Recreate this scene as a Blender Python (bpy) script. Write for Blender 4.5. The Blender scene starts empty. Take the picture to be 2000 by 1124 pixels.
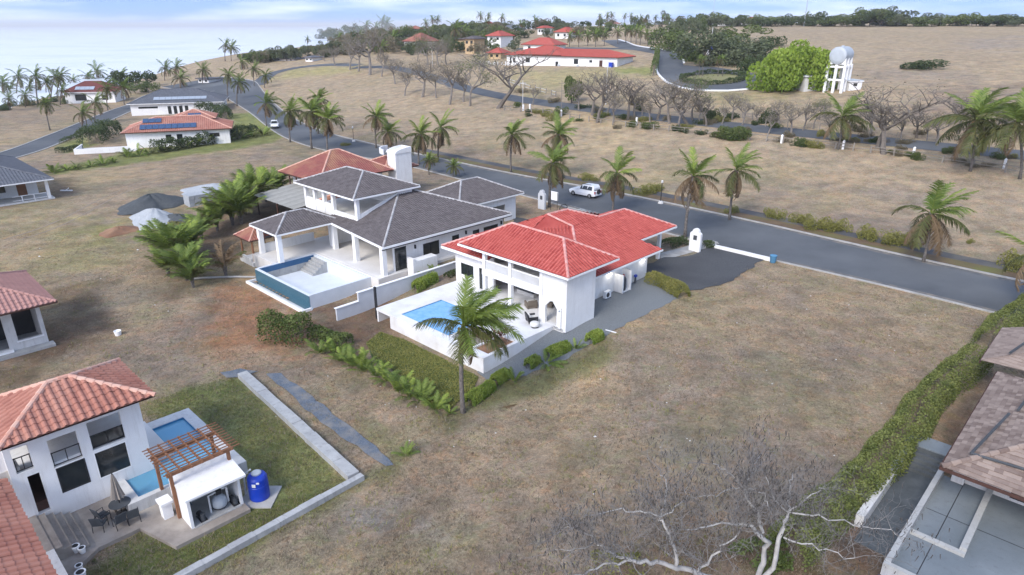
import bpy, bmesh, math, random
import numpy as np
from mathutils import Vector, Matrix, noise as mnoise
sc = bpy.context.scene
R = math.radians
# ---------------------------------------------------------------- camera
FPX, CX, CY, PITCH, HC = 1300.0, 1000.0, 562.0, R(21.5), 24.0
cd = bpy.data.cameras.new('camera'); cam = bpy.data.objects.new('camera', cd)
sc.collection.objects.link(cam); sc.camera = cam
cam.location = (0, 0, HC); cam.rotation_euler = (R(90) - PITCH, 0, 0)
cd.sensor_width = 36; cd.lens = 36 * FPX / 2000; cd.clip_start = 0.5; cd.clip_end = 60000
# ---------------------------------------------------------------- world
SUN_EL, SUN_AZ = R(40), R(-148)          # azimuth from +Y (view direction), clockwise: from behind on the left
w = bpy.data.worlds.new('World'); sc.world = w; w.use_nodes = True
nt = w.node_tree; nt.nodes.clear()
def wn(t): return nt.nodes.new(t)
out = wn('ShaderNodeOutputWorld'); bg = wn('ShaderNodeBackground'); sky = wn('ShaderNodeTexSky')
sky.sky_type = 'NISHITA'; sky.sun_disc = False; sky.sun_elevation = SUN_EL; sky.sun_rotation = SUN_AZ
sky.air_density = 1.0; sky.dust_density = 0.6; sky.ozone_density = 1.6; sky.altitude = 50
tc = wn('ShaderNodeTexCoord')
mp = wn('ShaderNodeMapping'); mp.inputs['Scale'].default_value = (1.0, 1.0, 9.0)
nz = wn('ShaderNodeTexNoise'); nz.inputs['Scale'].default_value = 5.0; nz.inputs['Detail'].default_value = 5; nz.inputs['Roughness'].default_value = .55
nt.links.new(tc.outputs['Generated'], mp.inputs['Vector']); nt.links.new(mp.outputs['Vector'], nz.inputs['Vector'])
rp = wn('ShaderNodeValToRGB'); rp.color_ramp.elements[0].position = .42; rp.color_ramp.elements[1].position = .80
nt.links.new(nz.outputs['Fac'], rp.inputs['Fac'])
mul = wn('ShaderNodeMath'); mul.operation = 'MULTIPLY'; mul.inputs[1].default_value = .8
nt.links.new(rp.outputs['Color'], mul.inputs[0])
tint = wn('ShaderNodeMix'); tint.data_type = 'RGBA'; tint.blend_type = 'MULTIPLY'; tint.inputs['Factor'].default_value = 1.0
tint.inputs['B'].default_value = (1.0, .97, 1.0, 1)
sx = wn('ShaderNodeVectorMath'); sx.operation = 'MULTIPLY_ADD'; sx.inputs[1].default_value = (1, 1, .60); sx.inputs[2].default_value = (0, 0, .55)
sn = wn('ShaderNodeVectorMath'); sn.operation = 'NORMALIZE'
nt.links.new(tc.outputs['Generated'], sx.inputs[0]); nt.links.new(sx.outputs[0], sn.inputs[0]); nt.links.new(sn.outputs[0], sky.inputs['Vector'])
nt.links.new(sky.outputs['Color'], tint.inputs['A'])
mx = wn('ShaderNodeMix'); mx.data_type = 'RGBA'; mx.inputs['B'].default_value = (4.3, 4.35, 4.4, 1)
nt.links.new(mul.outputs[0], mx.inputs['Factor']); nt.links.new(tint.outputs['Result'], mx.inputs['A'])
nt.links.new(mx.outputs['Result'], bg.inputs['Color']); bg.inputs['Strength'].default_value = 0.15
nt.links.new(bg.outputs[0], out.inputs['Surface'])
# ---------------------------------------------------------------- sun (thin cloud: soft)
sd = bpy.data.lights.new('sun', 'SUN'); sd.energy = 1.35; sd.angle = R(22); sd.color = (1.0, .95, .88)
sun = bpy.data.objects.new('sun', sd); sc.collection.objects.link(sun)
sun.rotation_euler = Vector((-math.sin(SUN_AZ) * math.cos(SUN_EL), -math.cos(SUN_AZ) * math.cos(SUN_EL), -math.sin(SUN_EL))).to_track_quat('-Z', 'Y').to_euler()
sc.view_settings.view_transform = 'Standard'; sc.view_settings.look = 'None'
sc.view_settings.exposure = 1.36; sc.view_settings.gamma = 1.0; sc.view_settings.use_curve_mapping = False
# ---------------------------------------------------------------- frames of reference
ROT = R(46); CR, SR = math.cos(ROT), math.sin(ROT)      # the street grid: S runs inland, T along the road to the sea
def W(S, T, z=0.): return Vector((S * CR - T * SR, S * SR + T * CR, z))
def toST(x, y): return x * CR + y * SR, -x * SR + y * CR
def sm(a):
    a = np.clip(a, 0, 1); return a * a * (3 - 2 * a)
COAST = np.array([[-200, 120], [0, 205], [30, 238], [60, 290], [80, 306], [110, 333], [175, 392], [230, 450], [317, 530], [500, 700], [900, 1100], [2500, 2600]], float)
def HT(S, T):
    S = np.asarray(S, float); T = np.asarray(T, float)
    dip = -1.2 * sm((43 - S) / 12) * sm((T - 13) / 14) * (1 - sm((T - 88) / 24))
    q = S - 99; q = np.where(q > 200, q, 12 * np.log1p(np.exp(np.clip(q / 12, -30, 30))))
    hill = 26.5 * (1 - np.exp(-q / 150)) * (1 - .95 * sm((T - 320) / 240)) 
    Tc = np.interp(S, COAST[:, 0], COAST[:, 1])
    return dip + hill - (14 + hill) * sm((T - Tc) / 26)
def H(x, y): return float(HT(*toST(x, y)))
def HW(x, y): return HT(x * CR + y * SR, -x * SR + y * CR)
def ray(u, v):
    x = (u - CX) / FPX; y = -(v - CY) / FPX; c, s = math.cos(PITCH), math.sin(PITCH)
    return np.array([x, c + y * s, -s + y * c])
def G(u, v, dz=0.):
    """point of the terrain that the photograph shows at (u, v)"""
    d = ray(u, v); ts = np.geomspace(20, 3000, 500)
    z = HC + d[2] * ts; h = HW(d[0] * ts, d[1] * ts) + dz
    
    if not (z < h).any():
        i = int(np.argmin(np.abs(ts - 430))); return Vector((d[0] * ts[i], d[1] * ts[i], h[i] - dz))
    i = int(np.argmax(z < h))
    a, b = ts[max(i - 1, 0)], ts[i]
    for _ in range(30):
        m = .5 * (a + b)
        if HC + d[2] * m < float(HW(d[0] * m, d[1] * m)) + dz: b = m
        else: a = m
    return Vector((d[0] * b, d[1] * b, HC + d[2] * b))
def PZ(u, v, z):
    d = ray(u, v); t = (z - HC) / d[2]; return Vector((d[0] * t, d[1] * t, z))
def depth(p): return p[1] * math.cos(PITCH) + (HC - p[2]) * math.sin(PITCH)
def mpp(p): return depth(p) / FPX          # metres per photo pixel
# ---------------------------------------------------------------- materials
MATS = {}
def M(name, c1, c2=None, rough=.85, scale=1.5, tv=0., bump=0., bscale=25., spec=.3, metal=0., contrast=2.2, emit=0., trans=0., c3=None, s3=.12, streak=None):
    m = bpy.data.materials.new(name); m.use_nodes = True; MATS[name] = m
    t = m.node_tree; b = t.nodes['Principled BSDF']; L = t.links.new
    b.inputs['Roughness'].default_value = rough; b.inputs['Specular IOR Level'].default_value = spec; b.inputs['Metallic'].default_value = metal
    c2 = c2 or tuple(x * .72 for x in c1)
    ge = t.nodes.new('ShaderNodeNewGeometry')
    n1 = t.nodes.new('ShaderNodeTexNoise'); n1.inputs['Scale'].default_value = scale; n1.inputs['Detail'].default_value = 8; n1.inputs['Roughness'].default_value = .65
    L(ge.outputs['Position'], n1.inputs['Vector'])
    mr = t.nodes.new('ShaderNodeMapRange'); mr.inputs['From Min'].default_value = .5 - .5 / contrast; mr.inputs['From Max'].default_value = .5 + .5 / contrast
    L(n1.outputs['Fac'], mr.inputs['Value']); fac = mr.outputs['Result']
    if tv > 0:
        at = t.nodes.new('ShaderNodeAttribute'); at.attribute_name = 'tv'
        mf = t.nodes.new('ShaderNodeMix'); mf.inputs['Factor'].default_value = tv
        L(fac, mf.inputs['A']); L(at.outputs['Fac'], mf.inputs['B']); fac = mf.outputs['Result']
    mc = t.nodes.new('ShaderNodeMix'); mc.data_type = 'RGBA'; mc.inputs['A'].default_value = (*c1, 1); mc.inputs['B'].default_value = (*c2, 1)
    L(fac, mc.inputs['Factor']); col = mc.outputs['Result']
    if c3:
        n3 = t.nodes.new('ShaderNodeTexNoise'); n3.inputs['Scale'].default_value = s3; n3.inputs['Detail'].default_value = 5; L(ge.outputs['Position'], n3.inputs['Vector'])
        r3 = t.nodes.new('ShaderNodeMapRange'); r3.inputs['From Min'].default_value = .45; r3.inputs['From Max'].default_value = .7; L(n3.outputs['Fac'], r3.inputs['Value'])
        m3 = t.nodes.new('ShaderNodeMix'); m3.data_type = 'RGBA'; m3.inputs['B'].default_value = (*c3, 1)
        L(r3.outputs['Result'], m3.inputs['Factor']); L(col, m3.inputs['A']); col = m3.outputs['Result']
    if streak:
        mq = t.nodes.new('ShaderNodeMapping'); mq.inputs['Scale'].default_value = (2.2, 2.2, .22); L(ge.outputs['Position'], mq.inputs['Vector'])
        n4 = t.nodes.new('ShaderNodeTexNoise'); n4.inputs['Scale'].default_value = 1.6; n4.inputs['Detail'].default_value = 6; n4.inputs['Roughness'].default_value = .7; L(mq.outputs['Vector'], n4.inputs['Vector'])
        r4 = t.nodes.new('ShaderNodeMapRange'); r4.inputs['From Min'].default_value = .52; r4.inputs['From Max'].default_value = .78; r4.inputs['To Max'].default_value = .8; L(n4.outputs['Fac'], r4.inputs['Value'])
        m4 = t.nodes.new('ShaderNodeMix'); m4.data_type = 'RGBA'; m4.inputs['B'].default_value = (*streak, 1); L(r4.outputs['Result'], m4.inputs['Factor']); L(col, m4.inputs['A']); col = m4.outputs['Result']
    L(col, b.inputs['Base Color'])
    if bump > 0:
        n2 = t.nodes.new('ShaderNodeTexNoise'); n2.inputs['Scale'].default_value = bscale; n2.inputs['Detail'].default_value = 6; L(ge.outputs['Position'], n2.inputs['Vector'])
        bp = t.nodes.new('ShaderNodeBump'); bp.inputs['Strength'].default_value = bump; bp.inputs['Distance'].default_value = .05
        L(n2.outputs['Fac'], bp.inputs['Height']); L(bp.outputs['Normal'], b.inputs['Normal'])
    if emit: b.inputs['Emission Color'].default_value = (*c1, 1); b.inputs['Emission Strength'].default_value = emit
    if trans:
        tb = t.nodes.new('ShaderNodeBsdfTranslucent'); L(col, tb.inputs['Color'])
        ms = t.nodes.new('ShaderNodeMixShader'); ms.inputs['Fac'].default_value = trans
        L(b.outputs[0], ms.inputs[1]); L(tb.outputs[0], ms.inputs[2]); L(ms.outputs[0], t.nodes['Material Output'].inputs['Surface'])
    return m
WHITE = M('white_stucco', (.80, .80, .79), (.72, .72, .71), scale=.9, bump=.15, bscale=30, c3=(.70, .69, .67), s3=.5, streak=(.58, .56, .53))
TRIM = M('white_trim', (.82, .82, .81), (.76, .76, .75), rough=.6)
OFFW = M('aged_plaster', (.64, .63, .61), (.50, .50, .49), scale=1.2, bump=.2, streak=(.34, .32, .29))
CONC = M('concrete', (.44, .44, .43), (.30, .31, .31), scale=1.5, bump=.3, streak=(.20, .19, .18), c3=(.30, .30, .30), s3=.6)
CONCB = M('pale_block_wall', (.55, .57, .60), (.47, .49, .52), scale=.8, bump=.2)
TERR = M('terrace_tile', (.70, .68, .65), (.60, .58, .55), rough=.5, scale=.7)
STONE = M('stamped_stone', (.33, .29, .25), (.21, .18, .155), scale=1.4, bump=.4, bscale=6, c3=(.40, .36, .31), s3=.5)
SLATE = M('grey_terrace', (.165, .19, .205), (.125, .148, .163), rough=.8, bump=.2, scale=.7, c3=(.21, .235, .25), s3=.35, streak=(.12, .13, .14))
ASPH = M('asphalt', (.092, .100, .110), (.068, .074, .080), scale=.35, bump=.25, bscale=40, c3=(.125, .132, .138), s3=.07)
ASPHD = M('dark_footpath', (.085, .085, .09), (.055, .055, .058), scale=.8, bump=.3, c3=(.14, .13, .11), s3=.3)
KERB = M('kerb', (.42, .41, .39), (.26, .25, .23), scale=1.2, bump=.3)
GRAVD = M('dark_gravel', (.05, .052, .055), (.095, .097, .10), scale=14, bump=.8, bscale=22, contrast=4, c3=(.055, .056, .06), s3=.2)
GRAVG = M('grey_gravel', (.22, .235, .24), (.11, .12, .125), scale=14, bump=.8, bscale=22, contrast=3)
GRAVB = M('blue_gravel', (.15, .175, .21), (.08, .10, .125), scale=9, bump=.8, bscale=18, contrast=3, c3=(.22, .21, .195), s3=.9)
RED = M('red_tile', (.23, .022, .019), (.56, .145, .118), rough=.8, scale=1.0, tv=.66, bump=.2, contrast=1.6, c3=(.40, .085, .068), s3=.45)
REDCAP = M('red_ridge_tile', (.50, .17, .14), (.66, .42, .38), scale=2, tv=.5)
DARKR = M('dark_tile', (.066, .056, .056), (.175, .156, .154), rough=.8, scale=1.5, tv=.6, bump=.1)
DARKCAP = M('dark_ridge_tile', (.26, .25, .25), (.50, .49, .48), scale=3, tv=.6)
MAROON = M('maroon_tile', (.20, .065, .055), (.13, .045, .04), tv=.5)
TERRA = M('terracotta_tile', (.43, .195, .140), (.28, .112, .082), rough=.8, scale=.8, tv=.6, bump=.15, c3=(.42, .21, .155), s3=.4)
TERRACAP = M('terracotta_ridge', (.52, .25, .18), (.62, .42, .33), scale=2, tv=.5)
OLDRED = M('weathered_red_tile', (.30, .105, .085), (.19, .07, .06), rough=.85, scale=1.2, tv=.55, c3=(.33, .17, .105), s3=.5)
SHING = M('brown_shingle', (.33, .26, .215), (.12, .082, .068), rough=.9, scale=1.0, tv=.7, bump=.3)
GREYR = M('grey_tile', (.145, .155, .175), (.085, .09, .105), rough=.8, scale=1.5, tv=.6)
PINKR = M('pink_red_tile', (.42, .235, .20), (.31, .165, .145), rough=.85, scale=.8, tv=.5)
FARRED = M('red_metal_roof', (.43, .10, .075), (.34, .075, .06), scale=.5, tv=.4)
GLASS = M('dark_glass', (.012, .016, .018), (.03, .035, .036), rough=.08, spec=.6, scale=.6)
SOFF = M('soffit', (.55, .53, .48), (.45, .43, .39))
WOOD = M('brown_wood', (.28, .135, .070), (.17, .080, .045), scale=3, tv=.3)
WOODG = M('grey_wood', (.30, .27, .23), (.19, .17, .145), scale=3, tv=.3)
DKWOOD = M('dark_wood', (.085, .04, .03), (.05, .026, .02), scale=3)
BLACK = M('black_metal', (.018, .018, .02), (.03, .03, .033), rough=.45)
DGREY = M('dark_grey_fabric', (.075, .082, .09), (.05, .055, .06), rough=.8)
WICK = M('wicker', (.21, .18, .145), (.12, .10, .08), scale=20, bump=.6)
CUSH = M('pale_cushion', (.66, .65, .62), (.56, .55, .52))
BLUEW = M('pool_water', (.13, .34, .62), (.24, .47, .72), rough=.06, spec=.5, scale=1.6, bump=.35, bscale=3)
BLUEP = M('pool_tile_blue', (.045, .25, .46), (.03, .18, .36), rough=.3, scale=3)
BLUEPALE = M('pale_pool_plaster', (.42, .56, .70), (.36, .49, .62), scale=1)
TEALT = M('teal_mosaic', (.030, .085, .125), (.060, .145, .19), rough=.3, scale=9, contrast=3)
TANKB = M('blue_tank', (.006, .045, .42), (.006, .035, .33), rough=.35, spec=.5)
STEEL = M('galvanised', (.42, .46, .49), (.34, .37, .40), rough=.5, scale=.6)
PIPE = M('white_pipe', (.76, .76, .74), rough=.4)
REDP = M('red_paint', (.45, .03, .03), rough=.4)
ORANGE = M('orange_plastic', (.65, .10, .03), rough=.5)
CARW = M('car_white', (.78, .79, .80), (.74, .75, .76), rough=.25, spec=.6)
TYRE = M('tyre', (.02, .02, .021), (.03, .03, .03))
RIM = M('wheel_rim', (.35, .35, .36), rough=.35, metal=.6)
CANV = M('taupe_canvas', (.31, .275, .24), (.24, .21, .185), scale=4)
SOIL = M('bare_soil', (.25, .13, .075), (.15, .085, .055), scale=2, bump=.5, c3=(.32, .19, .11), s3=.5)
LAWN = M('green_groundcover', (.075, .115, .026), (.045, .075, .020), scale=3, bump=1.0, bscale=9, c3=(.12, .15, .04), s3=.25)
SOLAR = M('solar_panel', (.030, .075, .16), (.02, .05, .12), rough=.25, spec=.5, scale=2)
SOLARG = M('grey_solar_panel', (.33, .37, .42), (.27, .31, .36), rough=.3)
SAND = M('dark_sand', (.055, .062, .066), (.085, .092, .095), scale=3, bump=.4, bscale=20)
CRUSH = M('crushed_rock', (.40, .42, .44), (.28, .30, .31), scale=3, bump=.7, bscale=10)
BEIGE = M('beige_stucco', (.52, .38, .22), (.44, .31, .18))
LAMP = M('lit_lamp', (1, .97, .92), emit=4.)
# foliage
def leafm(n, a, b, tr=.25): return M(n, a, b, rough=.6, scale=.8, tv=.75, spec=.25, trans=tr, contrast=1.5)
PGREEN = leafm('palm_green', (.075, .135, .025), (.20, .25, .055))
POLIVE = leafm('palm_olive', (.055, .080, .022), (.135, .13, .045))
PBROWN = leafm('palm_dry', (.12, .080, .045), (.22, .155, .09))
PBRIGHT = leafm('palm_bright', (.12, .20, .03), (.30, .36, .07))
LDARK = leafm('leaf_dark', (.030, .052, .018), (.085, .115, .038))
LMID = leafm('leaf_mid', (.055, .090, .022), (.145, .175, .05))
LBRIGHT = leafm('leaf_bright', (.09, .155, .018), (.26, .31, .05))
LYEL = leafm('leaf_yellow_green', (.15, .16, .035), (.30, .28, .085))
LDRY = leafm('leaf_dry', (.13, .11, .065), (.23, .195, .12))
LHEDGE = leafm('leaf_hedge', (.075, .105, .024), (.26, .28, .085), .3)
LTREE = leafm('leaf_lime', (.14, .24, .025), (.34, .42, .07), .4)
LRED = leafm('leaf_maroon', (.085, .020, .022), (.20, .055, .05))
LFAR = leafm('leaf_far', (.065, .085, .045), (.15, .17, .085))
TWIGM = M('grey_twigs', (.24, .228, .215), (.12, .112, .105), scale=2)
BARK = M('grey_bark', (.25, .225, .20), (.14, .122, .105), scale=4, bump=.5)
BARKD = M('dark_bark', (.175, .152, .13), (.10, .086, .072), scale=4, bump=.5)
BARKW = M('bleached_bark', (.46, .45, .43), (.28, .27, .26), scale=3, bump=.4)
TRUNK = M('palm_trunk', (.20, .18, .16), (.075, .066, .06), scale=5, bump=.8, bscale=9, contrast=3)
BOOT = M('palm_boots', (.36, .33, .30), (.16, .135, .115), scale=6, bump=.6, tv=.5)
POD = M('dark_pods', (.038, .034, .032), (.075, .066, .058), tv=.5)
# ---------------------------------------------------------------- mesh building
C = sc.collection
def tag(o, label=None, cat=None, group=None, kind=None):
    if label: o['label'] = label
    if cat: o['category'] = cat
    if group: o['group'] = group
    if kind: o['kind'] = kind
    return o
def link(o, parent=None):
    C.objects.link(o)
    if parent is not None: o.parent = parent
    return o
def thing(name, label, cat, loc=(0, 0, 0), rz=0., group=None):
    o = bpy.data.objects.new(name, None); link(o); o.location = loc; o.rotation_euler = (0, 0, rz); o.empty_display_size = .3
    return tag(o, label, cat, group)
rnd = random.Random(7)
class MB:
    def __init__(s): s.v = []; s.f = []; s.t = []
    def add(s, vs, fs, tv=None):
        n = len(s.v); s.v.extend([tuple(p) for p in vs])
        for f in fs: s.f.append(tuple(i + n for i in f)); s.t.append(rnd.random() if tv is None else tv)
        return s
    def box(s, x0, x1, y0, y1, z0, z1, tv=None):
        tv = rnd.random() if tv is None else tv
        x0, x1 = min(x0, x1), max(x0, x1); y0, y1 = min(y0, y1), max(y0, y1); z0, z1 = min(z0, z1), max(z0, z1)
        return s.add([(x0, y0, z0), (x1, y0, z0), (x1, y1, z0), (x0, y1, z0), (x0, y0, z1), (x1, y0, z1), (x1, y1, z1), (x0, y1, z1)],
                     [(0, 3, 2, 1), (4, 5, 6, 7), (0, 1, 5, 4), (1, 2, 6, 5), (2, 3, 7, 6), (3, 0, 4, 7)], tv)
    def poly(s, pts, tv=None): return s.add(pts, [tuple(range(len(pts)))], tv)
    def prism(s, pts, z0, z1):          # pts counter-clockwise (x, y)
        n = len(pts); f = [tuple(reversed(range(n))), tuple(range(n, 2 * n))] + [(i, (i + 1) % n, n + (i + 1) % n, n + i) for i in range(n)]
        return s.add([(x, y, z0) for x, y in pts] + [(x, y, z1) for x, y in pts], f)
    def ext(s, pts, d):                 # extrude any planar loop along d
        n = len(pts); d = Vector(d); f = [tuple(reversed(range(n))), tuple(range(n, 2 * n))] + [(i, (i + 1) % n, n + (i + 1) % n, n + i) for i in range(n)]
        return s.add(list(pts) + [Vector(p) + d for p in pts], f)
    def tube(s, path, rad, n=6, tv=None, cap=True):
        path = [Vector(p) for p in path]
        if not hasattr(rad, '__len__'): rad = [rad] * len(path)
        vs = []; fs = []; up = Vector((.31, .17, .93)); tv = rnd.random() if tv is None else tv
        for i, p in enumerate(path):
            d = (path[min(i + 1, len(path) - 1)] - path[max(i - 1, 0)])
            if d.length < 1e-9: d = Vector((0, 0, 1))
            d.normalize(); a = d.cross(up)
            if a.length < .15: a = d.cross(Vector((1, .2, 0)))
            a.normalize(); b = d.cross(a)
            for k in range(n):
                an = 2 * math.pi * k / n; vs.append(p + (a * math.cos(an) + b * math.sin(an)) * rad[i])
        for i in range(len(path) - 1):
            for k in range(n): fs.append((i * n + k, (i + 1) * n + k, (i + 1) * n + (k + 1) % n, i * n + (k + 1) % n))
        if cap: fs.append(tuple(range(n))); fs.append(tuple(reversed(range((len(path) - 1) * n, len(path) * n))))
        return s.add(vs, fs, tv)
    def cyl(s, p0, p1, r0, r1=None, n=12): return s.tube([p0, p1], [r0, r0 if r1 is None else r1], n)
    def lathe(s, c, prof, n=16):
        vs = []; fs = []
        for r, z in prof:
            for k in range(n): a = 2 * math.pi * k / n; vs.append((c[0] + r * math.cos(a), c[1] + r * math.sin(a), c[2] + z))
        for i in range(len(prof) - 1):
            for k in range(n): fs.append((i * n + k, i * n + (k + 1) % n, (i + 1) * n + (k + 1) % n, (i + 1) * n + k))
        fs.append(tuple(reversed(range(n)))); fs.append(tuple(range((len(prof) - 1) * n, len(prof) * n)))
        return s.add(vs, fs)
    def wall(s, ax, c, th, a0, a1, z0, z1, ops=()):
        xs = sorted({a0, a1, *[min(max(o[i], a0), a1) for o in ops for i in (0, 1)]})
        for p, q in zip(xs, xs[1:]):
            if q - p < 1e-4: continue
            cut = sorted((o[2], o[3]) for o in ops if o[0] < (p + q) / 2 < o[1]); z = z0
            for lo, hi in cut + [(z1, z1)]:
                if lo - z > 1e-4:
                    if ax == 'S': s.box(c, c + th, p, q, z, lo, .5)
                    else: s.box(p, q, c, c + th, z, lo, .5)
                z = max(z, hi)
        return s
    def mesh(s, name, mats, off=None, smooth=False):
        me = bpy.data.meshes.new(name)
        v = np.array(s.v, float).reshape(-1, 3)
        if off is not None: v = v - np.array(off)
        me.from_pydata(v.tolist(), [], s.f)
        if smooth: me.shade_smooth()
        a = me.attributes.new('tv', 'FLOAT', 'FACE'); a.data.foreach_set('value', np.array(s.t, 'f'))
        for m in (mats if isinstance(mats, (list, tuple)) else [mats]): me.materials.append(m)
        return me
def ob(name, mb, mat, parent=None, label=None, cat=None, group=None, kind=None, smooth=False, off=None, loc=None, rz=None):
    me = mb if isinstance(mb, bpy.types.Mesh) else mb.mesh(name, mat, off, smooth)
    o = bpy.data.objects.new(name, me); link(o, parent)
    if loc is not None: o.location = loc
    if rz is not None: o.rotation_euler = (0, 0, rz)
    return tag(o, label, cat, group, kind)
def quads(name, V, tv, mat):            # V (n,4,3): n loose quads
    n = len(V); me = bpy.data.meshes.new(name); me.vertices.add(4 * n); me.loops.add(4 * n); me.polygons.add(n)
    me.vertices.foreach_set('co', np.asarray(V, 'f').ravel()); me.loops.foreach_set('vertex_index', np.arange(4 * n, dtype='i'))
    me.polygons.foreach_set('loop_start', np.arange(0, 4 * n, 4, dtype='i'))
    me.update(calc_edges=True); me.validate()
    a = me.attributes.new('tv', 'FLOAT', 'FACE'); a.data.foreach_set('value', np.asarray(tv, 'f')); me.materials.append(mat)
    return me
def leaves(P, size, rng, up=.5, aspect=.55):   # leaf quads at points P
    n = len(P); d = rng.normal(size=(n, 3)); d[:, 2] = np.abs(d[:, 2]) * up; d /= np.linalg.norm(d, axis=1)[:, None]
    e = rng.normal(size=(n, 3)); e = np.cross(d, e); e /= np.linalg.norm(e, axis=1)[:, None]
    L = (size * rng.uniform(.6, 1.3, n))[:, None]; a = d * L; b = e * L * aspect * .5
    return np.stack([P - a * .5, P + b, P + a * .5, P - b], 1)
# tiles on one convex roof plane
PROF = [(0, 0), (.12, .72), (.32, 1), (.52, .72), (.64, 0), (1, 0)]
PROF3 = [(0, 0), (.3, 1), (.6, 0), (1, 0)]
FLAT = [(0, 0), (1, 0)]
def roofface(mb, pts, pitch=.34, row=.4, h=.07, lift=.03, prof=PROF, tiles=None, stagger=False):
    pts = [Vector(p) for p in pts]; n = Vector((0, 0, 0))
    for i in range(len(pts)): a, b = pts[i], pts[(i + 1) % len(pts)]; n += a.cross(b)
    n.normalize()
    if n.z < 0: n = -n
    v = Vector((0, 0, 1)) - n * n.z; v = v.normalized() if v.length > 1e-4 else Vector((0, 1, 0)); u = v.cross(n)
    o = pts[0]; q = [((p - o).dot(u), (p - o).dot(v)) for p in pts]
    umin = min(a for a, b in q); umax = max(a for a, b in q); vmin = min(b for a, b in q); vmax = max(b for a, b in q)
    def rng(x):
        x = min(max(x, umin + 1e-5), umax - 1e-5); r = []
        for i in range(len(q)):
            (a, b), (c, d) = q[i], q[(i + 1) % len(q)]
            if (a - x) * (c - x) <= 0 and abs(a - c) > 1e-9: r.append(b + (d - b) * (x - a) / (c - a))
        return (min(r), max(r)) if r else (0, 0)
    if mb is not None: mb.poly([p - n * .015 for p in pts], .15)
    nc = max(1, int(round((umax - umin) / pitch))); pw = (umax - umin) / nc; nr = int(math.ceil((vmax - vmin) / row)); cache = {}
    def R_(x):
        k = round(x, 4)
        if k not in cache: cache[k] = rng(k)
        return cache[k]
    for j in range(nr):
        sh = pw * .5 if stagger and j % 2 else 0
        for i in range(-1 if sh else 0, nc):
            va, vb = vmin + j * row, vmin + (j + 1) * row + .03; vs = []; ok = False; full = True
            for fu, fh in prof:
                x = min(max(umin + i * pw + fu * pw + sh, umin), umax); lo, hi = R_(x); y0 = min(max(va, lo), hi); y1 = min(max(vb, lo), hi)
                if y1 - y0 > .02: ok = True
                if y1 - y0 < vb - va - .001: full = False
                vs.append(o + u * x + v * y0 + n * (fh * h + lift)); vs.append(o + u * x + v * y1 + n * (fh * h))
            if not ok: continue
            jt = n * rnd.uniform(-.012, .012) + v * rnd.uniform(-.012, .012); vs = [p + jt for p in vs]
            fs = [(2 * k, 2 * k + 2, 2 * k + 3, 2 * k + 1) for k in range(len(prof) - 1)]; r = rnd.random()
            # a front lip so that the course reads as a tile of some thickness
            m0 = len(vs); vs += [vs[2 * k] - n * (lift * .9) for k in range(len(prof))]
            fs += [(m0 + k, m0 + k + 1, 2 * k + 2, 2 * k) for k in range(len(prof) - 1)]
            if tiles is not None: tiles.append((vs, fs, r))
            else:
                for k, f in enumerate(fs):
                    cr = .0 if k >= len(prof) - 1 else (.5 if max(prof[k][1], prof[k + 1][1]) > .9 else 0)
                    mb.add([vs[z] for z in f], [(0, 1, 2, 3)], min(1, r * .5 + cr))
def ridge(mb, p0, p1, r=.14, seg=.42):
    p0, p1 = Vector(p0), Vector(p1); d = p1 - p0; L = d.length; d.normalize(); a = d.cross(Vector((0, 0, 1))).normalized(); b = a.cross(d)
    k = max(1, int(L / seg))
    for i in range(k):
        t = rnd.random(); vs = []
        for e, rr in ((0, 1.12), (1, .92)):
            c = p0 + d * (L * (i + e * 1.04) / k)
            for an in (0, 45, 90, 135, 180): vs.append(c + (a * math.cos(R(an)) + b * math.sin(R(an))) * r * rr)
        mb.add(vs, [(m, m + 1, m + 6, m + 5) for m in range(4)] + [(0, 1, 2, 3, 4)], t)
class Hs:
    """a building: an Empty with its parts, laid out in street-grid coordinates"""
    def __init__(s, name, label, cat, S0, T0, z0=0., group=None, abs_=True, rot=None):
        s.e = thing(name, label, cat, W(S0, T0, z0), ROT if rot is None else rot, group); s.o = (S0, T0, z0) if abs_ else None
    def part(s, name, mb, mat, parent=None, **k): return ob(name, mb, mat, parent or s.e, off=s.o, **k)
    def window(s, ax, c, a0, a1, z0, z1, out=-1, mull=1, frame=None, deep=.07, parent=None):
        f = .06; m = MB(); g = MB(); q = c + out * .012; i = c - out * deep
        def bx(mb, p, r, za, zb, c0, c1):
            if ax == 'S': mb.box(c0, c1, p, r, za, zb)
            else: mb.box(p, r, c0, c1, za, zb)
        bx(m, a0, a0 + f, z0, z1, q, i); bx(m, a1 - f, a1, z0, z1, q, i); bx(m, a0 + f, a1 - f, z0, z0 + f, q, i); bx(m, a0 + f, a1 - f, z1 - f, z1, q, i)
        for k in range(1, mull + 1):
            x = a0 + (a1 - a0) * k / (mull + 1); bx(m, x - f / 2, x + f / 2, z0 + f, z1 - f, q - out * .004, i)
        o = s.part('window', m, frame or BLACK, parent); bx(g, a0 + f * .5, a1 - f * .5, z0 + f * .5, z1 - f * .5, c - out * .035, c - out * .055)
        s.part('pane', g, GLASS, o); return o
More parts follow.
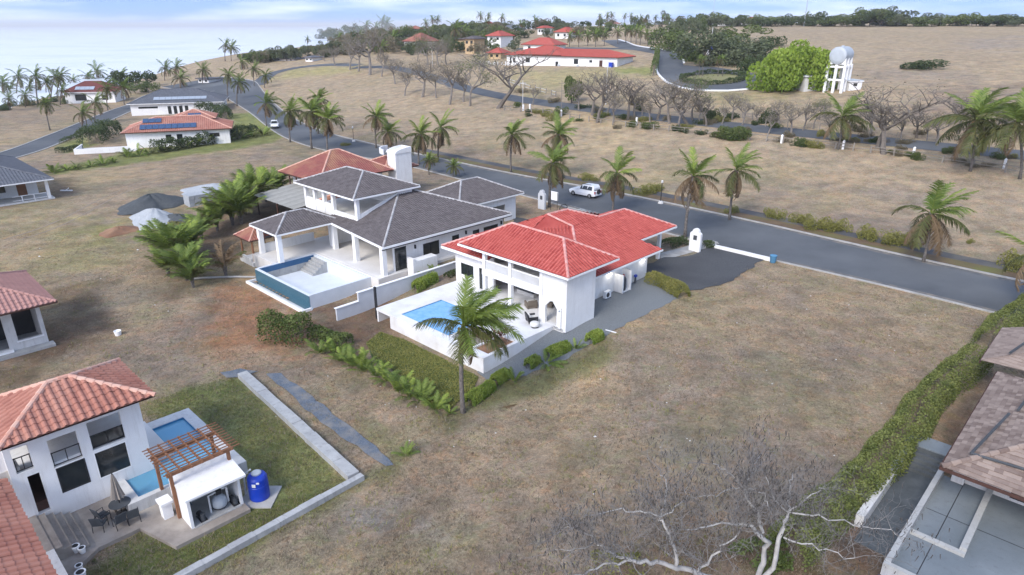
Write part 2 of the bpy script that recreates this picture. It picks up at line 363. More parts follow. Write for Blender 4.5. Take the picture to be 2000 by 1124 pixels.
# ================================================================ SETTING
def pst(pix, z=None):
    r = []
    for (u, v) in pix: p = G(u, v); r.append(toST(p.x, p.y))
    return r
def sdist(px, py, poly):                # signed distance, negative inside
    poly = np.array(poly); d = np.full(px.shape, 1e9); ins = np.zeros(px.shape, bool)
    for i in range(len(poly)):
        a, b = poly[i], poly[(i + 1) % len(poly)]; e = b - a
        t = np.clip(((px - a[0]) * e[0] + (py - a[1]) * e[1]) / (e @ e + 1e-9), 0, 1)
        d = np.minimum(d, np.hypot(px - a[0] - t * e[0], py - a[1] - t * e[1]))
        c = ((a[1] > py) != (b[1] > py)) & (px < (b[0] - a[0]) * (py - a[1]) / (b[1] - a[1] + 1e-12) + a[0]); ins ^= c
    return np.where(ins, -d, d)
def vnoise(x, y, s, seed=0):            # cheap value noise
    x = x * s + seed * 17.3; y = y * s - seed * 9.1; xi = np.floor(x).astype(int); yi = np.floor(y).astype(int); fx = sm(x - xi); fy = sm(y - yi)
    def h(a, b): return np.modf(np.abs(np.sin(a * 127.1 + b * 311.7 + seed) * 43758.5453))[0]
    return (h(xi, yi) * (1 - fx) + h(xi + 1, yi) * fx) * (1 - fy) + (h(xi, yi + 1) * (1 - fx) + h(xi + 1, yi + 1) * fx) * fy
DRY = np.array((0.240, 0.176, 0.116)); DRY2 = np.array((0.304, 0.234, 0.151)); STRAW = np.array((0.361, 0.269, 0.147)); GREY = np.array((0.209, 0.170, 0.136))
GREEN = np.array((0.121, 0.138, 0.035)); DGREEN = np.array((0.075, 0.098, 0.026)); DIRT = np.array((0.261, 0.131, 0.066)); DIRTD = np.array((0.112, 0.069, 0.046)); YEL = np.array((0.292, 0.263, 0.097))
PAINT = [  # polygon in the photograph, colour, softness (m), weight
    ([(430, 560), (520, 545), (600, 600), (640, 660), (520, 700), (420, 700), (380, 640)], DIRT * np.array((1.02, .98, .92)), 3.0, .85),
    ([(600, 600), (760, 590), (780, 650), (700, 680), (600, 640)], DIRTD, 1.5, .8),
    ([(100, 560), (200, 545), (215, 640), (90, 720), (0, 760), (0, 690), (100, 640)], DIRTD, 2.0, .75),
    ([(100, 350), (150, 345), (140, 380), (110, 385)], DIRTD, 2.0, .6),
    ([(280, 790), (440, 745), (480, 740), (690, 940), (360, 1130), (130, 1124), (300, 1040), (470, 960)], GREEN * 1.3, .8, .82),
    ([(300, 790), (430, 730), (470, 745), (480, 770)], DGREEN * 1.2, .8, .6),
    ([(120, 1124), (350, 1060), (500, 1000), (690, 935), (800, 880), (760, 930), (600, 1010), (420, 1124)], GREEN * .9, .8, .8),
    ([(500, 740), (700, 930), (740, 905), (560, 750)], DRY2 * .9, .8, .6),
    ([(760, 900), (700, 840), (720, 820), (800, 880)], GREEN * 1.1, .7, .5),
    ([(830, 810), (960, 760), (1190, 660), (1230, 690), (1000, 790), (880, 830)], GREEN * .85, .9, .75),
    ([(95, 330), (330, 280), (500, 245), (620, 250), (500, 285), (300, 315), (110, 340)], GREEN * 1.25, 1.5, .9),
    ([(110, 285), (170, 262), (185, 285), (130, 300)], GREEN * 1.4, 1.0, .9),
    ([(440, 225), (520, 215), (540, 250), (470, 262)], GREEN * 1.4, 1.0, .9),
    ([(700, 140), (530, 155), (560, 135), (690, 128)], YEL, 6.0, .8),
    ([(1050, 235), (1130, 215), (1250, 250), (1150, 265)], STRAW * 1.05, 8.0, .8),
    ([(1110, 290), (1180, 262), (1280, 268), (1200, 300)], STRAW * 1.1, 6.0, .7),
    ([(1280, 585), (1420, 600), (1480, 660), (1350, 700), (1260, 640)], STRAW * .85, 5.0, .4),
    ([(1500, 520), (1700, 560), (1900, 620), (1850, 660), (1600, 600)], STRAW * .85, 5.0, .5),
    ([(1000, 140), (1250, 132), (1280, 145), (1050, 185)], YEL, 8.0, .55),
    ([(1210, 132), (1275, 132), (1270, 145), (1210, 145)], GREEN * 1.5, 2.0, .8),
    ([(1380, 180), (1470, 175), (1520, 190), (1420, 205)], YEL * .8, 6.0, .6),
    ([(1660, 135), (1850, 135), (1870, 155), (1680, 160)], GREY * 1.1, 10.0, .6),
    ([(1900, 80), (2000, 70), (2000, 92), (1930, 95)], np.array((.25, .21, .18)), 12.0, .7),
    ([(1850, 170), (2000, 165), (2000, 240), (1800, 230)], np.array((.155, .11, .095)), 10.0, .6),
    ([(160, 430), (240, 440), (230, 520), (120, 520)], YEL * .85, 4.0, .45),
    ([(180, 440), (225, 435), (215, 470), (180, 475)], GREEN, 1.5, .6),
    ([(0, 420), (110, 400), (300, 480), (180, 560), (0, 520)], YEL * .8, 6.0, .35),
    ([(700, 960), (790, 975), (770, 1050), (680, 1030)], np.array((.12, .125, .13)), 1.0, .65),
    ([(805, 1010), (850, 1005), (850, 1045), (810, 1045)], np.array((.26, .25, .25)), .6, .6),
    ([(1600, 1060), (1720, 1010), (1760, 1124), (1560, 1124)], DIRTD * .9, .8, .8),
    ([(1870, 800), (1900, 745), (1925, 760), (1850, 880)], DIRTD, .8, .7),
    ([(1300, 1040), (1500, 1000), (1560, 1124), (1280, 1124)], DIRTD * 1.1, 2.0, .5),
    ([(985, 385), (1060, 390), (1130, 420), (1010, 440)], np.array((.24, .175, .12)), 1.2, .85),
    ([(560, 430), (480, 470), (440, 540), (560, 560), (640, 520)], STRAW * .9, 2.5, .7),
    ([(300, 480), (420, 430), (560, 400), (600, 420), (420, 520), (340, 580)], DIRTD * .9, 2.0, .6),
]
def ground(name, xs, ys, zoff, hole=None):
    X, Y = np.meshgrid(xs, ys, indexing='ij'); S = X * CR + Y * SR; T = -X * SR + Y * CR
    Z = HT(S, T) + zoff; nx, ny = len(xs), len(ys)
    a = vnoise(S, T, .035, 1) * .6 + vnoise(S, T, .11, 2) * .4; b = vnoise(S, T, .25, 3) * .5 + vnoise(S, T, .6, 4) * .5; c = vnoise(S, T, .05, 5)
    col = DRY[None, None] * (1 - a[..., None]) + DRY2[None, None] * a[..., None]
    k = sm((b - .5) * 2.2)[..., None] * .55; col = col * (1 - k) + GREY * k
    k = sm((c - .62) * 4)[..., None] * .45; col = col * (1 - k) + STRAW * k
    k = sm((vnoise(S, T, .07, 9) - .66) * 5)[..., None] * .30; col = col * (1 - k) + (YEL * .75) * k
    k = sm((vnoise(S, T, .16, 12) - .55) * 4)[..., None] * .45; col = col * (1 - k) + np.array((.165, .138, .122)) * k
    k = sm((vnoise(S, T, .21, 14) - .60) * 4)[..., None] * .40; col = col * (1 - k) + np.array((.165, .158, .085)) * k
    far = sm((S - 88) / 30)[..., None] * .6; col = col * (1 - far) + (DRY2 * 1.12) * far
    wob = (vnoise(S, T, .5, 6) - .5) * 2 + (vnoise(S, T, 1.7, 7) - .5) * 1.0
    for pix, cc, soft, wgt in PAINT:
        d = sdist(S, T, PST[id(pix)]) + wob * soft * .9
        k = (wgt * sm(.5 - d / (2 * soft)))[..., None]; col = col * (1 - k) + cc * k
    col = col * .84 + col.mean(-1, keepdims=True) * .16
    me = bpy.data.meshes.new(name); me.vertices.add(nx * ny)
    me.vertices.foreach_set('co', np.stack([X, Y, Z], -1).astype('f').ravel())
    i = np.arange(nx * ny).reshape(nx, ny); F = np.stack([i[:-1, :-1], i[1:, :-1], i[1:, 1:], i[:-1, 1:]], -1).reshape(-1, 4)
    if hole is not None:
        cx = .25 * (X[:-1, :-1] + X[1:, :-1] + X[1:, 1:] + X[:-1, 1:]).ravel(); cy = .25 * (Y[:-1, :-1] + Y[1:, :-1] + Y[1:, 1:] + Y[:-1, 1:]).ravel()
        F = F[~hole(cx, cy)]
    me.loops.add(F.size); me.polygons.add(len(F)); me.loops.foreach_set('vertex_index', F.ravel().astype('i'))
    me.polygons.foreach_set('loop_start', np.arange(0, F.size, 4, dtype='i')); me.update(calc_edges=True); me.shade_smooth()
    ca = me.color_attributes.new('Col', 'FLOAT_COLOR', 'POINT'); ca.data.foreach_set('color', np.concatenate([col, np.ones(col.shape[:2] + (1,))], -1).astype('f').ravel())
    me.materials.append(GROUND); return me
PST = {id(p[0]): pst(p[0]) for p in PAINT}
GROUND = bpy.data.materials.new('dry_grass_ground'); GROUND.use_nodes = True
def _gm():
    t = GROUND.node_tree; b = t.nodes['Principled BSDF']; L = t.links.new; b.inputs['Roughness'].default_value = .95; b.inputs['Specular IOR Level'].default_value = .1
    at = t.nodes.new('ShaderNodeVertexColor'); at.layer_name = 'Col'; ge = t.nodes.new('ShaderNodeNewGeometry')
    def nz(s, d=8, r=.7, dist=0):
        n = t.nodes.new('ShaderNodeTexNoise'); n.inputs['Scale'].default_value = s; n.inputs['Detail'].default_value = d; n.inputs['Roughness'].default_value = r; n.inputs['Distortion'].default_value = dist
        L(ge.outputs['Position'], n.inputs['Vector']); return n.outputs['Fac']
    def mr(x, a, b_, c, d):
        m = t.nodes.new('ShaderNodeMapRange'); m.clamp = True
        for k, v in zip(('From Min', 'From Max', 'To Min', 'To Max'), (a, b_, c, d)): m.inputs[k].default_value = v
        L(x, m.inputs['Value']); return m.outputs['Result']
    def mul(x, y):
        m = t.nodes.new('ShaderNodeMath'); m.operation = 'MULTIPLY'; L(x, m.inputs[0]); L(y, m.inputs[1]); return m.outputs[0]
    f = mul(mul(mr(nz(.45, 6, .6), .3, .7, .72, 1.28), mr(nz(2.2, 8, .8, 1.6), .3, .7, .60, 1.42)), mr(nz(9, 6, .85, 1.2), .3, .7, .50, 1.55))
    mc = t.nodes.new('ShaderNodeVectorMath'); mc.operation = 'SCALE'; L(at.outputs['Color'], mc.inputs[0]); L(f, mc.inputs['Scale'])
    # straw-pale flecks
    fl = mr(nz(7, 4, .9, 2.0), .62, .72, 0, .55); mx = t.nodes.new('ShaderNodeMix'); mx.data_type = 'RGBA'; mx.inputs['B'].default_value = (.34, .285, .21, 1)
    L(fl, mx.inputs['Factor']); L(mc.outputs[0], mx.inputs['A'])
    # dark bare specks
    fd = mr(nz(2.1, 6, .8, 1.5), .60, .74, 0, .55); m2 = t.nodes.new('ShaderNodeMix'); m2.data_type = 'RGBA'; m2.inputs['B'].default_value = (.06, .05, .04, 1)
    L(fd, m2.inputs['Factor']); L(mx.outputs['Result'], m2.inputs['A']); L(m2.outputs['Result'], b.inputs['Base Color'])
    for sc_, lo, hi, cc, kk in ((.9, .48, .66, (1.12, .92, .80, 1), .8), (.7, .50, .68, (.86, 1.02, .80, 1), .8), (.13, .45, .62, (1.16, 1.10, 1.0, 1), .9)):
        hm = t.nodes.new('ShaderNodeMix'); hm.data_type = 'RGBA'; hm.blend_type = 'MULTIPLY'; hm.inputs['B'].default_value = cc; n_ = nz(sc_ * 1.0, 6, .7, 1.5)
        if cc[0] < 1:
            pass
        L(mr(n_, lo, hi, 0, kk), hm.inputs['Factor']); src = b.inputs['Base Color'].links[0].from_socket; L(src, hm.inputs['A']); L(hm.outputs['Result'], b.inputs['Base Color'])
    bp = t.nodes.new('ShaderNodeBump'); bp.inputs['Strength'].default_value = .9; bp.inputs['Distance'].default_value = .09
    L(nz(6, 8, .8, 1.0), bp.inputs['Height']); L(bp.outputs['Normal'], b.inputs['Normal'])
_gm()
NX0, NX1, NY0, NY1 = -75., 65., 14., 118.
def gstep(lo, hi, near0, near1, d0, grow):
    r = list(np.arange(near0, near1 + 1e-6, d0)); d = d0; x = near1
    while x < hi: d = min(d * grow, 250); x += d; r.append(x)
    d = d0; x = near0; q = []
    while x > lo: d = min(d * grow, 250); x -= d; q.append(x)
    return np.array(q[::-1] + r)
def inpool(x, y):
    S, T = x * CR + y * SR, -x * SR + y * CR; r = np.zeros(x.shape, bool)
    for a, b, c, d in ((28.9, 35.4, 54.5, 65.0), (7.2, 12.3, 35.2, 42.4), (31.7, 36.8, 34, 44.8), (27.8, 28.6, 54.3, 65.2), (32.3, 40, 4.4, 6.0)): r |= (S > a) & (S < b) & (T > c) & (T < d)
    return r
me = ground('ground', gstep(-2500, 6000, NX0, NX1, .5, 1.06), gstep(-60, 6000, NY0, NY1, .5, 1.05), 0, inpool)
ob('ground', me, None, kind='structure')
# sea: one sheet reaching the horizon
SEAM = M('sea_water', (.60, .63, .65), (.72, .74, .75), rough=.35, spec=.5, scale=.05, bump=.5, bscale=.2, c3=(.52, .57, .61), s3=.008)  # reflected sky glare and foam are put into this pale base colour
ob('sea', MB().poly([(-45000, 100, -9), (30000, 100, -9), (30000, 50000, -9), (-45000, 50000, -9)]), SEAM, kind='structure')
def drape(name, poly, mat, off=.03, step=1.0, st=True, kind='structure', wob=0., **k):
    """a sheet of ground cover that follows the terrain; poly in (S,T) or world"""
    P = [W(*p).to_2d() if st else Vector(p[:2]) for p in poly]
    if wob:
        Q = []
        for i in range(len(P)):
            a, b = P[i], P[(i + 1) % len(P)]; n = max(1, int((b - a).length / .7)); nn = Vector((-(b - a).y, (b - a).x)).normalized()
            for j in range(n): p = a.lerp(b, j / n); Q.append(p + nn * (rnd.random() - .5) * 2 * wob)
        P = Q
    bm = bmesh.new(); bm.faces.new([bm.verts.new((p.x, p.y, 0)) for p in P]); bmesh.ops.triangulate(bm, faces=bm.faces[:])
    for ax in (0, 1):
        lo = min(p[ax] for p in P); hi = max(p[ax] for p in P); x = lo + step
        while x < hi:
            co = [0, 0, 0]; no = [0, 0, 0]; co[ax] = x; no[ax] = 1
            bmesh.ops.bisect_plane(bm, geom=bm.verts[:] + bm.edges[:] + bm.faces[:], plane_co=co, plane_no=no); x += step
    for v in bm.verts: v.co.z = H(v.co.x, v.co.y) + off
    bmesh.ops.recalc_face_normals(bm, faces=bm.faces[:])
    if sum(f.normal.z for f in bm.faces) < 0: bmesh.ops.reverse_faces(bm, faces=bm.faces[:])
    me = bpy.data.meshes.new(name); bm.to_mesh(me); bm.free(); me.materials.append(mat); me.shade_smooth()
    return ob(name, me, None, kind=kind, **k)
def strip(name, L, Rr, mat, off, n=160, kind='structure', thick=0.):
    """band between two world polylines of equal length"""
    mb = MB(); A = [Vector(p) for p in L]; B = [Vector(p) for p in Rr]
    for i in range(len(A) - 1):
        a, b, c, d = A[i], A[i + 1], B[i + 1], B[i]; q = []
        for p in (a, b, c, d): q.append(Vector((p.x, p.y, H(p.x, p.y) + off)))
        if thick:
            lo = [p - Vector((0, 0, thick)) for p in q]
            mb.add(q + lo, [(0, 1, 2, 3), (0, 4, 5, 1), (2, 6, 7, 3), (1, 5, 6, 2), (3, 7, 4, 0)], .5)
        else: mb.add(q, [(0, 1, 2, 3)], .5)
    me = mb.mesh(name, mat); bm = bmesh.new(); bm.from_mesh(me); bmesh.ops.remove_doubles(bm, verts=bm.verts[:], dist=.002); bmesh.ops.recalc_face_normals(bm, faces=bm.faces[:])
    if sum(f.normal.z for f in bm.faces) < 0: bmesh.ops.reverse_faces(bm, faces=bm.faces[:])
    bm.to_mesh(me); bm.free()
    return ob(name, me, None, kind=kind)
def resamp(pts, d=2.0):
    pts = [Vector(p).to_2d() for p in pts]
    # Catmull-Rom through the picks
    out = []
    for i in range(len(pts) - 1):
        p0, p1, p2, p3 = pts[max(i - 1, 0)], pts[i], pts[i + 1], pts[min(i + 2, len(pts) - 1)]; n = max(2, int((p2 - p1).length / d))
        for j in range(n):
            t = j / n; out.append(.5 * ((2 * p1) + (p2 - p0) * t + (2 * p0 - 5 * p1 + 4 * p2 - p3) * t * t + (3 * p1 - p0 - 3 * p2 + p3) * t ** 3))
    out.append(pts[-1]); return out
def offs(path, d):
    r = []
    for i, p in enumerate(path):
        t = path[min(i + 1, len(path) - 1)] - path[max(i - 1, 0)]; t.normalize(); r.append((p + Vector((-t.y, t.x)) * d).to_3d())
    return r
# --- the boulevard: edges as functions of T
ne = sorted([toST(*G(*p)[:2]) for p in [(1940, 612), (1700, 549), (1500, 508), (1290, 452), (1010, 379), (790, 322), (620, 292), (556, 270), (523, 248), (492, 222), (462, 203), (440, 190)]], key=lambda q: q[1])
fe = sorted([toST(*G(*p)[:2]) for p in [(2000, 553), (1700, 487), (1500, 440), (1200, 376), (1000, 341), (760, 290), (640, 262), (575, 235), (545, 212), (522, 190), (508, 172), (498, 158)]], key=lambda q: q[1])
ne = np.array([(ne[0][0], -40)] + ne); fe = np.array([(fe[0][0], -40)] + fe)
TT = np.arange(-40, 290, 2.0)
def smooth_(a): k = np.ones(9) / 9; return np.convolve(np.pad(a, 4, 'edge'), k, 'valid')
SN = smooth_(np.interp(TT, ne[:, 1], ne[:, 0])); SF = smooth_(np.interp(TT, fe[:, 1], fe[:, 0]))
def edge(S, d=0.): return [W(s + d, t) for s, t in zip(S, TT)]
strip('road', edge(SN), edge(SF), ASPH, .03)
strip('kerb', edge(SF), edge(SF, .3), KERB, .15, thick=.2)
strip('kerb', edge(SN, -.3), edge(SN), KERB, .10, thick=.2)
sel = slice(0, 75)
strip('footpath', edge(SF[sel], 2.6), edge(SF[sel], 4.4), ASPHD, .03)
strip('verge', edge(SF[sel], .3), edge(SF[sel], 2.6), M('verge_litter', (.16, .11, .06), (.09, .06, .04), scale=1.2, bump=.7, bscale=8, c3=(.13, .13, .04), s3=.3), .025)
# worn white paint patches on the boulevard
PAINTW = M('faded_road_paint', (.30, .315, .33), (.11, .118, .125), scale=2.2, contrast=5)
for (u, v, a, b) in [(1240, 398, 2.6, .55), (1252, 404, 1.8, .3), (1262, 392, 1.2, .35), (1590, 503, 2.0, .35), (1605, 505, 1.0, .25), (1540, 496, .7, .2), (1675, 528, .6, .2), (1130, 405, 2.2, .5), (1150, 412, 3.0, .8), (1180, 405, 1.5, .4)]:
    p = G(u, v); s_, t_ = toST(p.x, p.y)
    drape('road_marking', [(s_ + b * math.sin(k) * rnd.uniform(.5, 1.1), t_ + a * math.cos(k) * rnd.uniform(.5, 1.1)) for k in np.arange(0, 6.2, .45)], PAINTW, .036, 3)
SANDY = M('road_edge_sand', (.20, .175, .145), (.085, .09, .095), scale=1.1, contrast=3.5, c3=(.10, .105, .11), s3=.25)
strip('road_edge_sand', edge(SF, -.85), edge(SF, -.02), SANDY, .036); strip('road_edge_sand', edge(SN, .02), edge(SN, .7), SANDY, .036)
OLDP = M('asphalt_patch', (.062, .066, .072), (.085, .09, .098), scale=3, bump=.3); PALEP = M('worn_asphalt', (.125, .133, .142), (.090, .097, .105), scale=.9, contrast=3)
for i in range(26):
    t_ = -20 + i * 8.5 + rnd.uniform(-3, 3); s0_, s1_ = np.interp(t_, TT, SN), np.interp(t_, TT, SF); sc_ = s0_ + (s1_ - s0_) * rnd.uniform(.15, .85); a_, b_ = rnd.uniform(1.0, 7.0), rnd.uniform(.3, 1.1)
    drape('road_patch', [(sc_ + b_ * rnd.uniform(.7, 1.1) * math.sin(k), t_ + a_ * rnd.uniform(.7, 1.1) * math.cos(k)) for k in np.arange(0, 6.2, .4)], OLDP if i % 3 == 0 else PALEP, .0335 + .0004 * i / 26, 4)
# tyre tracks over the open lots
TRK_ = M('worn_track', (.21, .165, .12), (.27, .22, .165), scale=1.5, contrast=3, bump=.6, bscale=7)
for pix in ([(20, 470), (130, 430), (300, 350), (480, 300)],):
    pa = resamp([G(*p) for p in pix], 1.0)
    for d_ in (-.8, .8):
        L_ = [p + Vector((rnd.uniform(-.05, .05), rnd.uniform(-.05, .05), 0)) for p in offs(pa, d_ - .11)]; R_2 = [p + Vector((rnd.uniform(-.06, .06), rnd.uniform(-.06, .06), 0)) for p in offs(pa, d_ + .11)]; strip('tyre_track', L_, R_2, TRK_, .018)
# cement-dusty stretch of the road before the red-roofed house
drape('road_dust', pst([(1090, 398), (1130, 400), (1215, 415), (1235, 425), (1175, 428), (1115, 415)]), M('cement_dust', (.22, .228, .235), (.12, .127, .132), scale=1.2, contrast=2.5), .034, 3, wob=.35)
# --- second road behind the fence
r2 = resamp([G(*p) for p in [(690, 133), (760, 132), (835, 148), (900, 170), (1000, 192), (1200, 220), (1400, 243), (1600, 264), (1800, 284), (2000, 304), (2200, 326)]], 3)
strip('road', offs(r2, 2.6), offs(r2, -2.6), ASPH, .05)
# --- street on the seaward side
r3 = resamp([G(*p) for p in [(-150, 345), (30, 300), (130, 262), (250, 212), (330, 190), (420, 176), (470, 172)]], 3)
strip('road', offs(r3, 3.2), offs(r3, -3.2), ASPH, .04)
strip('kerb', offs(r3, 3.6), offs(r3, 3.2), KERB, .12, thick=.2); strip('kerb', offs(r3, -3.2), offs(r3, -3.6), KERB, .12, thick=.2)
# --- road along the promontory
r4 = resamp([G(*p) for p in [(500, 168), (530, 145), (580, 133), (640, 127), (700, 128)]], 4)
strip('road', offs(r4, 3.), offs(r4, -3.), ASPH, .06)
# --- crescent with the planted island, and the hill street above it
r5 = resamp([G(*p) for p in [(1462, 168), (1420, 172), (1370, 170), (1335, 160), (1312, 140), (1308, 120), (1302, 106), (1270, 99), (1225, 92), (1205, 84), (1190, 79)]], 3)
strip('road', offs(r5, 4.0), offs(r5, -4.0), ASPH, .06)
drape('road', [G(*p).to_2d()[:] for p in [(1290, 138), (1330, 128), (1400, 132), (1480, 145), (1480, 162), (1440, 172), (1350, 172), (1300, 158)]], ASPH, .05, 6, st=False)
strip('kerb', offs(r5[18:], -4.0), offs(r5[18:], -4.6), TRIM, .28, thick=.3)
strip('kerb', offs(r5[:20], 4.0), offs(r5[:20], 4.5), TRIM, .28, thick=.3)
r6 = resamp([G(*p) for p in [(1290, 101), (1230, 96), (1150, 95), (1080, 94), (1010, 96)]], 4)
strip('road', offs(r6, 2.6), offs(r6, -2.6), ASPH, .055)
# --- yards
drape('gravel_driveway', [(54.9, 33.0), (55.4, 35.0), (58, 36.4), (61.8, 36.2), (64, 34.6), (70.2, 34.4), (69.6, 27.9), (66.5, 27.9), (60.5, 27.6), (56, 28.4), (54.3, 29.6)], GRAVD, .05, 1.2, wob=.22)
drape('gravel_driveway', pst([(1010, 440), (985, 412), (1000, 425), (1060, 432), (1110, 418), (1135, 420), (1180, 428), (1100, 450), (1040, 452)]), GRAVD, .04, 1.5, wob=.2)
drape('gravel_yard', [(30.6, 31.9), (34.6, 30.1), (36.9, 29.5), (42.4, 29.2), (47, 29.2), (52.6, 29.0), (55.0, 31.9), (55.4, 34.9), (43.4, 34.9), (43.4, 33.2), (39.4, 33.9), (31.1, 33.9)], GRAVG, .03, .8, wob=.18)
drape('groundcover_lawn', pst([(742, 650), (790, 665), (935, 738), (925, 760), (880, 800), (850, 800), (800, 745), (730, 700), (715, 672)]), LAWN, .06, .7, kind='structure', wob=.12)
drape('gravel_drain', pst([(430, 730), (470, 720), (505, 727), (470, 737), (440, 740)]), GRAVB, .05, .8, wob=.12)
drape('gravel_drain', pst([(520, 730), (548, 730), (590, 760), (640, 800), (690, 838), (735, 872), (768, 908), (752, 913), (715, 886), (680, 862), (640, 835), (598, 800), (560, 765)]), GRAVB, .05, .8, wob=.12)
drape('garden_path', pst([(1290, 495), (1330, 485), (1395, 465), (1405, 478), (1330, 500), (1290, 510)]), KERB, .04, 1.2)
# ================================================================ HOUSES
def hiproof(h, S0, S1, T0, T1, ze, zr, mat, cap, pitch=.34, row=.4, prof=PROF, name='roof', axis=None, hgt=.07, capr=.14, only=None, fascia=TRIM, fz=.18, label=None, soff=True, inset=None):
    """hip roof over a rectangle: tiled planes, ridge caps and fascia"""
    a, b = S1 - S0, T1 - T0; mb = MB(); cm = MB()
    if axis is None: axis = 'S' if a >= b else 'T'
    if axis == 'S':
        d = min(b / 2, a / 2) if inset is None else inset; m = (T0 + T1) / 2; r0, r1 = (S0 + d, m, zr), (S1 - d, m, zr)
    else:
        d = min(a / 2, b / 2) if inset is None else inset; m = (S0 + S1) / 2; r0, r1 = (m, T0 + d, zr), (m, T1 - d, zr)
    c = [(S0, T0, ze), (S1, T0, ze), (S1, T1, ze), (S0, T1, ze)]
    pt = (Vector(r0) - Vector(r1)).length < .05
    if axis == 'S': F = [[c[0], c[1], r1, r0], [c[1], c[2], r1], [c[2], c[3], r0, r1], [c[3], c[0], r0]]; hips = [(c[0], r0), (c[3], r0), (c[1], r1), (c[2], r1)]
    else: F = [[c[0], c[1], r0], [c[1], c[2], r1, r0], [c[2], c[3], r1], [c[3], c[0], r0, r1]]; hips = [(c[0], r0), (c[1], r0), (c[2], r1), (c[3], r1)]
    for f in F:
        g = [f[0]]
        for p in f[1:]:
            if (Vector(p) - Vector(g[-1])).length > .03: g.append(p)
        roofface(mb, g, pitch, row, hgt, prof=prof)
    o = h.part(name, mb, mat, label=label)
    for p, q in hips: ridge(cm, p, q, capr)
    if not pt: ridge(cm, r0, r1, capr)
    h.part('ridge_cap', cm, cap, o)
    if fascia:
        fm = MB(); e = .06
        fm.box(S0 - e, S1 + e, T0 - e, T0 + .02, ze - fz, ze - .012); fm.box(S0 - e, S1 + e, T1 - .02, T1 + e, ze - fz, ze - .012)
        fm.box(S0 - e, S0 + .02, T0 + .02, T1 - .02, ze - fz, ze - .012); fm.box(S1 - .02, S1 + e, T0 + .02, T1 - .02, ze - fz, ze - .012)
        h.part('fascia', fm, fascia, o)
        if soff: h.part('soffit', MB().poly([(S0, T0, ze - .1), (S0, T1, ze - .1), (S1, T1, ze - .1), (S1, T0, ze - .1)]), SOFF, o)
    return o
# ---------------------------------------------------------------- A: red-roofed white house
A = Hs('white_villa', 'white two-storey villa with bright red tiled hip roofs and a raised pool terrace', 'house', 45, 38)
# upper roof
mb = MB(); cm = MB()
ur0, ur1 = (42.4, 34.8, 7.0), (42.6, 41.1, 7.05); ue = 5.15
c00, c10, c11, c01 = (39.0, 31.4, ue), (45.9, 31.4, ue), (45.9, 44.6, ue), (39.1, 44.6, ue)
for f in ([c00, ur0, ur1, c01], [c00, c10, ur0], [c10, c11, ur1, ur0], [c11, c01, ur1]): roofface(mb, f, .35, .42, .085)
o = A.part('upper_roof', mb, RED, label='upper red tiled hip roof over the balcony')
for p, q in ((c00, ur0), (c10, ur0), (c11, ur1), (c01, ur1), (ur0, ur1)): ridge(cm, p, q, .13)
A.part('ridge_cap', cm, REDCAP, o)
fm = MB(); fm.box(38.92, 39.04, 31.34, 44.65, 4.97, 5.13).box(39.04, 45.95, 31.34, 31.44, 4.97, 5.13).box(39.04, 45.95, 44.55, 44.65, 4.97, 5.13); A.part('fascia', fm, TRIM, o)
A.part('soffit', MB().poly([(39, 31.4, 5.06), (39, 44.6, 5.06), (45.9, 44.6, 5.06), (45.9, 31.4, 5.06)]), SOFF, o)
# lower roofs: middle block and carport share one long plane falling to the right
mb = MB(); cm = MB(); k = .4
def zt(T): return 3.02 + k * (T - 33.4)
ra, rb, rv, rc = (48.7, 42.1, zt(42.1)), (51.6, 42.0, zt(42.0)), (54.2, 39.8, zt(39.8)), (58.6, 39.8, zt(39.8))
hp = (49.7, 39.7, zt(39.7)); hb = (45.95, 35.9, zt(35.9))
roofface(mb, [(43.4, 33.4, zt(33.4)), (55.2, 33.4, zt(33.4)), (55.2, 35.4, zt(35.4)), rv, hp], .35, .42, .085)
roofface(mb, [hp, rv, rb, ra], .35, .42, .085)
roofface(mb, [(55.2, 35.4, zt(35.4)), (62.2, 35.4, zt(35.4)), rc, rv], .35, .42, .085)
roofface(mb, [(55.2, 33.4, zt(33.4)), (56.4, 33.4, zt(33.4)), (55.2, 35.4, zt(35.4))], .35, .42, .085)
fl = (45.95, 47.0, 4.7)
roofface(mb, [hp, ra, (45.95, 42.1, 5.15), hb], .35, .42, .085)
roofface(mb, [ra, rb, (55, 48.2, 3.7), (45.95, 48.2, 3.7)], .35, .42, .085); roofface(mb, [ra, (45.95, 48.2, 3.7), (45.95, 42.1, 5.15)], .35, .42, .085)
roofface(mb, [rb, rv, (57.6, 43.0, 4.0), (55, 48.2, 3.7)], .35, .42, .085)
roofface(mb, [rv, rc, (62.2, 44.2, 3.75), (57.0, 44.2, 3.75)], .35, .42, .085)
roofface(mb, [rc, (62.2, 35.4, zt(35.4)), (62.2, 44.2, 3.75)], .35, .42, .085)
o = A.part('lower_roof', mb, RED, label='long lower red tiled roof over rooms and carport')
for p, q in ((ra, hp), (hp, hb), (ra, rb), (rb, rv), (rv, rc), (rc, (62.2, 35.4, zt(35.4)))): ridge(cm, p, q, .13)
A.part('ridge_cap', cm, REDCAP, o)
fm = MB(); fm.box(43.52, 56.4, 33.3, 33.42, 2.84, 3.0).box(55.3, 62.25, 35.3, 35.42, zt(35.4) - .18, zt(35.4) - .02).box(62.15, 62.28, 35.42, 44.2, 3.5, 3.74); A.part('fascia', fm, TRIM, o)
A.part('soffit', MB().poly([(43.52, 33.4, 2.95), (43.52, 36, 2.95), (55.3, 36, 2.95), (55.3, 33.4, 2.95)]).poly([(55.3, 35.4, 3.66), (55.3, 44, 3.66), (62.1, 44, 3.66), (62.1, 35.4, 3.66)]), SOFF, o)
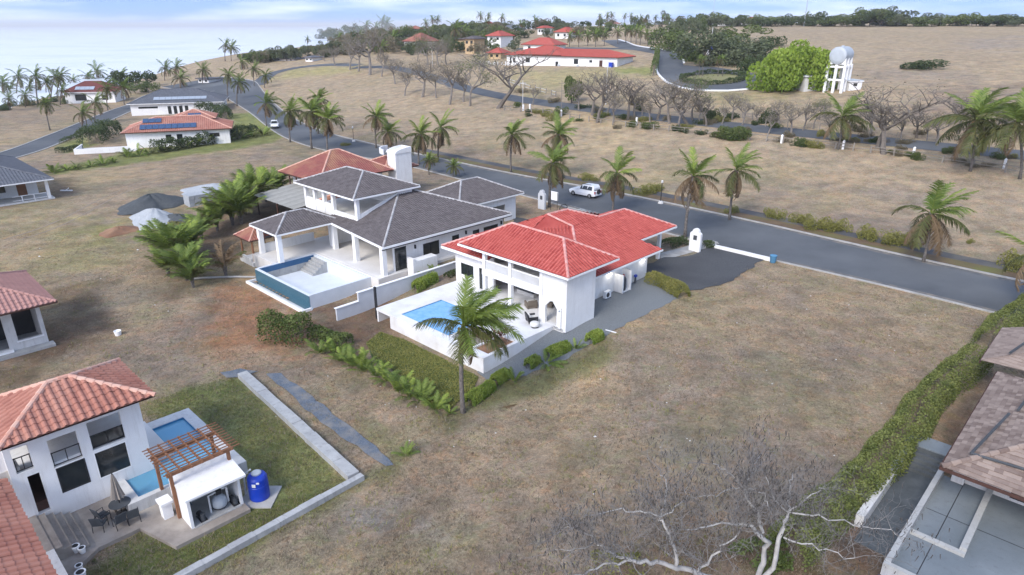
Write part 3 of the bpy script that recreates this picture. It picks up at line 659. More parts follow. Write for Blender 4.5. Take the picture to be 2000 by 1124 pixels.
# small roof of the left wing
mb = MB(); cm = MB(); q0, q1, q2, q3 = (40.3, 42.0, 3.75), (40.3, 48.6, 3.75), (42.6, 46.4, 4.75), (42.6, 42.0, 4.75)
roofface(mb, [q0, q3, q2, q1], .35, .42, .085); roofface(mb, [q1, q2, (47, 46.4, 4.75), (47, 48.6, 3.75)], .35, .42, .085)
roofface(mb, [q2, q3, (47, 42, 4.9), (47, 46.4, 4.8)], .35, .42, .05)
o = A.part('wing_roof', mb, RED, label='small red tiled roof over the left wing'); ridge(cm, q1, q2, .13); ridge(cm, q2, q3, .11); A.part('ridge_cap', cm, REDCAP, o)
A.part('fascia', MB().box(40.2, 40.34, 42.0, 48.6, 3.5, 3.73).box(40.34, 47, 48.5, 48.62, 3.5, 3.73), TRIM, o)
# walls
mb = MB()
mb.wall('T', 32.0, .22, 39.62, 43.5, -.1, 5.0, [(40.2, 43.0, 4.55, 4.9)])            # tall right wall with clerestory
mb.wall('S', 39.6, .25, 32.22, 34.6, -.1, 5.0, [(33.0, 34.3, .15, 2.35), (32.6, 34.6, 4.62, 4.95)])
mb.ext([(39.62, 34.3, 2.349), (39.62, 33.75, 2.349), (39.62, 34.3, 1.75)], (.2, 0, 0)); mb.ext([(39.62, 33.0, 2.349), (39.62, 33.0, 1.75), (39.62, 33.5, 2.349)], (.2, 0, 0))
mb.wall('T', 34.5, .22, 43.5, 55.5, -.1, 3.2)                                            # wing wall by the gravel
mb.box(43.28, 43.5, 32.22, 34.72, -.1, 5.0, .5)
mb.wall('S', 55.28, .22, 34.72, 43.5, -.1, 3.6, [(37, 39, 0, 2.2)])
mb.wall('S', 41.2, .22, 42.2, 47.6, -.1, 3.7, [(43.2, 44.2, .15, 2.3), (45.0, 46.8, 1.0, 2.2)])
mb.wall('T', 47.4, .22, 41.4, 55, -.1, 3.7)
mb.wall('S', 45.6, .2, 34.72, 42.2, .12, 2.72, [(36.4, 38.0, .12, 2.2)])
mb.wall('S', 43.52, .2, 34.72, 44, 3.06, 5.0, [(35.5, 37.4, 3.2, 4.6), (39, 41, 3.2, 4.6)])
A.part('wall', mb, WHITE)
mb = MB(); mb.box(39.5, 39.85, 34.61, 42.0, 2.62, 3.12).box(39.85, 43.28, 32.3, 42.2, 2.80, 3.05).box(43.28, 45.6, 34.75, 42.2, 2.80, 3.05); A.part('balcony_slab', mb, WHITE)
for t in (34.6, 38.3, 41.6): A.part('column', MB().box(39.52, 39.87, t, t + .35, .12, 2.62).box(39.53, 39.86, t + .01, t + .34, 3.12, 5.0), TRIM)
A.part('carport_column', MB().box(60.9, 61.25, 36.5, 36.85, -.1, 3.6), TRIM); A.part('carport_column', MB().box(60.9, 61.25, 42.6, 42.95, -.1, 3.6), TRIM)
for a, b in ((34.98, 38.28), (38.68, 41.58)):
    m = MB(); n = int((b - a) / .125)
    for i in range(n): y = a + (b - a) * (i + .5) / n; m.box(39.62, 39.68, y - .028, y + .028, 3.22, 4.02)
    o = A.part('balustrade', m, TRIM); A.part('rail', MB().box(39.58, 39.72, a, b, 4.02, 4.10).box(39.59, 39.71, a, b, 3.14, 3.22), TRIM, o)
A.window('S', 43.52, 35.5, 37.4, 3.2, 4.6, -1); A.window('S', 43.52, 39, 41, 3.2, 4.6, -1); A.window('S', 41.2, 45.0, 46.8, 1.0, 2.2, -1)
A.part('door', MB().box(41.22, 41.28, 43.2, 44.2, .15, 2.3), GLASS); A.part('door', MB().box(45.62, 45.68, 36.4, 38.0, .12, 2.2), BLACK)
# terrace, pool, planters
mb = MB()
mb.box(31.3, 32.1, 33.3, 45.3, -1.6, .15).box(32.1, 36.8, 44.7, 45.3, -1.6, .15).box(36.8, 45.5, 38.0, 47.4, -.6, .15).box(36.8, 39.6, 33.6, 38.0, -.6, .148).box(39.6, 43.28, 32.25, 38.0, -.2, .146).box(43.28, 45.5, 34.75, 38.0, -.2, .146)
mb.box(32.1, 36.8, 38.0, 38.35, -1.6, .149).box(32.1, 39.6, 33.3, 33.6, -1.6, .16).box(31.35, 36.8, 45.3, 47.4, -.08, .147).box(35.2, 36.8, 33.6, 38.0, -.6, .15).box(32.1, 35.2, 35.2, 35.4, -1, .14)
mb.box(31.4, 36.8, 47.2, 47.4, -1.5, -.08).box(33.2, 33.4, 45.3, 47.2, -1.5, -.08)
A.part('terrace', mb, M('white_terrace', (.74, .74, .74), (.66, .66, .66), rough=.55, scale=.8, c3=(.60, .58, .55), s3=.6))
o = A.part('pool', MB().box(32.1, 36.8, 38.35, 44.7, -1.3, -1.1).box(32.1, 32.13, 38.35, 44.7, -1.1, .1).box(36.77, 36.8, 38.35, 44.7, -1.1, .1).box(32.13, 36.77, 38.35, 38.38, -1.1, .1).box(32.13, 36.77, 44.67, 44.7, -1.1, .1), BLUEP)
A.part('water', MB().box(32.14, 36.76, 38.39, 44.66, -.4, .06), BLUEW, o)
A.part('planter_soil', MB().box(32.1, 35.2, 33.6, 35.2, -1, .02), SOIL); A.part('sunken_floor', MB().box(32.1, 35.2, 35.4, 38.0, -1, -.35), STONE)
A.part('bench', MB().box(34.2, 34.7, 35.8, 37.6, -.349, .05).box(32.2, 32.6, 35.8, 37.6, -.349, .0), DKWOOD)
# wall lights (lit), alcove
for s_ in (49.0, 54.6):
    A.part('wall_light', MB().box(s_ - .16, s_ + .16, 34.36, 34.5, 2.0, 2.32), LAMP)
    ld = bpy.data.lights.new('wall_light', 'POINT'); ld.energy = 9; ld.shadow_soft_size = .1; ld.color = (1, .95, .88); lo_ = bpy.data.objects.new('wall_light_glow', ld); link(lo_, A.e); lo_.location = (s_ - 45, 34.1 - 38, 2.15)
A.part('alcove', MB().box(49.9, 50.05, 33.5, 34.5, 0, 1.9).box(51.2, 51.35, 33.5, 34.5, 0, 2.1).box(50.05, 51.2, 33.55, 34.5, 0, .12), WHITE)
g = thing('gas_cylinder', 'tall grey gas cylinder with red valve cap in the wall alcove', 'gas cylinder', W(50.62, 33.95, .12), ROT)
ob('tank', MB().lathe((0, 0, 0), [(.26, 0), (.28, .08), (.28, 1.15), (.2, 1.35), (.1, 1.42)]), DGREY, g, smooth=True); ob('valve_cap', MB().lathe((0, 0, 1.42), [(.12, 0), (.13, .12), (.05, .2)]), REDP, g)
g = thing('air_conditioner', 'white air-conditioning unit standing against the red-roofed villa', 'air conditioner', W(48.0, 33.9, .02), ROT)
ob('casing', MB().box(-.42, .42, -.16, .18, .1, .75), TRIM, g); ob('fan_grille', MB().tube([(-.08, -.165, .42), (-.08, -.19, .42)], [.24, .22], 16), BLACK, g); ob('foot', MB().box(-.35, -.28, -.2, .2, -.03, .1), BLACK, g); ob('foot', MB().box(.28, .35, -.2, .2, -.03, .1), BLACK, g)
g = thing('water_pump', 'small blue water pump at the villa wall beyond the alcove', 'pump', W(53.1, 34.2, 0), ROT)
ob('body', MB().cyl((0, 0, .05), (0, 0, .75), .11, .09), DGREY, g); ob('head', MB().box(-.14, .14, -.12, .12, .75, .95), TANKB, g)
# terrace furniture
def armchair(label, S, T, rz, mat, cush, z=.15, name='armchair'):
    g = thing(name, label, 'armchair', W(S, T, z), ROT + rz)
    ob('seat', MB().box(-.42, .42, -.42, .36, .08, .34), mat, g); ob('backrest', MB().ext([(-.42, .30, .34), (-.42, .46, .34), (-.42, .54, .85), (-.42, .42, .85)], (.84, 0, 0)), mat, g)
    ob('armrest', MB().box(-.5, -.38, -.42, .42, .1, .6), mat, g); ob('armrest', MB().box(.38, .5, -.42, .42, .1, .6), mat, g)
    ob('cushion', MB().box(-.36, .36, -.44, .28, .345, .48).ext([(-.34, .14, .48), (-.34, .28, .48), (-.34, .40, .86), (-.34, .27, .86)], (.68, 0, 0)), cush, g)
    for x in (-.38, .38):
        for y in (-.36, .36): ob('leg', MB().cyl((x, y, -.01), (x, y, .1), .03), DKWOOD, g)
armchair('round wicker armchair under the balcony, nearest the column', 41.2, 37.4, R(150), WICK, CUSH); armchair('wicker armchair deeper under the balcony', 42.6, 36.4, R(200), WICK, CUSH)
armchair('white cushioned lounge chair with black frame on the open terrace', 38.9, 35.2, R(60), BLACK, CUSH); 
g = thing('footstool', 'white round-edged footstool beside the terrace lounge chair', 'footstool', W(38.3, 34.3, .15), ROT + .4)
ob('cushion', MB().lathe((0, 0, .12), [(.34, 0), (.42, .06), (.42, .26), (.34, .34), (.1, .36)], 14), CUSH, g, smooth=True); ob('base', MB().lathe((0, 0, -.01), [(.3, 0), (.34, .13)], 14), BLACK, g)
g = thing('sofa', 'grey sofa with an orange cushion under the villa balcony', 'sofa', W(43.4, 39.8, .15), ROT + R(90))
ob('seat', MB().box(-1.1, 1.1, -.45, .4, .0, .4), CUSH, g); ob('backrest', MB().box(-1.1, 1.1, .3, .5, .4, .85), DGREY, g); ob('cushion', MB().box(-.9, -.5, .12, .29, .401, .75), ORANGE, g)
g = thing('outdoor_shower', 'slim white shower panel on the villa front wall', 'shower', W(39.5, 32.55, .15), ROT); ob('panel', MB().box(-.06, .06, -.1, .1, 0, 1.9), TRIM, g); ob('nozzle', MB().cyl((-.06, 0, 1.7), (-.2, 0, 1.65), .05), STEEL, g)
# ---------------------------------------------------------------- B: dark-roofed villa
B = Hs('dark_roofed_villa', 'unfinished white villa with dark grey tiled roofs and an empty infinity pool', 'house', 44, 60)
mb = MB(); cm = MB(); e = 3.55; kb = .31
b0, b1 = (36.3, 52.8, e), (54.3, 52.6, e); dd = 8.1; hpB = (36.3 + dd, 52.8 + dd, e + kb * dd); rg0, rg1 = (45.3, 61.8, e + kb * 9), (46.4, 61.7, e + kb * 9); eB = (37.2, 60.9, e); eC = (37.8, 66, e)
roofface(mb, [b0, b1, rg1, rg0], .30, .38, .06); roofface(mb, [b0, hpB, eB], .30, .38, .06); roofface(mb, [eB, (38.95, 60.9, e + kb * 1.7), (38.95, 66, e + kb * 1.2), eC], .30, .38, .06)
roofface(mb, [b1, (54.3, 68, e), (47.5, 68, e + kb * 6.5), rg1], .3, .38, .06)
o = B.part('main_roof', mb, DARKR, label='large dark grey tiled main roof'); ridge(cm, b0, rg0, .13); ridge(cm, b1, rg1, .14); ridge(cm, rg0, rg1, .13); B.part('ridge_cap', cm, DARKCAP, o)
fm = MB(); fm.ext([(36.1, 52.7, 3.32), (54.35, 52.5, 3.32), (54.35, 52.62, 3.32), (36.22, 52.82, 3.32)], (0, 0, .21)); fm.ext([(36.2, 52.82, 3.32), (36.32, 52.82, 3.32), (37.82, 65.9, 3.32), (37.68, 65.9, 3.32)], (0, 0, .21)); B.part('fascia', fm, TRIM, o)
B.part('gutter', MB().ext([(36.1, 52.64, 3.24), (54.35, 52.44, 3.24), (54.35, 52.6, 3.24), (36.1, 52.8, 3.24)], (0, 0, .075)), BLACK, o)
B.part('soffit', MB().poly([(36.3, 52.8, 3.45), (37.8, 66, 3.45), (38.9, 66, 3.45), (54, 64.2, 3.45), (54.3, 52.6, 3.45)]), SOFF, o)
e = 3.55
hiproof(B, 30.9, 38.9, 64.2, 70.1, e, 4.9, DARKR, DARKCAP, .30, .38, name='porch_roof', axis='S', hgt=.06, capr=.12)
hiproof(B, 51.5, 62.9, 58.6, 67.2, e, 5.6, DARKR, DARKCAP, .30, .38, name='rear_roof', axis='S', hgt=.06, capr=.13)
hiproof(B, 38.2, 47.2, 60.4, 72.8, 6.75, 8.5, DARKR, DARKCAP, .30, .38, name='pavilion_roof', axis='T', hgt=.06, capr=.12)
mb = MB()
mb.wall('T', 53.6, .22, 38.1, 54.0, -.3, 3.6, [(38.2, 39.7, .3, 2.75), (41.9, 44.1, .85, 2.4), (46.0, 47.0, 1.6, 2.4), (49.1, 50.1, 1.75, 2.35), (50.8, 53.1, 1.9, 2.35)])
mb.wall('S', 43.0, .22, 53.82, 66, .3, 3.6); mb.wall('S', 38.2, .22, 65.0, 66.2, .3, 3.6); mb.wall('T', 66.0, .22, 38.42, 43.2, .3, 3.6)
mb.wall('S', 53.8, .22, 53.82, 64, -.3, 3.6); mb.wall('T', 59.2, .22, 54.0, 62, -.3, 3.6, [(57, 60, 0, 2.4)]); mb.wall('S', 61.8, .22, 59.42, 66.5, -.3, 3.6)
mb.wall('T', 69.2, .2, 31.4, 38, .3, 1.3)
B.part('wall', mb, WHITE)
mb = MB(); mb.ext([(38.9, 60.9, 3.8), (46.2, 60.9, 5.9), (46.2, 60.9, 6.75), (45.6, 60.9, 6.72), (38.9, 60.9, 4.62)], (0, .22, 0))
mb.box(38.9, 39.1, 61.12, 66.0, 3.85, 4.5).box(38.9, 39.1, 66, 72, 3.7, 5.1).box(39.1, 46.4, 61.12, 72, 3.72, 3.95).box(46.3, 46.5, 61.1, 72, 3.9, 6.7)
B.part('parapet', mb, WHITE)
for s_, t_ in ((39.0, 61.0), (39.0, 65.7), (39.0, 67.6), (39.0, 69.6), (39.0, 71.6), (46.2, 61.0)): B.part('pavilion_column', MB().box(s_ - .18, s_ + .2, t_ - .12, t_ + .3, 3.9, 6.7), TRIM)
for s_, t_ in ((36.7, 53.5), (37.3, 59.3), (31.4, 64.8), (31.5, 69.2), (38.0, 64.6)):
    B.part('column', MB().box(s_ - .25, s_ + .25, t_ - .25, t_ + .25, .3, 3.55), TRIM)
B.part('floor_slab', MB().box(36.0, 54, 53.0, 69.9, -1.3, .3).box(30.6, 36.0, 65.2, 69.9, -1.4, .3).box(35.6, 36.0, 53, 65.2, -1.3, .28), TERR)
B.part('counter', MB().box(39.2, 42.4, 51.9, 52.9, -.6, 1.45).box(39.2, 39.5, 51.9, 52.9, 1.45, 1.75), WHITE)
for a in ((41.9, 44.1, .85, 2.4, 1), (46.0, 47.0, 1.6, 2.4, 0), (49.1, 50.1, 1.75, 2.35, 0), (50.8, 53.1, 1.9, 2.35, 1)): B.window('T', 53.6, *a[:4], -1, a[4])
B.part('sliding_door', MB().box(38.2, 39.7, 53.66, 53.7, .3, 2.75).box(38.9, 38.96, 53.62, 53.66, .3, 2.75), GLASS)
for s_ in (40.8, 48.0, 53.6): B.part('wall_lamp', MB().box(s_ - .07, s_ + .07, 53.42, 53.6, 2.2, 2.6), BLACK)
for z in (2.0, 2.45, 2.9): B.part('shade_rail', MB().box(32, 37.8, 69.0, 69.1, z, z + .12), DGREY)
# empty infinity pool
mb = MB(); mb.box(28.6, 28.9, 54.3, 65.2, -2.2, .18).box(28.9, 35.6, 54.3, 54.55, -2.2, .2).box(28.9, 35.6, 64.95, 65.2, -2.2, .22).box(35.35, 35.6, 54.55, 64.95, -2.2, .21).box(28.9, 35.35, 54.55, 64.95, -2.2, -1.25)
o = B.part('pool', mb, M('pool_shell', (.62, .66, .70), (.54, .58, .62), scale=1.0), label='empty rectangular pool of pale plaster')
B.part('tile_face', MB().box(28.57, 28.6, 54.28, 65.2, -1.9, .12), TEALT, o, label='dark teal mosaic overflow wall')
B.part('tile_band', MB().box(28.95, 35.3, 64.92, 64.95, -.45, .15), M('navy_tile', (.03, .095, .20), (.04, .12, .24), rough=.3), o); B.part('rough_wall', MB().box(28.95, 35.3, 64.91, 64.94, -1.25, -.452), CONC, o)
m = MB()
for i in range(5): m.box(34.95 - i * .35, 35.34, 62.3, 64.9, -1.25 + (4 - i) * .24 - .0, -1.25 + (5 - i) * .24)
B.part('pool_steps', m, CONC, o); B.part('catch_basin', MB().box(27.5, 27.75, 54.0, 65.4, -1.9, -.95).box(27.75, 28.6, 54.0, 65.4, -1.9, -1.5).box(27.75, 28.57, 54.0, 54.2, -1.5, -.96).box(27.75, 28.57, 65.2, 65.4, -1.5, -.96), WHITE, o)
g = thing('boundary_wall', 'pale grey stepped boundary wall between the two pool terraces', 'wall', W(36, 50.2, 0), ROT)
def off_(mb): mb.v = [(x - 36, y - 50.2, z) for x, y, z in mb.v]; return mb
ob('wall_panel', off_(MB().box(28.9, 31.3, 50.1, 50.3, -2.2, .0)), CONCB, g); ob('wall_panel', off_(MB().box(31.3, 44, 50.1, 50.3, -2, .85)), CONCB, g); ob('coping', off_(MB().box(28.8, 31.3, 50.04, 50.36, .0, .07).box(31.24, 44.05, 50.04, 50.36, .85, .92)), TRIM, g)
ob('steel_post', MB().box(-.09, .09, -.09, .09, -1, 2.1), BLACK, None, 'black steel post standing at the corner of the white pool terrace', 'post', loc=W(31.5, 47.6, 0), rz=ROT)
ob('garden_edging', MB().tube([W(28.9, 66.0, -1.05), W(27.5, 67.6, -1.05), W(25, 69.6, -1.0), W(23.6, 70.3, -1.0)], .12, 6), KERB, None, 'thin pale concrete edging curving from the infinity pool', 'edging')
# ---------------------------------------------------------------- C: older red roof behind, chimney tower
Cc = Hs('red_roofed_house', 'older white house with weathered red tiled roof and a tall white stair tower', 'house', 52, 84)
hiproof(Cc, 45.3, 57.6, 79.6, 90.6, 4.4, 7.4, OLDRED, TERRACAP, .34, .42, hgt=.07, fascia=DKWOOD, fz=.14)
hiproof(Cc, 56.5, 62.8, 80.4, 87.4, 4.2, 5.6, OLDRED, TERRACAP, .34, .42, hgt=.07, name='rear_roof', fascia=DKWOOD, fz=.14)
hiproof(Cc, 42.2, 49.5, 71.2, 76.0, 3.0, 4.3, OLDRED, TERRACAP, .34, .42, hgt=.07, name='porch_roof', fascia=DKWOOD, fz=.14)
Cc.part('wall', MB().wall('S', 46.8, .22, 81, 89.5, -.1, 4.3, [(82, 85, 1, 2.6), (86, 88.5, 1, 2.6)]).wall('T', 81, .22, 47.02, 56.5, -.1, 4.3, [(49, 52, 1, 2.8)]).wall('T', 89.3, .22, 47.02, 56.5, -.1, 4.3).wall('S', 56.3, .22, 81.2, 89.3, -.1, 4.3), WHITE)
Cc.part('tower', MB().box(58.0, 60.9, 79.6, 81.6, -.1, 6.9), WHITE, label='tall plain white tower')
m = MB(); prev = None
arc = [(58.0 - .1 + 0, 6.6)] + [(60.9 - 3.0 * math.cos(R(a)) , 6.6 + .75 * math.sin(R(a))) for a in range(0, 91, 10)]
m.ext([(x, 79.5, z) for x, z in arc[1:]] + [(60.9, 79.5, 6.6)], (0, .2, 0)); m.ext([(x, 81.6, z) for x, z in arc[1:]] + [(60.9, 81.6, 6.6)], (0, .2, 0)); m.box(60.7, 60.9, 79.7, 81.6, 6.9, 7.35)

for i in range(8):
    a0, a1 = R(180 + i * 11), R(180 + (i + 1) * 11.05); c_ = (60.2, 81.6); pp = [(c_[0] + r_ * math.cos(a), c_[1] - r_ * math.sin(a)) for r_, a in ((2.9, a0), (2.9, a1), (2.7, a1), (2.7, a0))]; m.ext([(x, y, 6.35) for x, y in pp], (0, 0, .75))
Cc.part('curved_parapet', m, WHITE)
for a in ((82, 85), (86, 88.5)): Cc.window('S', 46.8, a[0], a[1], 1, 2.6, -1, 2)
Cc.window('T', 81, 49, 52, 1, 2.8, -1, 2)
m = MB()
for t_ in np.arange(80.5, 90, 1.9): m.cyl((45.6, t_, 0), (45.6, t_, 4.3), .1)
for t_ in np.arange(80.5, 88, 1.9): m.tube([(45.6, t_, 1), (45.6, t_ + 1.9, 2.2)], .05, 4); m.tube([(45.6, t_, 2.2), (45.6, t_ + 1.9, 1)], .05, 4)
Cc.part('timber_posts', m, DKWOOD)
g = Hs('corrugated_pergola', 'lean-to pergola with grey corrugated sheet roof beside the red-roofed house', 'pergola', 43, 80)
m = MB(); n = 26
for i in range(n):
    t0 = 76.2 + i * .42; z = 2.5; m.add([(39.4, t0, z), (46.4, t0, z + .7), (46.4, t0 + .21, z + .78), (39.4, t0 + .21, z + .08), (46.4, t0 + .42, z + .7), (39.4, t0 + .42, z)], [(0, 3, 2, 1), (3, 5, 4, 2)], (i % 4) / 4)
g.part('sheet_roof', m, M('corrugated_sheet', (.36, .35, .31), (.21, .205, .185), tv=.5, rough=.6))
for s_, t_ in ((39.7, 76.5), (39.7, 81), (39.7, 86.5), (46, 76.5), (46, 86.5)): g.part('post', MB().cyl((s_, t_, -.6), (s_, t_, 2.5 + (s_ - 39.4) * .1), .1), DKWOOD)
g = Hs('gazebo', 'small open gazebo with red tiled pyramid roof on brown posts', 'gazebo', 32, 71)
hiproof(g, 30.2, 33.9, 69.3, 73.0, 1.9, 3.1, OLDRED, TERRACAP, .3, .36, hgt=.06, fascia=DKWOOD, fz=.1, capr=.1)
for s_ in (30.7, 33.4):
    for t_ in (69.8, 72.5): g.part('post', MB().cyl((s_, t_, -1.2), (s_, t_, 1.85), .11), WOOD)
g.part('plinth', MB().box(30.4, 33.7, 69.5, 72.8, -1.6, -.75).box(30.4, 30.7, 70, 72.3, -.75, -.35), OFFW)
# ---------------------------------------------------------------- D: terracotta house, lower left
D = Hs('terracotta_house', 'white house with terracotta barrel-tile roof and blue pool, lower left', 'house', 6, 38, -1.1)
def tiled(h, name, faces, mat, capmat, caps, pitch, row, hgt, budget, prof=PROF, stagger=False, piece='tile', label=None, lift=.035, fas=None):
    """a roof whose nearest tiles are each an object"""
    under = MB(); T_ = []
    for f in faces: roofface(under, f, pitch, row, hgt, lift, prof, tiles=T_, stagger=stagger)
    o = h.part(name, under, mat, label=label)
    def key(t):
        c = sum((Vector(v) for v in t[0]), Vector()) / len(t[0]); w_ = W(c.x, c.y, c.z); d = w_ - Vector((0, 0, HC)); f = d.y * math.cos(PITCH) - d.z * math.sin(PITCH)
        u = CX + FPX * d.x / f; v = CY - FPX * (d.y * math.sin(PITCH) + d.z * math.cos(PITCH)) / f
        return f + (0 if -20 < u < 2020 and v < 1140 else 500)
    T_.sort(key=key); rest = MB()
    for i, (vs, fs, r) in enumerate(T_):
        if i < budget:
            m = MB(); c = sum((Vector(v) for v in vs), Vector()) / len(vs); m.add([Vector(v) - c for v in vs], fs, r * .9)
            q = bpy.data.objects.new(piece, m.mesh(piece, mat)); link(q, o); q.location = c - Vector(h.o)
        else: rest.add(vs, fs, r * .9)
    if rest.v: h.part('remaining_' + piece + 's', rest, mat, o, kind='stuff')
    cm = MB()
    for p, q in caps: ridge(cm, p, q, .15, .45)
    if caps: h.part('ridge_cap', cm, capmat, o)
    return o
d0, d1, d2, d3 = (2.2, 37.2, 4.6), (9.55, 37.2, 4.6), (9.55, 43.3, 4.6), (2.2, 43.3, 4.6); e0, e1 = (5.3, 40.2, 5.95), (6.3, 40.2, 5.95)
tiled(D, 'upper_roof', [[d0, d1, e1, e0], [d1, d2, e1], [d3, d0, e0], [d2, d3, e0, e1]], TERRA, TERRACAP, [(d0, e0), (d1, e1), (d2, e1), (d3, e0), (e0, e1)], .40, .40, .10, 170, label='upper terracotta barrel-tile hip roof')
D.part('soffit', MB().poly([(2.2, 37.2, 4.5), (2.2, 43.3, 4.5), (9.55, 43.3, 4.5), (9.55, 37.2, 4.5)]), DKWOOD)
tiled(D, 'lower_roof', [[(2.25, 38.2, 2.4), (-2.5, 38.2, 4.2), (-2.5, 25, 4.2), (2.25, 25, 2.4)]], TERRA, TERRACAP, [], .40, .40, .10, 125, label='lower terracotta roof at the photo corner')
D.part('roof_edge_wall', MB().box(-2.5, 2.9, 38.25, 39.3, 2.3, 2.75), SOFF)
mb = MB()
mb.wall('T', 38.0, .3, 2.4, 8.55, -1.4, 4.5, [(2.7, 3.45, 2.5, 3.95), (4.27, 5.62, 2.05, 3.75), (6.15, 7.8, 2.2, 3.95), (4.29, 5.67, .4, 2.0 - .02), (6.1, 7.78, .3, 2.05), (3.05, 3.6, -.3, 2.15)])
mb.wall('S', 8.55, .3, 38.0, 42.6, -1.4, 4.5, [(39, 42, 2.2, 3.9), (39, 41.8, .3, 2.05)]).wall('T', 42.3, .3, 2.4, 8.55, -1.4, 4.5).wall('S', 2.1, .3, 38.3, 42.3, -1.4, 4.5, [(39, 41.5, 2.4, 3.9)])
mb.box(2.4, 8.55, 38.3, 42.3, 2.06, 2.2)
D.part('wall', mb, WHITE); D.part('floor', MB().box(2.4, 8.55, 38.3, 42.3, -1.3, .28), DKWOOD)
D.part('interior_wall', MB().box(5.9, 6.0, 38.5, 42.3, .29, 2.05).box(6.0, 6.6, 39.4, 41.5, .29, 1.7), OFFW)
for (a0, a1, z0) in ((2.7, 3.45, 2.5), (4.27, 5.62, 2.05), (6.15, 7.8, 2.2)):
    m = MB().box(a0, a1, 38.02, 38.06, z0 + .85, z0 + .9).box(a0, a1, 38.02, 38.06, z0 + .1, z0 + .14)
    for x in (a0 + .04, (a0 + a1) / 2, a1 - .04): m.box(x - .02, x + .02, 38.02, 38.06, z0 + .14, z0 + .85)
    D.part('railing', m, BLACK)
D.part('railing_panel', MB().box(6.2, 7.75, 38.09, 38.11, 2.32, 3.0), GLASS)
for a in ((4.29, 5.67, .4, 1.98),): D.window('T', 38.0, *a, -1, 0, deep=.12)
D.window('T', 38.0, 6.1, 7.78, .3, 2.05, -1, 0, TRIM, deep=.12)
g = thing('kitchen_unit', 'brown barbecue counter visible through the open ground-floor window', 'counter', W(7.2, 39.4, .28), ROT); ob('cabinet', MB().box(-.5, .5, -.25, .25, 0, .8), WOOD, g); ob('worktop', MB().box(-.53, .53, -.28, .28, .8, .86), BLACK, g)
D.part('rear_terrace', MB().box(8.85, 10.2, 38.6, 43.5, -1.4, -.25), TERR, label='pale tiled landing beside the pool')
# pool court (one thing)
Pl = Hs('garden_pool', 'blue L-shaped swimming pool with pale stone rim and steps', 'pool', 10, 39, -1.1)
Pl.part('rim', MB().box(6.6, 7.25, 35.4, 39.0, -1.5, -.3).box(7.25, 9.0, 35.4, 35.75, -1.5, -.3).box(9.0, 12.9, 34.6, 35.1, -1.5, -.3).box(12.2, 12.9, 35.1, 43.2, -1.5, -.31).box(10.2, 12.2, 42.3, 43.2, -1.5, -.3).box(8.86, 9.0, 35.1, 35.75, -1.5, -.3), OFFW)
o = Pl.part('basin', MB().box(7.25, 12.2, 35.1, 42.3, -1.9, -1.7).box(12.17, 12.2, 35.1, 42.3, -1.7, -.35).box(10.2, 12.17, 42.27, 42.3, -1.7, -.35).box(7.25, 7.28, 35.75, 39, -1.7, -.35), BLUEP)
m = MB()
for i in range(4): m.box(7.3 + i * .38, 7.68 + i * .38, 35.8, 38.0, -1.7, -.62 - i * .2)
Pl.part('pool_steps', m, BLUEP, o); Pl.part('ledge', MB().box(10.0, 12.15, 35.2, 42.2, -1.7, -.62), BLUEPALE, o)
WAT = bpy.data.materials.new('clear_pool_water'); WAT.use_nodes = True; wt = WAT.node_tree; wb = wt.nodes['Principled BSDF']; wb.inputs['Base Color'].default_value = (.25, .62, .85, 1); wb.inputs['Roughness'].default_value = .04; wb.inputs['Transmission Weight'].default_value = .55; wb.inputs['IOR'].default_value = 1.33
_n = wt.nodes.new('ShaderNodeTexNoise'); _n.inputs['Scale'].default_value = 2.5; _n.inputs['Detail'].default_value = 4; _b = wt.nodes.new('ShaderNodeBump'); _b.inputs['Strength'].default_value = .25; _b.inputs['Distance'].default_value = .05
wt.links.new(_n.outputs['Fac'], _b.inputs['Height']); wt.links.new(_b.outputs['Normal'], wb.inputs['Normal'])
Pl.part('water', MB().box(7.3, 12.16, 35.8, 42.25, -1.1, -.45), WAT, o)
# paved patio with steps
Pt = Hs('patio', 'brown stamped-stone patio with steps beside the terracotta house', 'patio', 5, 35, -1.2)
Pt.part('paving', MB().prism([(2.2, 29.9), (3.4, 33.2), (4.6, 34.0), (6.6, 34.0), (7.4, 31.2), (11.4, 31.2), (11.4, 34.9), (8.85, 35.05), (8.85, 35.39), (6.6, 35.39), (6.6, 38), (2.2, 38)], -1.6, -.98), STONE)
for i in range(4): Pt.part('step', MB().box(2.9 + i * .36, 3.26 + i * .36, 34.4, 37.9, -1.2, -.25 - i * .19).box(3.22 + i * .36, 3.27 + i * .36, 34.4, 37.9, -.26 - i * .19, -.235 - i * .19), STONE)
Pt.part('upper_paving', MB().box(0.5, 2.9, 30.5, 38.0, -1.2, -.2), STONE); Pt.part('edge_wall', MB().box(2.55, 2.9, 30.0, 34.4, -1.6, -.16), OFFW)
# timber pergola over the pool
Pg = Hs('timber_pergola', 'reddish timber pergola with a lattice roof over the pool edge', 'pergola', 10, 34.5, -1)
for t_, z in ((35.5, 1.75), (33.3, 1.75)): Pg.part('beam', MB().box(8.2, 11.8, t_ - .08, t_ + .08, z, z + .2), WOOD)
for s_, t_ in ((8.4, 35.5), (11.5, 35.5), (8.4, 33.3), (11.5, 33.3)): Pg.part('post', MB().box(s_ - .08, s_ + .08, t_ - .09, t_ + .09, -1.0, 1.75), WOOD)
for i in range(7): Pg.part('rafter', MB().box(8.3 + i * .55, 8.38 + i * .55, 32.9, 36.3, 1.955, 2.08), WOOD)
for i in range(11): t_ = 33.0 + i * .31; Pg.part('lattice_slat', MB().box(8.0, 12.1, t_ - .025, t_ + .025, 2.083, 2.13), WOOD)
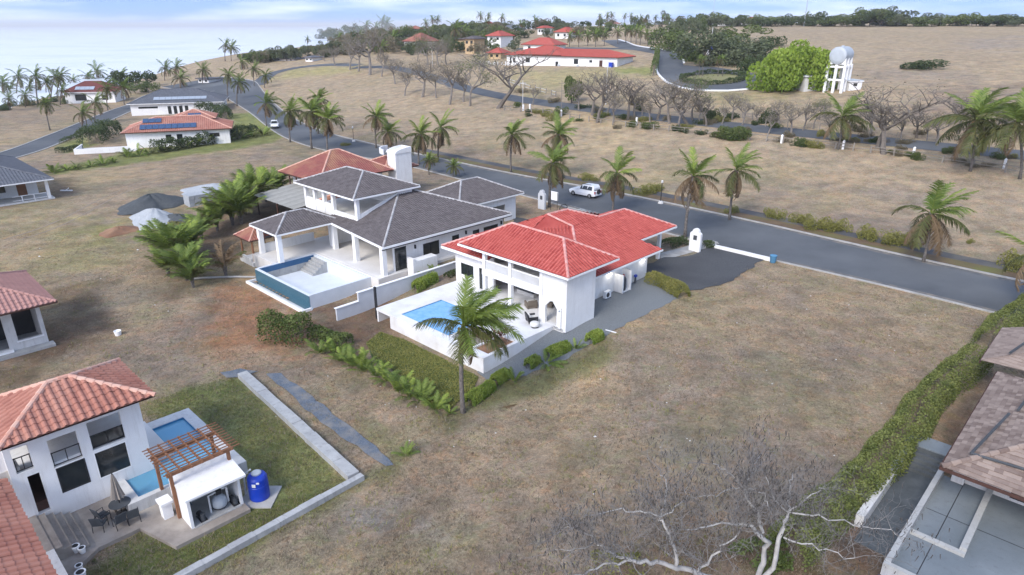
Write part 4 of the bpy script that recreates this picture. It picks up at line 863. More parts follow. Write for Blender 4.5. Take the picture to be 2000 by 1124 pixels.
# pump house
Ps = Hs('pump_house', 'low white flat-roofed pump house open at the front', 'shed', 10, 33, -1.1)
Ps.part('roof', MB().ext([(8.35, 31.5, 1.02), (11.55, 31.4, 1.02), (11.7, 34.3, 1.12), (8.55, 34.3, 1.12)], (0, 0, .12)), WHITE)
Ps.part('wall', MB().box(8.5, 8.65, 31.9, 34.2, -1.1, 1.02).box(11.2, 11.35, 31.9, 34.2, -1.1, 1.02).box(8.65, 11.2, 34.05, 34.2, -1.1, 1.05), WHITE); Ps.part('floor', MB().box(8.65, 11.2, 31.8, 34.05, -1.15, -.93), CONC)
g = thing('pool_filter', 'pale grey sand filter tank with white pipes inside the pump house', 'pool filter', W(10.3, 32.5, -.93), ROT)
ob('tank', MB().lathe((0, 0, 0), [(.2, 0), (.38, .12), (.42, .35), (.38, .62), (.2, .8), (.06, .84)]), STEEL, g, smooth=True); ob('band', MB().lathe((0, 0, .1), [(.39, 0), (.41, .06)]), BLACK, g)
ob('pipe', MB().tube([(-.55, -.1, 0), (-.55, -.1, 1.1), (.1, -.1, 1.15)], .06, 8), PIPE, g); ob('pipe', MB().tube([(.45, -.1, .2), (.45, -.1, 1.15), (.12, -.1, 1.2)], .06, 8), PIPE, g); ob('valve', MB().box(-.14, .14, -.2, .05, .95, 1.25), BLACK, g)
for i, (s_, l) in enumerate(((9.2, 'dark blue pool pump at the left of the pump house'), (11.0, 'small black pool pump right of the filter tank'))):
    g = thing('pool_pump', l, 'pump', W(s_, 32.35, -.93), ROT); ob('motor', MB().cyl((-.02, .25, .22), (-.02, -.15, .22), .15), BLACK, g); ob('strainer', MB().cyl((0, -.25, .05), (0, -.25, .45), .13), DGREY, g); ob('base', MB().box(-.18, .18, -.4, .3, 0, .06), BLACK, g)
g = thing('switchboard', 'dark electrical panels leaning inside the pump house', 'panel', W(8.95, 33.6, -.93), ROT); ob('panel', MB().box(-.2, .5, .3, .38, .5, 1.4), BLACK, g); ob('hose', MB().tube([(-.2, -1.2, 0), (-.22, -1.0, .8), (0, -.5, .9), (.2, -.2, .3)], .03, 6), TEALT, g)
g = thing('white_cabinet', 'small white cabinet at the pump house corner', 'cabinet', W(8.0, 33.9, -.98), ROT); ob('body', MB().box(-.25, .25, -.25, .25, .15, .95), TRIM, g); ob('lid', MB().box(-.32, .32, -.38, .38, .95, 1.1), TRIM, g); ob('leg', MB().box(-.24, .24, -.24, .24, 0, .15), TRIM, g)
g = thing('water_tank', 'tall blue plastic water tank beside the pump house', 'water tank', W(12.35, 32.0, -1.12))
ob('body', MB().lathe((0, 0, 0), [(.54, 0), (.56, .05), (.56, .9), (.54, .93), (.56, .96), (.54, 1.36), (.46, 1.5), (.27, 1.58)], 28), TANKB, g, smooth=False); ob('lid', MB().lathe((0, 0, 1.56), [(.27, 0), (.28, .1), (.2, .15), (.02, .16)], 20), STEEL, g)
ob('label_plate', MB().box(-.1, .1, -.585, -.565, 1.05, 1.25), PIPE, g); ob('label_plate', MB().box(.14, .30, -.545, -.50, 1.24, 1.33), PIPE, g); ob('fill_pipe', MB().tube([(-.9, .2, 0), (-.75, .1, 1.5), (-.3, 0, 1.85)], .05, 8), PIPE, g); ob('pad', MB().box(-.95, .95, -.95, .95, -.3, -.001), KERB, g)
# patio set
g = thing('patio_umbrella', 'closed taupe patio umbrella over the small table', 'umbrella', W(6.35, 36.0, -.98), ROT)
m = MB(); n = 10; prof = [(.05, 2.55), (.14, 2.2), (.24, 1.6), (.36, 1.05)]
vs = []
for j, (r_, z) in enumerate(prof):
    for i in range(2 * n): a = math.pi * i / n; rr = r_ * (1.0 if i % 2 else .62); vs.append((rr * math.cos(a), rr * math.sin(a), z))
m.add(vs, [(j * 2 * n + i, (j + 1) * 2 * n + i, (j + 1) * 2 * n + (i + 1) % (2 * n), j * 2 * n + (i + 1) % (2 * n)) for j in range(3) for i in range(2 * n)])
ob('canopy', m, CANV, g); ob('pole', MB().cyl((0, 0, 0), (0, 0, 2.6), .03, n=8), BLACK, g); ob('base', MB().lathe((0, 0, 0), [(.28, 0), (.28, .05), (.06, .12)]), BLACK, g)
g = thing('patio_table', 'dark glass-topped patio table under the closed umbrella', 'table', W(6.35, 35.95, -.98), ROT); ob('tabletop', MB().lathe((0, 0, .66), [(.55, 0), (.55, .035)], 18), DGREY, g)
for i in range(4): a = R(45 + 90 * i); ob('leg', MB().cyl((.34 * math.cos(a), .34 * math.sin(a), 0), (.42 * math.cos(a), .42 * math.sin(a), .66), .022, n=6), BLACK, g)
def patio_chair(label, S, T, rz):
    g = thing('patio_chair', label, 'chair', W(S, T, -.98), ROT + rz, 'patio chairs'); ob('seat', MB().box(-.27, .27, -.27, .25, .38, .43), DGREY, g); ob('backrest', MB().ext([(-.27, .22, .43), (-.27, .27, .43), (-.27, .42, 1.0), (-.27, .38, 1.0)], (.54, 0, 0)), DGREY, g)
    for x in (-.28, .28):
        ob('leg', MB().tube([(x, -.25, 0), (x, -.25, .62), (x, .25, .62)], .02, 6), BLACK, g); ob('leg', MB().tube([(x, .3, 0), (x, .24, .45)], .02, 6), BLACK, g)
patio_chair('dark patio chair at the left of the table, turned away', 5.45, 36.0, R(110)); patio_chair('dark patio chair set apart at far left', 5.15, 35.4, R(140)); patio_chair('dark patio chair nearest the lawn, left of the pair', 5.95, 34.9, R(185)); patio_chair('dark patio chair nearest the lawn, right of the pair', 6.6, 34.8, R(170))
def planter(label, S, T, z, r=.2, h=.38):
    g = thing('plant_pot', label, 'plant pot', W(S, T, z), ROT, 'white plant pots'); ob('pot', MB().lathe((0, 0, 0), [(r * .75, 0), (r, h * .9), (r * 1.06, h * .92), (r * 1.06, h), (r * .8, h)]), TRIM, g, smooth=False); ob('soil', MB().lathe((0, 0, h - .01), [(r * .8, 0), (r * .7, .02)]), BLACK, g)
planter('white plant pot farther back, left of a pair by the steps', 3.75, 34.5, -.98); planter('white plant pot farther back, right of a pair by the steps', 3.95, 34.2, -.98, .17, .32); planter('white plant pot nearer, second along the patio edge', 3.5, 33.0, -.98, .17, .3); planter('larger white plant pot nearest the photo bottom', 3.4, 32.3, -.98, .24, .42)
# concrete footings in the grass
def beam(label, a, b, wd, z0, z1, segs, mat=CONC):
    a, b = Vector(a), Vector(b); g = thing('concrete_footing', label, 'footing', a.lerp(b, .5).to_3d() + Vector((0, 0, 0))); o_ = g.location; nn = (b - a).normalized(); nv = Vector((-nn.y, nn.x, 0))
    for i in range(segs):
        p = a.lerp(b, i / segs) - o_; q = a.lerp(b, (i + .992) / segs) - o_; w1 = wd * rnd.uniform(.92, 1.08); w2 = wd * rnd.uniform(.92, 1.08); zz = rnd.uniform(-.02, .02)
        vs = []
        for (c, ww) in ((p, w1), (q, w2)):
            for sgn in (-1, 1):
                for z in (z0, z1 + zz): vs.append((c.x + nv.x * sgn * ww / 2, c.y + nv.y * sgn * ww / 2, z - o_.z))
        ob('block', MB().add(vs, [(0, 1, 3, 2), (4, 6, 7, 5), (0, 4, 5, 1), (2, 3, 7, 6), (1, 5, 7, 3), (0, 2, 6, 4)]), mat, g)
    return g
beam('grey concrete retaining footing running down beside the gravel drain', W(18.1, 46.3), W(17.0, 29.5), .75, -1.7, -.78, 9); beam('grey concrete kerb wall along the lower edge of the pool lawn', W(17.4, 29.2), W(6.5, 29.0), .42, -1.7, -.85, 8)
# ---------------------------------------------------------------- E: brown shingle house, right edge
E_ = Hs('shingle_house', 'house with brown shingle roof and grey terraces at the right edge', 'house', 38, 1)
s0, s1, s2, s3 = (34.9, 3.8, 3.4), (49.3, 4.3, 3.4), (42.5, -7, 6.4), (35.0, -18, 3.4)
tiled(E_, 'roof', [[(35.0, 3.8, 3.4), (48.6, 3.8, 3.4), (42, -2.5, 6.1), (41.3, -2.5, 6.1)], [(35.0, 3.8, 3.4), (41.3, -2.5, 6.1), (41.3, -14, 6.1), (35.0, -14, 3.4)], [(48.6, 3.8, 3.4), (48.6, -12, 3.4), (42, -12, 6.1), (42, -2.5, 6.1)]], SHING, SHING, [((35.0, 3.8, 3.4), (41.3, -2.5, 6.1))], .36, .27, .0, 290, FLAT, True, 'shingle', 'brown weathered shingle roof', .04)
mb = MB()
roofface(mb, [(49.5, 4.9, 3.5), (56.5, 4.9, 3.5), (56.5, -1.0, 5.6), (53.5, -1.0, 5.6)], .36, .27, 0, .028, FLAT, None, True); roofface(mb, [(49.5, 4.9, 3.5), (53.5, -1, 5.6), (49.5, -6, 3.9)], .36, .27, 0, .028, FLAT, None, True)
E_.part('rear_roof', mb, SHING); E_.part('fascia', MB().box(34.92, 34.98, -14, 3.86, 3.2, 3.38).box(34.98, 48.7, 3.82, 3.88, 3.2, 3.38).box(49.4, 56.5, 4.9, 4.96, 3.3, 3.48), DKWOOD)
def bar(label, a, b): E_.part('solar_pipe', MB().tube([a, b], .075, 6), DGREY, label=label)
bar('dark pipe across the shingles', (36.2, 2.9, 4.0), (41.2, 2.2, 4.35)); bar('dark pipe down the hip', (36.2, 2.9, 4.0), (36.6, -4, 4.3)); bar('dark pipe, upper run', (41.8, 1.9, 4.45), (46.8, 1.5, 4.6)); bar('dark pipe on the rear roof', (50.3, 3.6, 4.2), (54.5, 2.6, 4.6))
mb = MB(); mb.wall('S', 38.6, .3, -14, 3.2, 0, 3.3, [(-6, 1.0, .95, 2.8)]).wall('T', 3.2, .3, 38.6, 48, 0, 3.3, [(41, 43, 1, 2.4)]).box(38.3, 38.9, 3.0, 3.6, .8, 3.3)
E_.part('wall', mb, OFFW); E_.window('S', 38.6, -6, 1.0, .95, 2.8, -1, 3)
mb = MB(); mb.box(29.0, 38.6, -14, 4.0, -.3, .78); E_.part('terrace', mb, SLATE)
mb = MB(); mb.box(29.0, 38.6, 4.0, 4.25, -.3, 1.25).box(28.75, 29.0, -14, 4.25, -.3, 1.22).box(32.5, 38.6, 1.7, 1.98, .78, 1.12).box(32.25, 32.5, 1.7, 4.0, .78, .95)
E_.part('terrace_wall', mb, M('grey_plaster', (.42, .42, .40), (.32, .32, .31), scale=1, streak=(.22, .21, .19)))
for t_ in (3.0, -1.5, -5.5): E_.part('floor_joint', MB().box(29.0, 38.6, t_ - .02, t_ + .02, .78, .784), BLACK)
E_.part('floor_joint', MB().box(34.9, 34.94, -14, 3.95, .78, .785), BLACK)
m = MB().box(30.8, 40.2, 4.3, 6.0, -.3, .03).box(40.2, 41.4, 4.2, 6.2, -.3, 1.0)
for i in range(4): m.box(39.0 + i * .3, 40.2, 4.3, 6.0, .03, .2 + i * .19)
E_.part('side_path', m, M('dark_concrete', (.055, .062, .066), (.10, .11, .115), scale=.8, contrast=3, rough=.6), label='dark side passage with steps')  # dark mottled concrete tone over the whole passage
E_.part('side_wall', MB().box(32.0, 40.2, 6.0, 6.4, -.3, .75), OFFW); E_.part('landing', MB().box(40.25, 41.6, 3.9, 6.4, 1.0, 1.06), SLATE)
E_.part('skirt', MB().box(28.3, 28.7, -14, 4.3, -.3, .5), TANKB, label='blue painted strip below the terrace edge')
# ---------------------------------------------------------------- other houses, from the photograph's left to the skyline
def generic(name, label, O, rot, w_, d_, hw, rise, roof, cap, wall=WHITE, wins=(), eave=.7, prof=PROF3, pitch=.4, row=.45, cat='house', axis=None, extra=None, doors=(), group=None, fas=TRIM):
    """house in its own frame: x along w_, y along d_ (front face y=0)"""
    h = Hs(name, label, cat, 0, 0, 0, group, False, rot); h.e.location = O; ops = {'f': [], 'l': [], 'r': [], 'b': []}
    for (sd_, a0, a1, z0, z1) in list(wins) + list(doors): ops[sd_].append((a0, a1, z0, z1))
    m = MB(); m.wall('T', 0, .2, 0, w_, -.8, hw, ops['f']).wall('T', d_ - .2, .2, 0, w_, -.8, hw, ops['b']).wall('S', 0, .2, .2, d_ - .2, -.8, hw, ops['l']).wall('S', w_ - .2, .2, .2, d_ - .2, -.8, hw, ops['r'])
    h.part('wall', m, wall)
    hiproof(h, -eave, w_ + eave, -eave, d_ + eave, hw, hw + rise, roof, cap, pitch, row, prof, axis=axis, fascia=fas, hgt=.06)
    for (sd_, a0, a1, z0, z1) in wins:
        if sd_ == 'f': h.window('T', 0, a0, a1, z0, z1, -1, 1)
        elif sd_ == 'l': h.window('S', 0, a0, a1, z0, z1, -1, 1)
        elif sd_ == 'r': h.window('S', w_, a0, a1, z0, z1, 1, 1)
    for (sd_, a0, a1, z0, z1) in doors:
        if sd_ == 'f': h.part('door', MB().box(a0, a1, .05, .1, z0, z1), DKWOOD)
        elif sd_ == 'l': h.part('door', MB().box(.05, .1, a0, a1, z0, z1), DKWOOD)
        else: h.part('door', MB().box(w_ - .1, w_ - .05, a0, a1, z0, z1), DKWOOD)
    return h
# F grey roof, left edge
F_ = Hs('grey_roofed_house', 'white house with grey tiled roof and open veranda at left edge', 'house', 16, 122)
hiproof(F_, 3, 22.8, 115.6, 140, 3.1, 6.6, GREYR, GREYR, .4, .45, PROF3, hgt=.06)
F_.part('wall', MB().wall('T', 121.0, .2, 4, 21.6, -.2, 3.0, [(15.2, 17.6, 1.0, 2.4), (19.0, 20.2, 0.2, 2.3)]).wall('S', 21.4, .2, 121.2, 138, -.2, 3.0).box(13.9, 15.0, 117, 121, .2, 3.0), WHITE)
F_.part('floor', MB().box(10, 22.6, 116.4, 121, -.3, .2), OFFW); F_.window('T', 121.0, 15.2, 17.6, 1.0, 2.4, -1, 1); F_.part('door', MB().box(19.0, 20.2, 121.05, 121.1, .2, 2.3), WOOD)
for s_ in (14.4, 22.0): F_.part('column', MB().box(s_ - .2, s_ + .2, 116.5, 116.9, .2, 3.0), TRIM)
F_.part('rail', MB().box(17.5, 21.7, 116.6, 116.72, 1.0, 1.08).box(17.5, 21.7, 116.6, 116.72, .4, .46).box(18.6, 18.7, 116.6, 116.72, .2, 1.0).box(20.1, 20.2, 116.6, 116.72, .2, 1.0), TRIM)
for s_, t_ in ((14, 128), (15.5, 130.5)): F_.part('roof_vent', MB().cyl((s_, t_, 5.2), (s_, t_, 6.9), .16, n=8), TRIM)
# G pink-red roof, left edge
G_ = Hs('pink_roofed_house', 'low house under construction with pinkish red tiled roof at left edge', 'house', 6, 66, -.9)
hiproof(G_, -8, 10.3, 62.0, 72.3, 2.9, 5.0, PINKR, PINKR, .36, .42, hgt=.08, fascia=DKWOOD, fz=.12)
G_.part('wall', MB().wall('T', 63.6, .25, -6, 9.3, -1.6, 2.8, [(3.6, 6.6, -.7, 2.3), (7.3, 9.0, -.2, 2.3)]).wall('S', 9.05, .25, 63.85, 71, -1.6, 2.8), OFFW); G_.part('floor', MB().box(-6, 9.05, 63.85, 71, -1.5, -.85), CONC)
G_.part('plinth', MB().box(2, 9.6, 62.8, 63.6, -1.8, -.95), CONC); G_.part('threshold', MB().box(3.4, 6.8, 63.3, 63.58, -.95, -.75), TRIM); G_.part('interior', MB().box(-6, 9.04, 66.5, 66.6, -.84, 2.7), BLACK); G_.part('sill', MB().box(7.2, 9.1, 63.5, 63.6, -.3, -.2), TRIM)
ob('bucket', MB().lathe((0, 0, 0), [(.24, 0), (.3, .42), (.26, .43), (.2, .3)]), TRIM, None, 'white bucket lying on the brown field', 'bucket', loc=G(231, 655) )
# H solar terracotta house
hO = G(250, 291); H_ = generic('solar_house', 'terracotta-roofed white house with blue solar panels and palm hedge', hO, R(20), 20, 11, 3.3, 2.3, TERRA, TERRACAP, wins=[('f', 7.5, 8.6, .7, 2.5), ('f', 9.6, 10.7, .7, 2.5), ('f', 16, 18, 1.6, 2.4), ('l', 3, 5, .8, 2.4)], axis='S', fas=DKWOOD)
hiproof(H_, 8.5, 17.5, 5.0, 13.5, 4.9, 6.5, TERRA, TERRACAP, .4, .45, PROF3, name='upper_roof', hgt=.06, fascia=DKWOOD); H_.part('upper_wall', MB().box(9.2, 16.8, 5.7, 12.8, 3.3, 4.85), WHITE)
def panels(h, o3, ux, vy, nx, ny, pw, ph, mat=SOLAR, gap=.06):
    ux = Vector(ux).normalized(); vy = Vector(vy).normalized(); n = ux.cross(vy); o3 = Vector(o3)
    for i in range(nx):
        for j in range(ny):
            p = o3 + ux * i * (pw + gap) + vy * j * (ph + gap) + n * .14; q = h.part('solar_panel', MB().ext([p, p + ux * pw, p + ux * pw + vy * ph, p + vy * ph], n * .05), mat)
sl = 2.3 / 6.2
panels(H_, (2.8, 0.2, 3.3 + .9 * sl), (1, 0, 0), (0, 1, sl), 9, 1, 1.15, 2.0); panels(H_, (3.2, 2.9, 3.3 + 3.6 * sl), (1, 0, 0), (0, 1, sl), 3, 1, 1.15, 1.8); panels(H_, (11.8, 5.7, 4.9 + .7 * .376), (1, 0, 0), (0, 1, .376), 2, 1, 1.3, 1.7)
H_.part('air_conditioner', MB().box(14.2, 15.2, -.4, -.02, 1.9, 2.6), TRIM)
g = thing('garden_wall', 'low white garden wall around the solar house terrace', 'wall', G(190, 300), R(20)); ob('wall_panel', MB().box(-4, 6, 0, .25, -.3, 1.0), WHITE, g); ob('wall_panel', MB().box(-4, -3.75, .25, 7, -.3, 1.0), WHITE, g); ob('paving', MB().box(-3.7, 7, .3, 7, -.3, .12), TERR, g)
# I grey roof with solar
iO = G(258, 227); I_ = generic('grey_solar_house', 'white house with grey roof and pale solar panels near the sea', iO, R(17), 24, 15, 3.3, 3.2, GREYR, GREYR, wins=[('f', 2, 7, 1.9, 2.4), ('f', 9.5, 10.4, .2, 2.4), ('f', 11, 11.9, .2, 2.4), ('f', 12.5, 13.4, .2, 2.4), ('f', 14, 14.9, .8, 2.4), ('f', 17, 19, 1.9, 2.5), ('f', 20.5, 22.5, 1.9, 2.5)], axis='S')
sl = 3.2 / 8.2; panels(I_, (6, 1.0, 3.3 + 1.7 * sl), (1, 0, 0), (0, 1, sl), 9, 1, 1.5, 1.7, SOLARG)
sl2 = 3.2 / 8.2; panels(I_, (.6, 12.5, 3.3 + 1.3 * sl2), (0, -1, 0), (1, 0, sl2), 5, 1, 2.0, 1.6, M('bright_solar', (.6, .61, .61), rough=.2))
# J red roof by the sea
jO = G(130, 203); J_ = generic('seaside_house', 'white seaside house with dark red roof among coconut palms', jO, R(10), 15, 10, 3.6, 3.0, MAROON, MAROON, wins=[('f', 3, 6.4, .9, 2.9), ('f', 11, 13, 1, 2.6)], axis='S')
panels(J_, (3.2, .4, 3.6 + 1.1 * .53), (1, 0, 0), (0, 1, .53), 4, 1, 1.4, 1.8, SOLARG)
# K long white house on the rise
kO = G(990, 128); kx = G(1205, 131); kr = math.atan2(kx.y - kO.y, kx.x - kO.x); kw = (kx - kO).length
K_ = generic('long_white_house', 'long white single-storey house with red roof on the rise', kO, kr, kw, 12, 3.6, 2.0, FARRED, FARRED, wins=[('f', kw * .03, kw * .045, .8, 2.8), ('f', kw * .062, kw * .085, 1.0, 2.6), ('f', kw * .185, kw * .225, 1.2, 2.8), ('f', kw * .465, kw * .49, .2, 1.8), ('f', kw * .63, kw * .668, 1.2, 2.8), ('f', kw * .765, kw * .79, 1.8, 2.6)], doors=[('f', kw * .85, kw * .878, 0, 2.6)], axis='S', fas=DKWOOD)
hiproof(K_, kw * .12, kw * .52, -.6, 12.5, 3.9, 6.6, FARRED, FARRED, .4, .45, PROF3, name='raised_roof', axis='S', hgt=.05, fascia=DKWOOD)
for f in (.10, .49, .66): K_.part('air_conditioner', MB().box(kw * f, kw * f + .9, -.5, -.02, .2, .9), STEEL)
g = thing('blue_bin', 'blue bin standing against the long white house', 'bin', G(1193, 132), kr); ob('body', MB().ext([(-.6, -.5, 0), (.6, -.5, 0), (.7, .5, 0), (-.7, .5, 0)], (0, 0, 1.4)), TANKB, g); ob('lid', MB().box(-.75, .75, -.55, .55, 1.4, 1.5), TANKB, g)
# beyond
def far(label, u0, u1, vb, hpx, risepx, roof=FARRED, dpt=9., wall=WHITE, storeys=1, name='hill_house'):
    a = G(u0, vb); b = G(u1, vb); r_ = math.atan2(b.y - a.y, b.x - a.x); L = (b - a).length; mp_ = mpp(a); hw = hpx * mp_; ws = []
    for s_ in range(storeys):
        z = hw * (s_ + .35) / storeys; nW = max(2, int(L / 5))
        for i in range(nW): x = L * (i + .35 + .3 * rnd.random()) / nW; ws.append(('f', max(.3, x - .6), min(L - .3, x + .6), z, z + hw * .4 / storeys))
    return generic(name, label, a, r_, L, dpt, hw, risepx * mp_, roof, roof, wall, wins=ws, prof=FLAT, pitch=.8, row=.6, group='houses on the hill', fas=DKWOOD)
far('red pyramid-roofed pavilion behind the long white house', 1022, 1082, 100, 12, 12, dpt=10)
far('small open-sided red pavilion left of the long white house', 954, 978, 116, 12, 9, dpt=6, wall=BEIGE)
far('beige square tower house beside the tall royal palms', 909, 926, 106, 28, 5, DARKR, 8, BEIGE, 2)
far('long beige wing joined to the square tower house', 890, 909, 100, 22, 1, DARKR, 14, BEIGE)
far('white two-storey hill house with orange-red roof, mid hill', 952, 978, 94, 22, 9, FARRED, 10, WHITE, 2)
far('brown-roofed white bungalow among trees on the hillside', 790, 825, 98, 16, 15, OLDRED, 12)
far('white mansion with dark red roof on the skyline, left end', 758, 795, 66, 12, 4, OLDRED, 12, WHITE, 2)
far('white gabled skyline mansion with pointed tower', 795, 825, 67, 15, 6, OLDRED, 10, WHITE, 2)
far('orange-roofed white house high on the hill centre', 958, 977, 60, 8, 10, FARRED, 10)
far('grey-roofed house right of the orange-roofed one', 972, 1005, 66, 8, 8, GREYR, 10)
far('long pale red roof along the skyline behind the palms', 955, 1012, 45, 5, 6, OLDRED, 10)
far('pale house with pink roof left on the skyline', 884, 906, 50, 7, 5, PINKR, 9)
far('white house with red roof in the trees above the long white house', 1050, 1062, 68, 12, 4, FARRED, 9)
far('orange-red roofed house beside the palm avenue', 1084, 1110, 76, 12, 9, FARRED, 10)
far('small pinkish house among skyline trees, centre', 1185, 1210, 46, 8, 6, PINKR, 9)
far('white skyline house left of the far right field', 1370, 1392, 50, 9, 4, GREYR, 9)
far('red-roofed house on the skyline, right of centre', 1420, 1446, 46, 7, 7, FARRED, 9)
far('pale red-roofed house rightmost of the skyline pair', 1456, 1492, 44, 9, 7, FARRED, 10)
far('tiny white cottage by the promontory road', 597, 610, 121, 8, 3, GREYR, 6); far('long low white sheds on the promontory', 537, 575, 119, 4, 3, GREYR, 6)
far('small white hut by the shore road bend', 388, 408, 163, 9, 2, GREYR, 6)
# water tower
wt0 = G(1612, 180); m_ = mpp(wt0)
Wt = thing('water_tower', 'white concrete water tower carrying a horizontal grey steel tank', 'water tower', G(1632, 178), R(-42))
hh = 50 * m_; wx, wy = 31 * m_, 36 * m_; rr = 15.5 * m_; cw = .27
for x in (-wx / 2, 0, wx / 2):
    for y in (-wy / 2, 0, wy / 2):
        if x or y: ob('column', MB().box(x - cw, x + cw, y - cw, y + cw, -.8, hh), TRIM, Wt)
for z in (hh * .40, hh * .88):
    for x in (-wx / 2, wx / 2): ob('beam', MB().box(x - .18, x + .18, -wy / 2 + .2, -.2, z, z + .4).box(x - .18, x + .18, .2, wy / 2 - .2, z, z + .4), TRIM, Wt)
    for y in (-wy / 2, wy / 2): ob('beam', MB().box(-wx / 2 + .2, -.2, y - .18, y + .18, z + .003, z + .403).box(.2, wx / 2 - .2, y - .18, y + .18, z + .003, z + .403), TRIM, Wt)
for y in (-wy / 2, 0, wy / 2): ob('cradle', MB().ext([(-wx / 2, y - .2, hh), (-wx / 2, y - .2, hh + rr * .75), (-rr * .5, y - .2, hh + .15), (rr * .5, y - .2, hh + .15), (wx / 2, y - .2, hh + rr * .75), (wx / 2, y - .2, hh)], (0, .4, 0)), TRIM, Wt)
zc = hh + rr * 1.05; hl = wy / 2 + .5
tk = MB(); tk.tube([(0, y, zc) for y in (-hl - .25, -hl - .2, -hl, hl, hl + .2, hl + .25)], [.3, rr * .7, rr, rr, rr * .7, .3], 32)
ob('tank', tk, STEEL, Wt); ob('hatch', MB().lathe((0, 0, zc + rr - .05), [(.35, 0), (.35, .25), (.1, .28)]), STEEL, Wt); ob('ladder', MB().box(-wx / 2 - .4, -wx / 2 - .3, -.25, .25, -.5, hh + 2), STEEL, Wt)
generic('pump_shed', 'small white shed at the foot of the water tower', G(1657, 178), R(10), 3.2, 3, 2.2, .25, STEEL, STEEL, wins=[('f', 1, 2, 1.0, 1.7)], prof=FLAT, cat='shed', eave=.2)
generic('utility_shed', 'small grey shed in the shade of the bright green tree', G(1569, 180), R(10), 3.6, 4, 3.6, .3, STEEL, STEEL, wins=[('f', 1, 2, 1.2, 2.0)], wall=OFFW, prof=FLAT, cat='shed', eave=.3)
# ================================================================ VEGETATION
nrg = np.random.default_rng(11)
def frond_mesh(name, n, droop, width, mat, seed, lw=.012, sweep=.55, hang=.35):
    """one pinnate frond of unit length along +X, arching down"""
    r = np.random.default_rng(seed); K = 9; p = np.zeros((K, 3)); tn = []
    for i in range(K):
        th = -droop * (i / (K - 1)) ** 1.5; tn.append((math.cos(th), 0, math.sin(th)))
        if i: p[i] = p[i - 1] + np.array(tn[i]) / (K - 1)
    V = []; tv = []
    for s in np.linspace(.10, 1.0, n):
        f = s * (K - 1); i = min(int(f), K - 2); b = p[i] + (p[i + 1] - p[i]) * (f - i); t = np.array(tn[i])
        ln = width * (math.sin(math.pi * min(1, .12 + .80 * s)) ** .7) * r.uniform(.8, 1.15)
        for sd_ in (-1, 1):
            d = t * sweep + np.array((0, sd_ * .85, 0)) + np.array((0, 0, -hang * r.uniform(.5, 1.6))) + r.normal(size=3) * .10; d /= np.linalg.norm(d)
            m = b + d * ln * .5 + np.array((0, 0, .02 * ln)); e = b + d * ln + np.array((0, 0, -ln * .22)); w_ = t * lw
            V.append([b - w_, b + w_, m + w_ * 1.1, m - w_ * 1.1]); V.append([m - w_ * 1.1, m + w_ * 1.1, e + w_ * .15, e - w_ * .15]); c = r.random(); tv += [c, min(1, c + .15)]
    for i in range(K - 1):
        w_ = np.array((0, .014 * (1.15 - i / K), 0)); V.append([p[i] - w_, p[i] + w_, p[i + 1] + w_ * .85, p[i + 1] - w_ * .85]); tv.append(.95)
        w_ = np.array((0, 0, .012 * (1.15 - i / K))); V.append([p[i] - w_, p[i] + w_, p[i + 1] + w_ * .85, p[i + 1] - w_ * .85]); tv.append(.95)
    return quads(name, np.array(V), tv, mat)
def fset(n, lw, w_=.24):
    return {'g': [frond_mesh('frond', n, .55 + .25 * i, w_, PGREEN, 20 + i, lw, .7, .15) for i in range(3)] + [frond_mesh('frond', n, .5, w_, PBRIGHT, 29, lw, .8, .1)],
            'o': [frond_mesh('frond', n, .95 + .3 * i, w_, POLIVE, 40 + i, lw, .55, .4) for i in range(3)],
            'b': [frond_mesh('frond', n, .8 + .3 * i, w_ * .8, PBROWN, 60 + i, lw, .5, .9) for i in range(3)]}
FR_HI = fset(62, .0085, .29); FR_MID = fset(30, .013, .26); FR_LO = fset(13, .024)
def frond_dirs(n, rg, wind, brown, up=1.0):
    out_ = []
    for i in range(n):
        f = (i + .5) / n; a = i * 2.39996 + rg.uniform(-.3, .3); e = R(84) - f * R(84 + 62 * up); e += rg.normal() * .08
        d = Vector((math.cos(e) * math.cos(a), math.cos(e) * math.sin(a), math.sin(e))); d += Vector(wind) * (.55 if e > 0 else .25); d.normalize()
        k = 'g' if f < (.38 if up > .3 else .72) else ('b' if f > 1 - brown else 'o'); out_.append((d, k, 1.0 - .25 * abs(f - .55)))
    return out_
def frame(d, roll=0.):
    x = d.normalized(); y = Vector((0, 0, 1)).cross(x)
    if y.length < .05: y = Vector((0, 1, 0))
    y.normalize(); z = x.cross(y); m = Matrix((x, y, z)).transposed()
    return m @ Matrix.Rotation(roll, 3, 'X')
def crown_point(base, uc, vc):
    d = ray(uc, vc); t = base.y / d[1]; return Vector((d[0] * t, base.y, HC + d[2] * t))
CROWNS = []
def far_crown(seed, brown):
    rg = np.random.default_rng(seed); V = []; tv = []; mi = []
    me0 = FR_LO
    cols = {'g': 0, 'o': 1, 'b': 2}
    for d, k, L in frond_dirs(17, rg, (.55, 0, .0), brown):
        f = me0[k][int(rg.integers(0, 3))]; co = np.empty(len(f.vertices) * 3, 'f'); f.vertices.foreach_get('co', co); co = co.reshape(-1, 3) * L
        m = np.array(frame(d, rg.uniform(-.5, .5))); co = co @ m.T; V.append(co.reshape(-1, 4, 3)); tv.append(rg.random(len(co) // 4)); mi.append(np.full(len(co) // 4, cols[k], 'i'))
    me = quads('crown', np.concatenate(V), np.concatenate(tv), PGREEN); me.materials.append(POLIVE); me.materials.append(PBROWN); me.polygons.foreach_set('material_index', np.concatenate(mi)); return me
CROWNS = [far_crown(100 + i, .32 if i % 2 else .15) for i in range(5)]
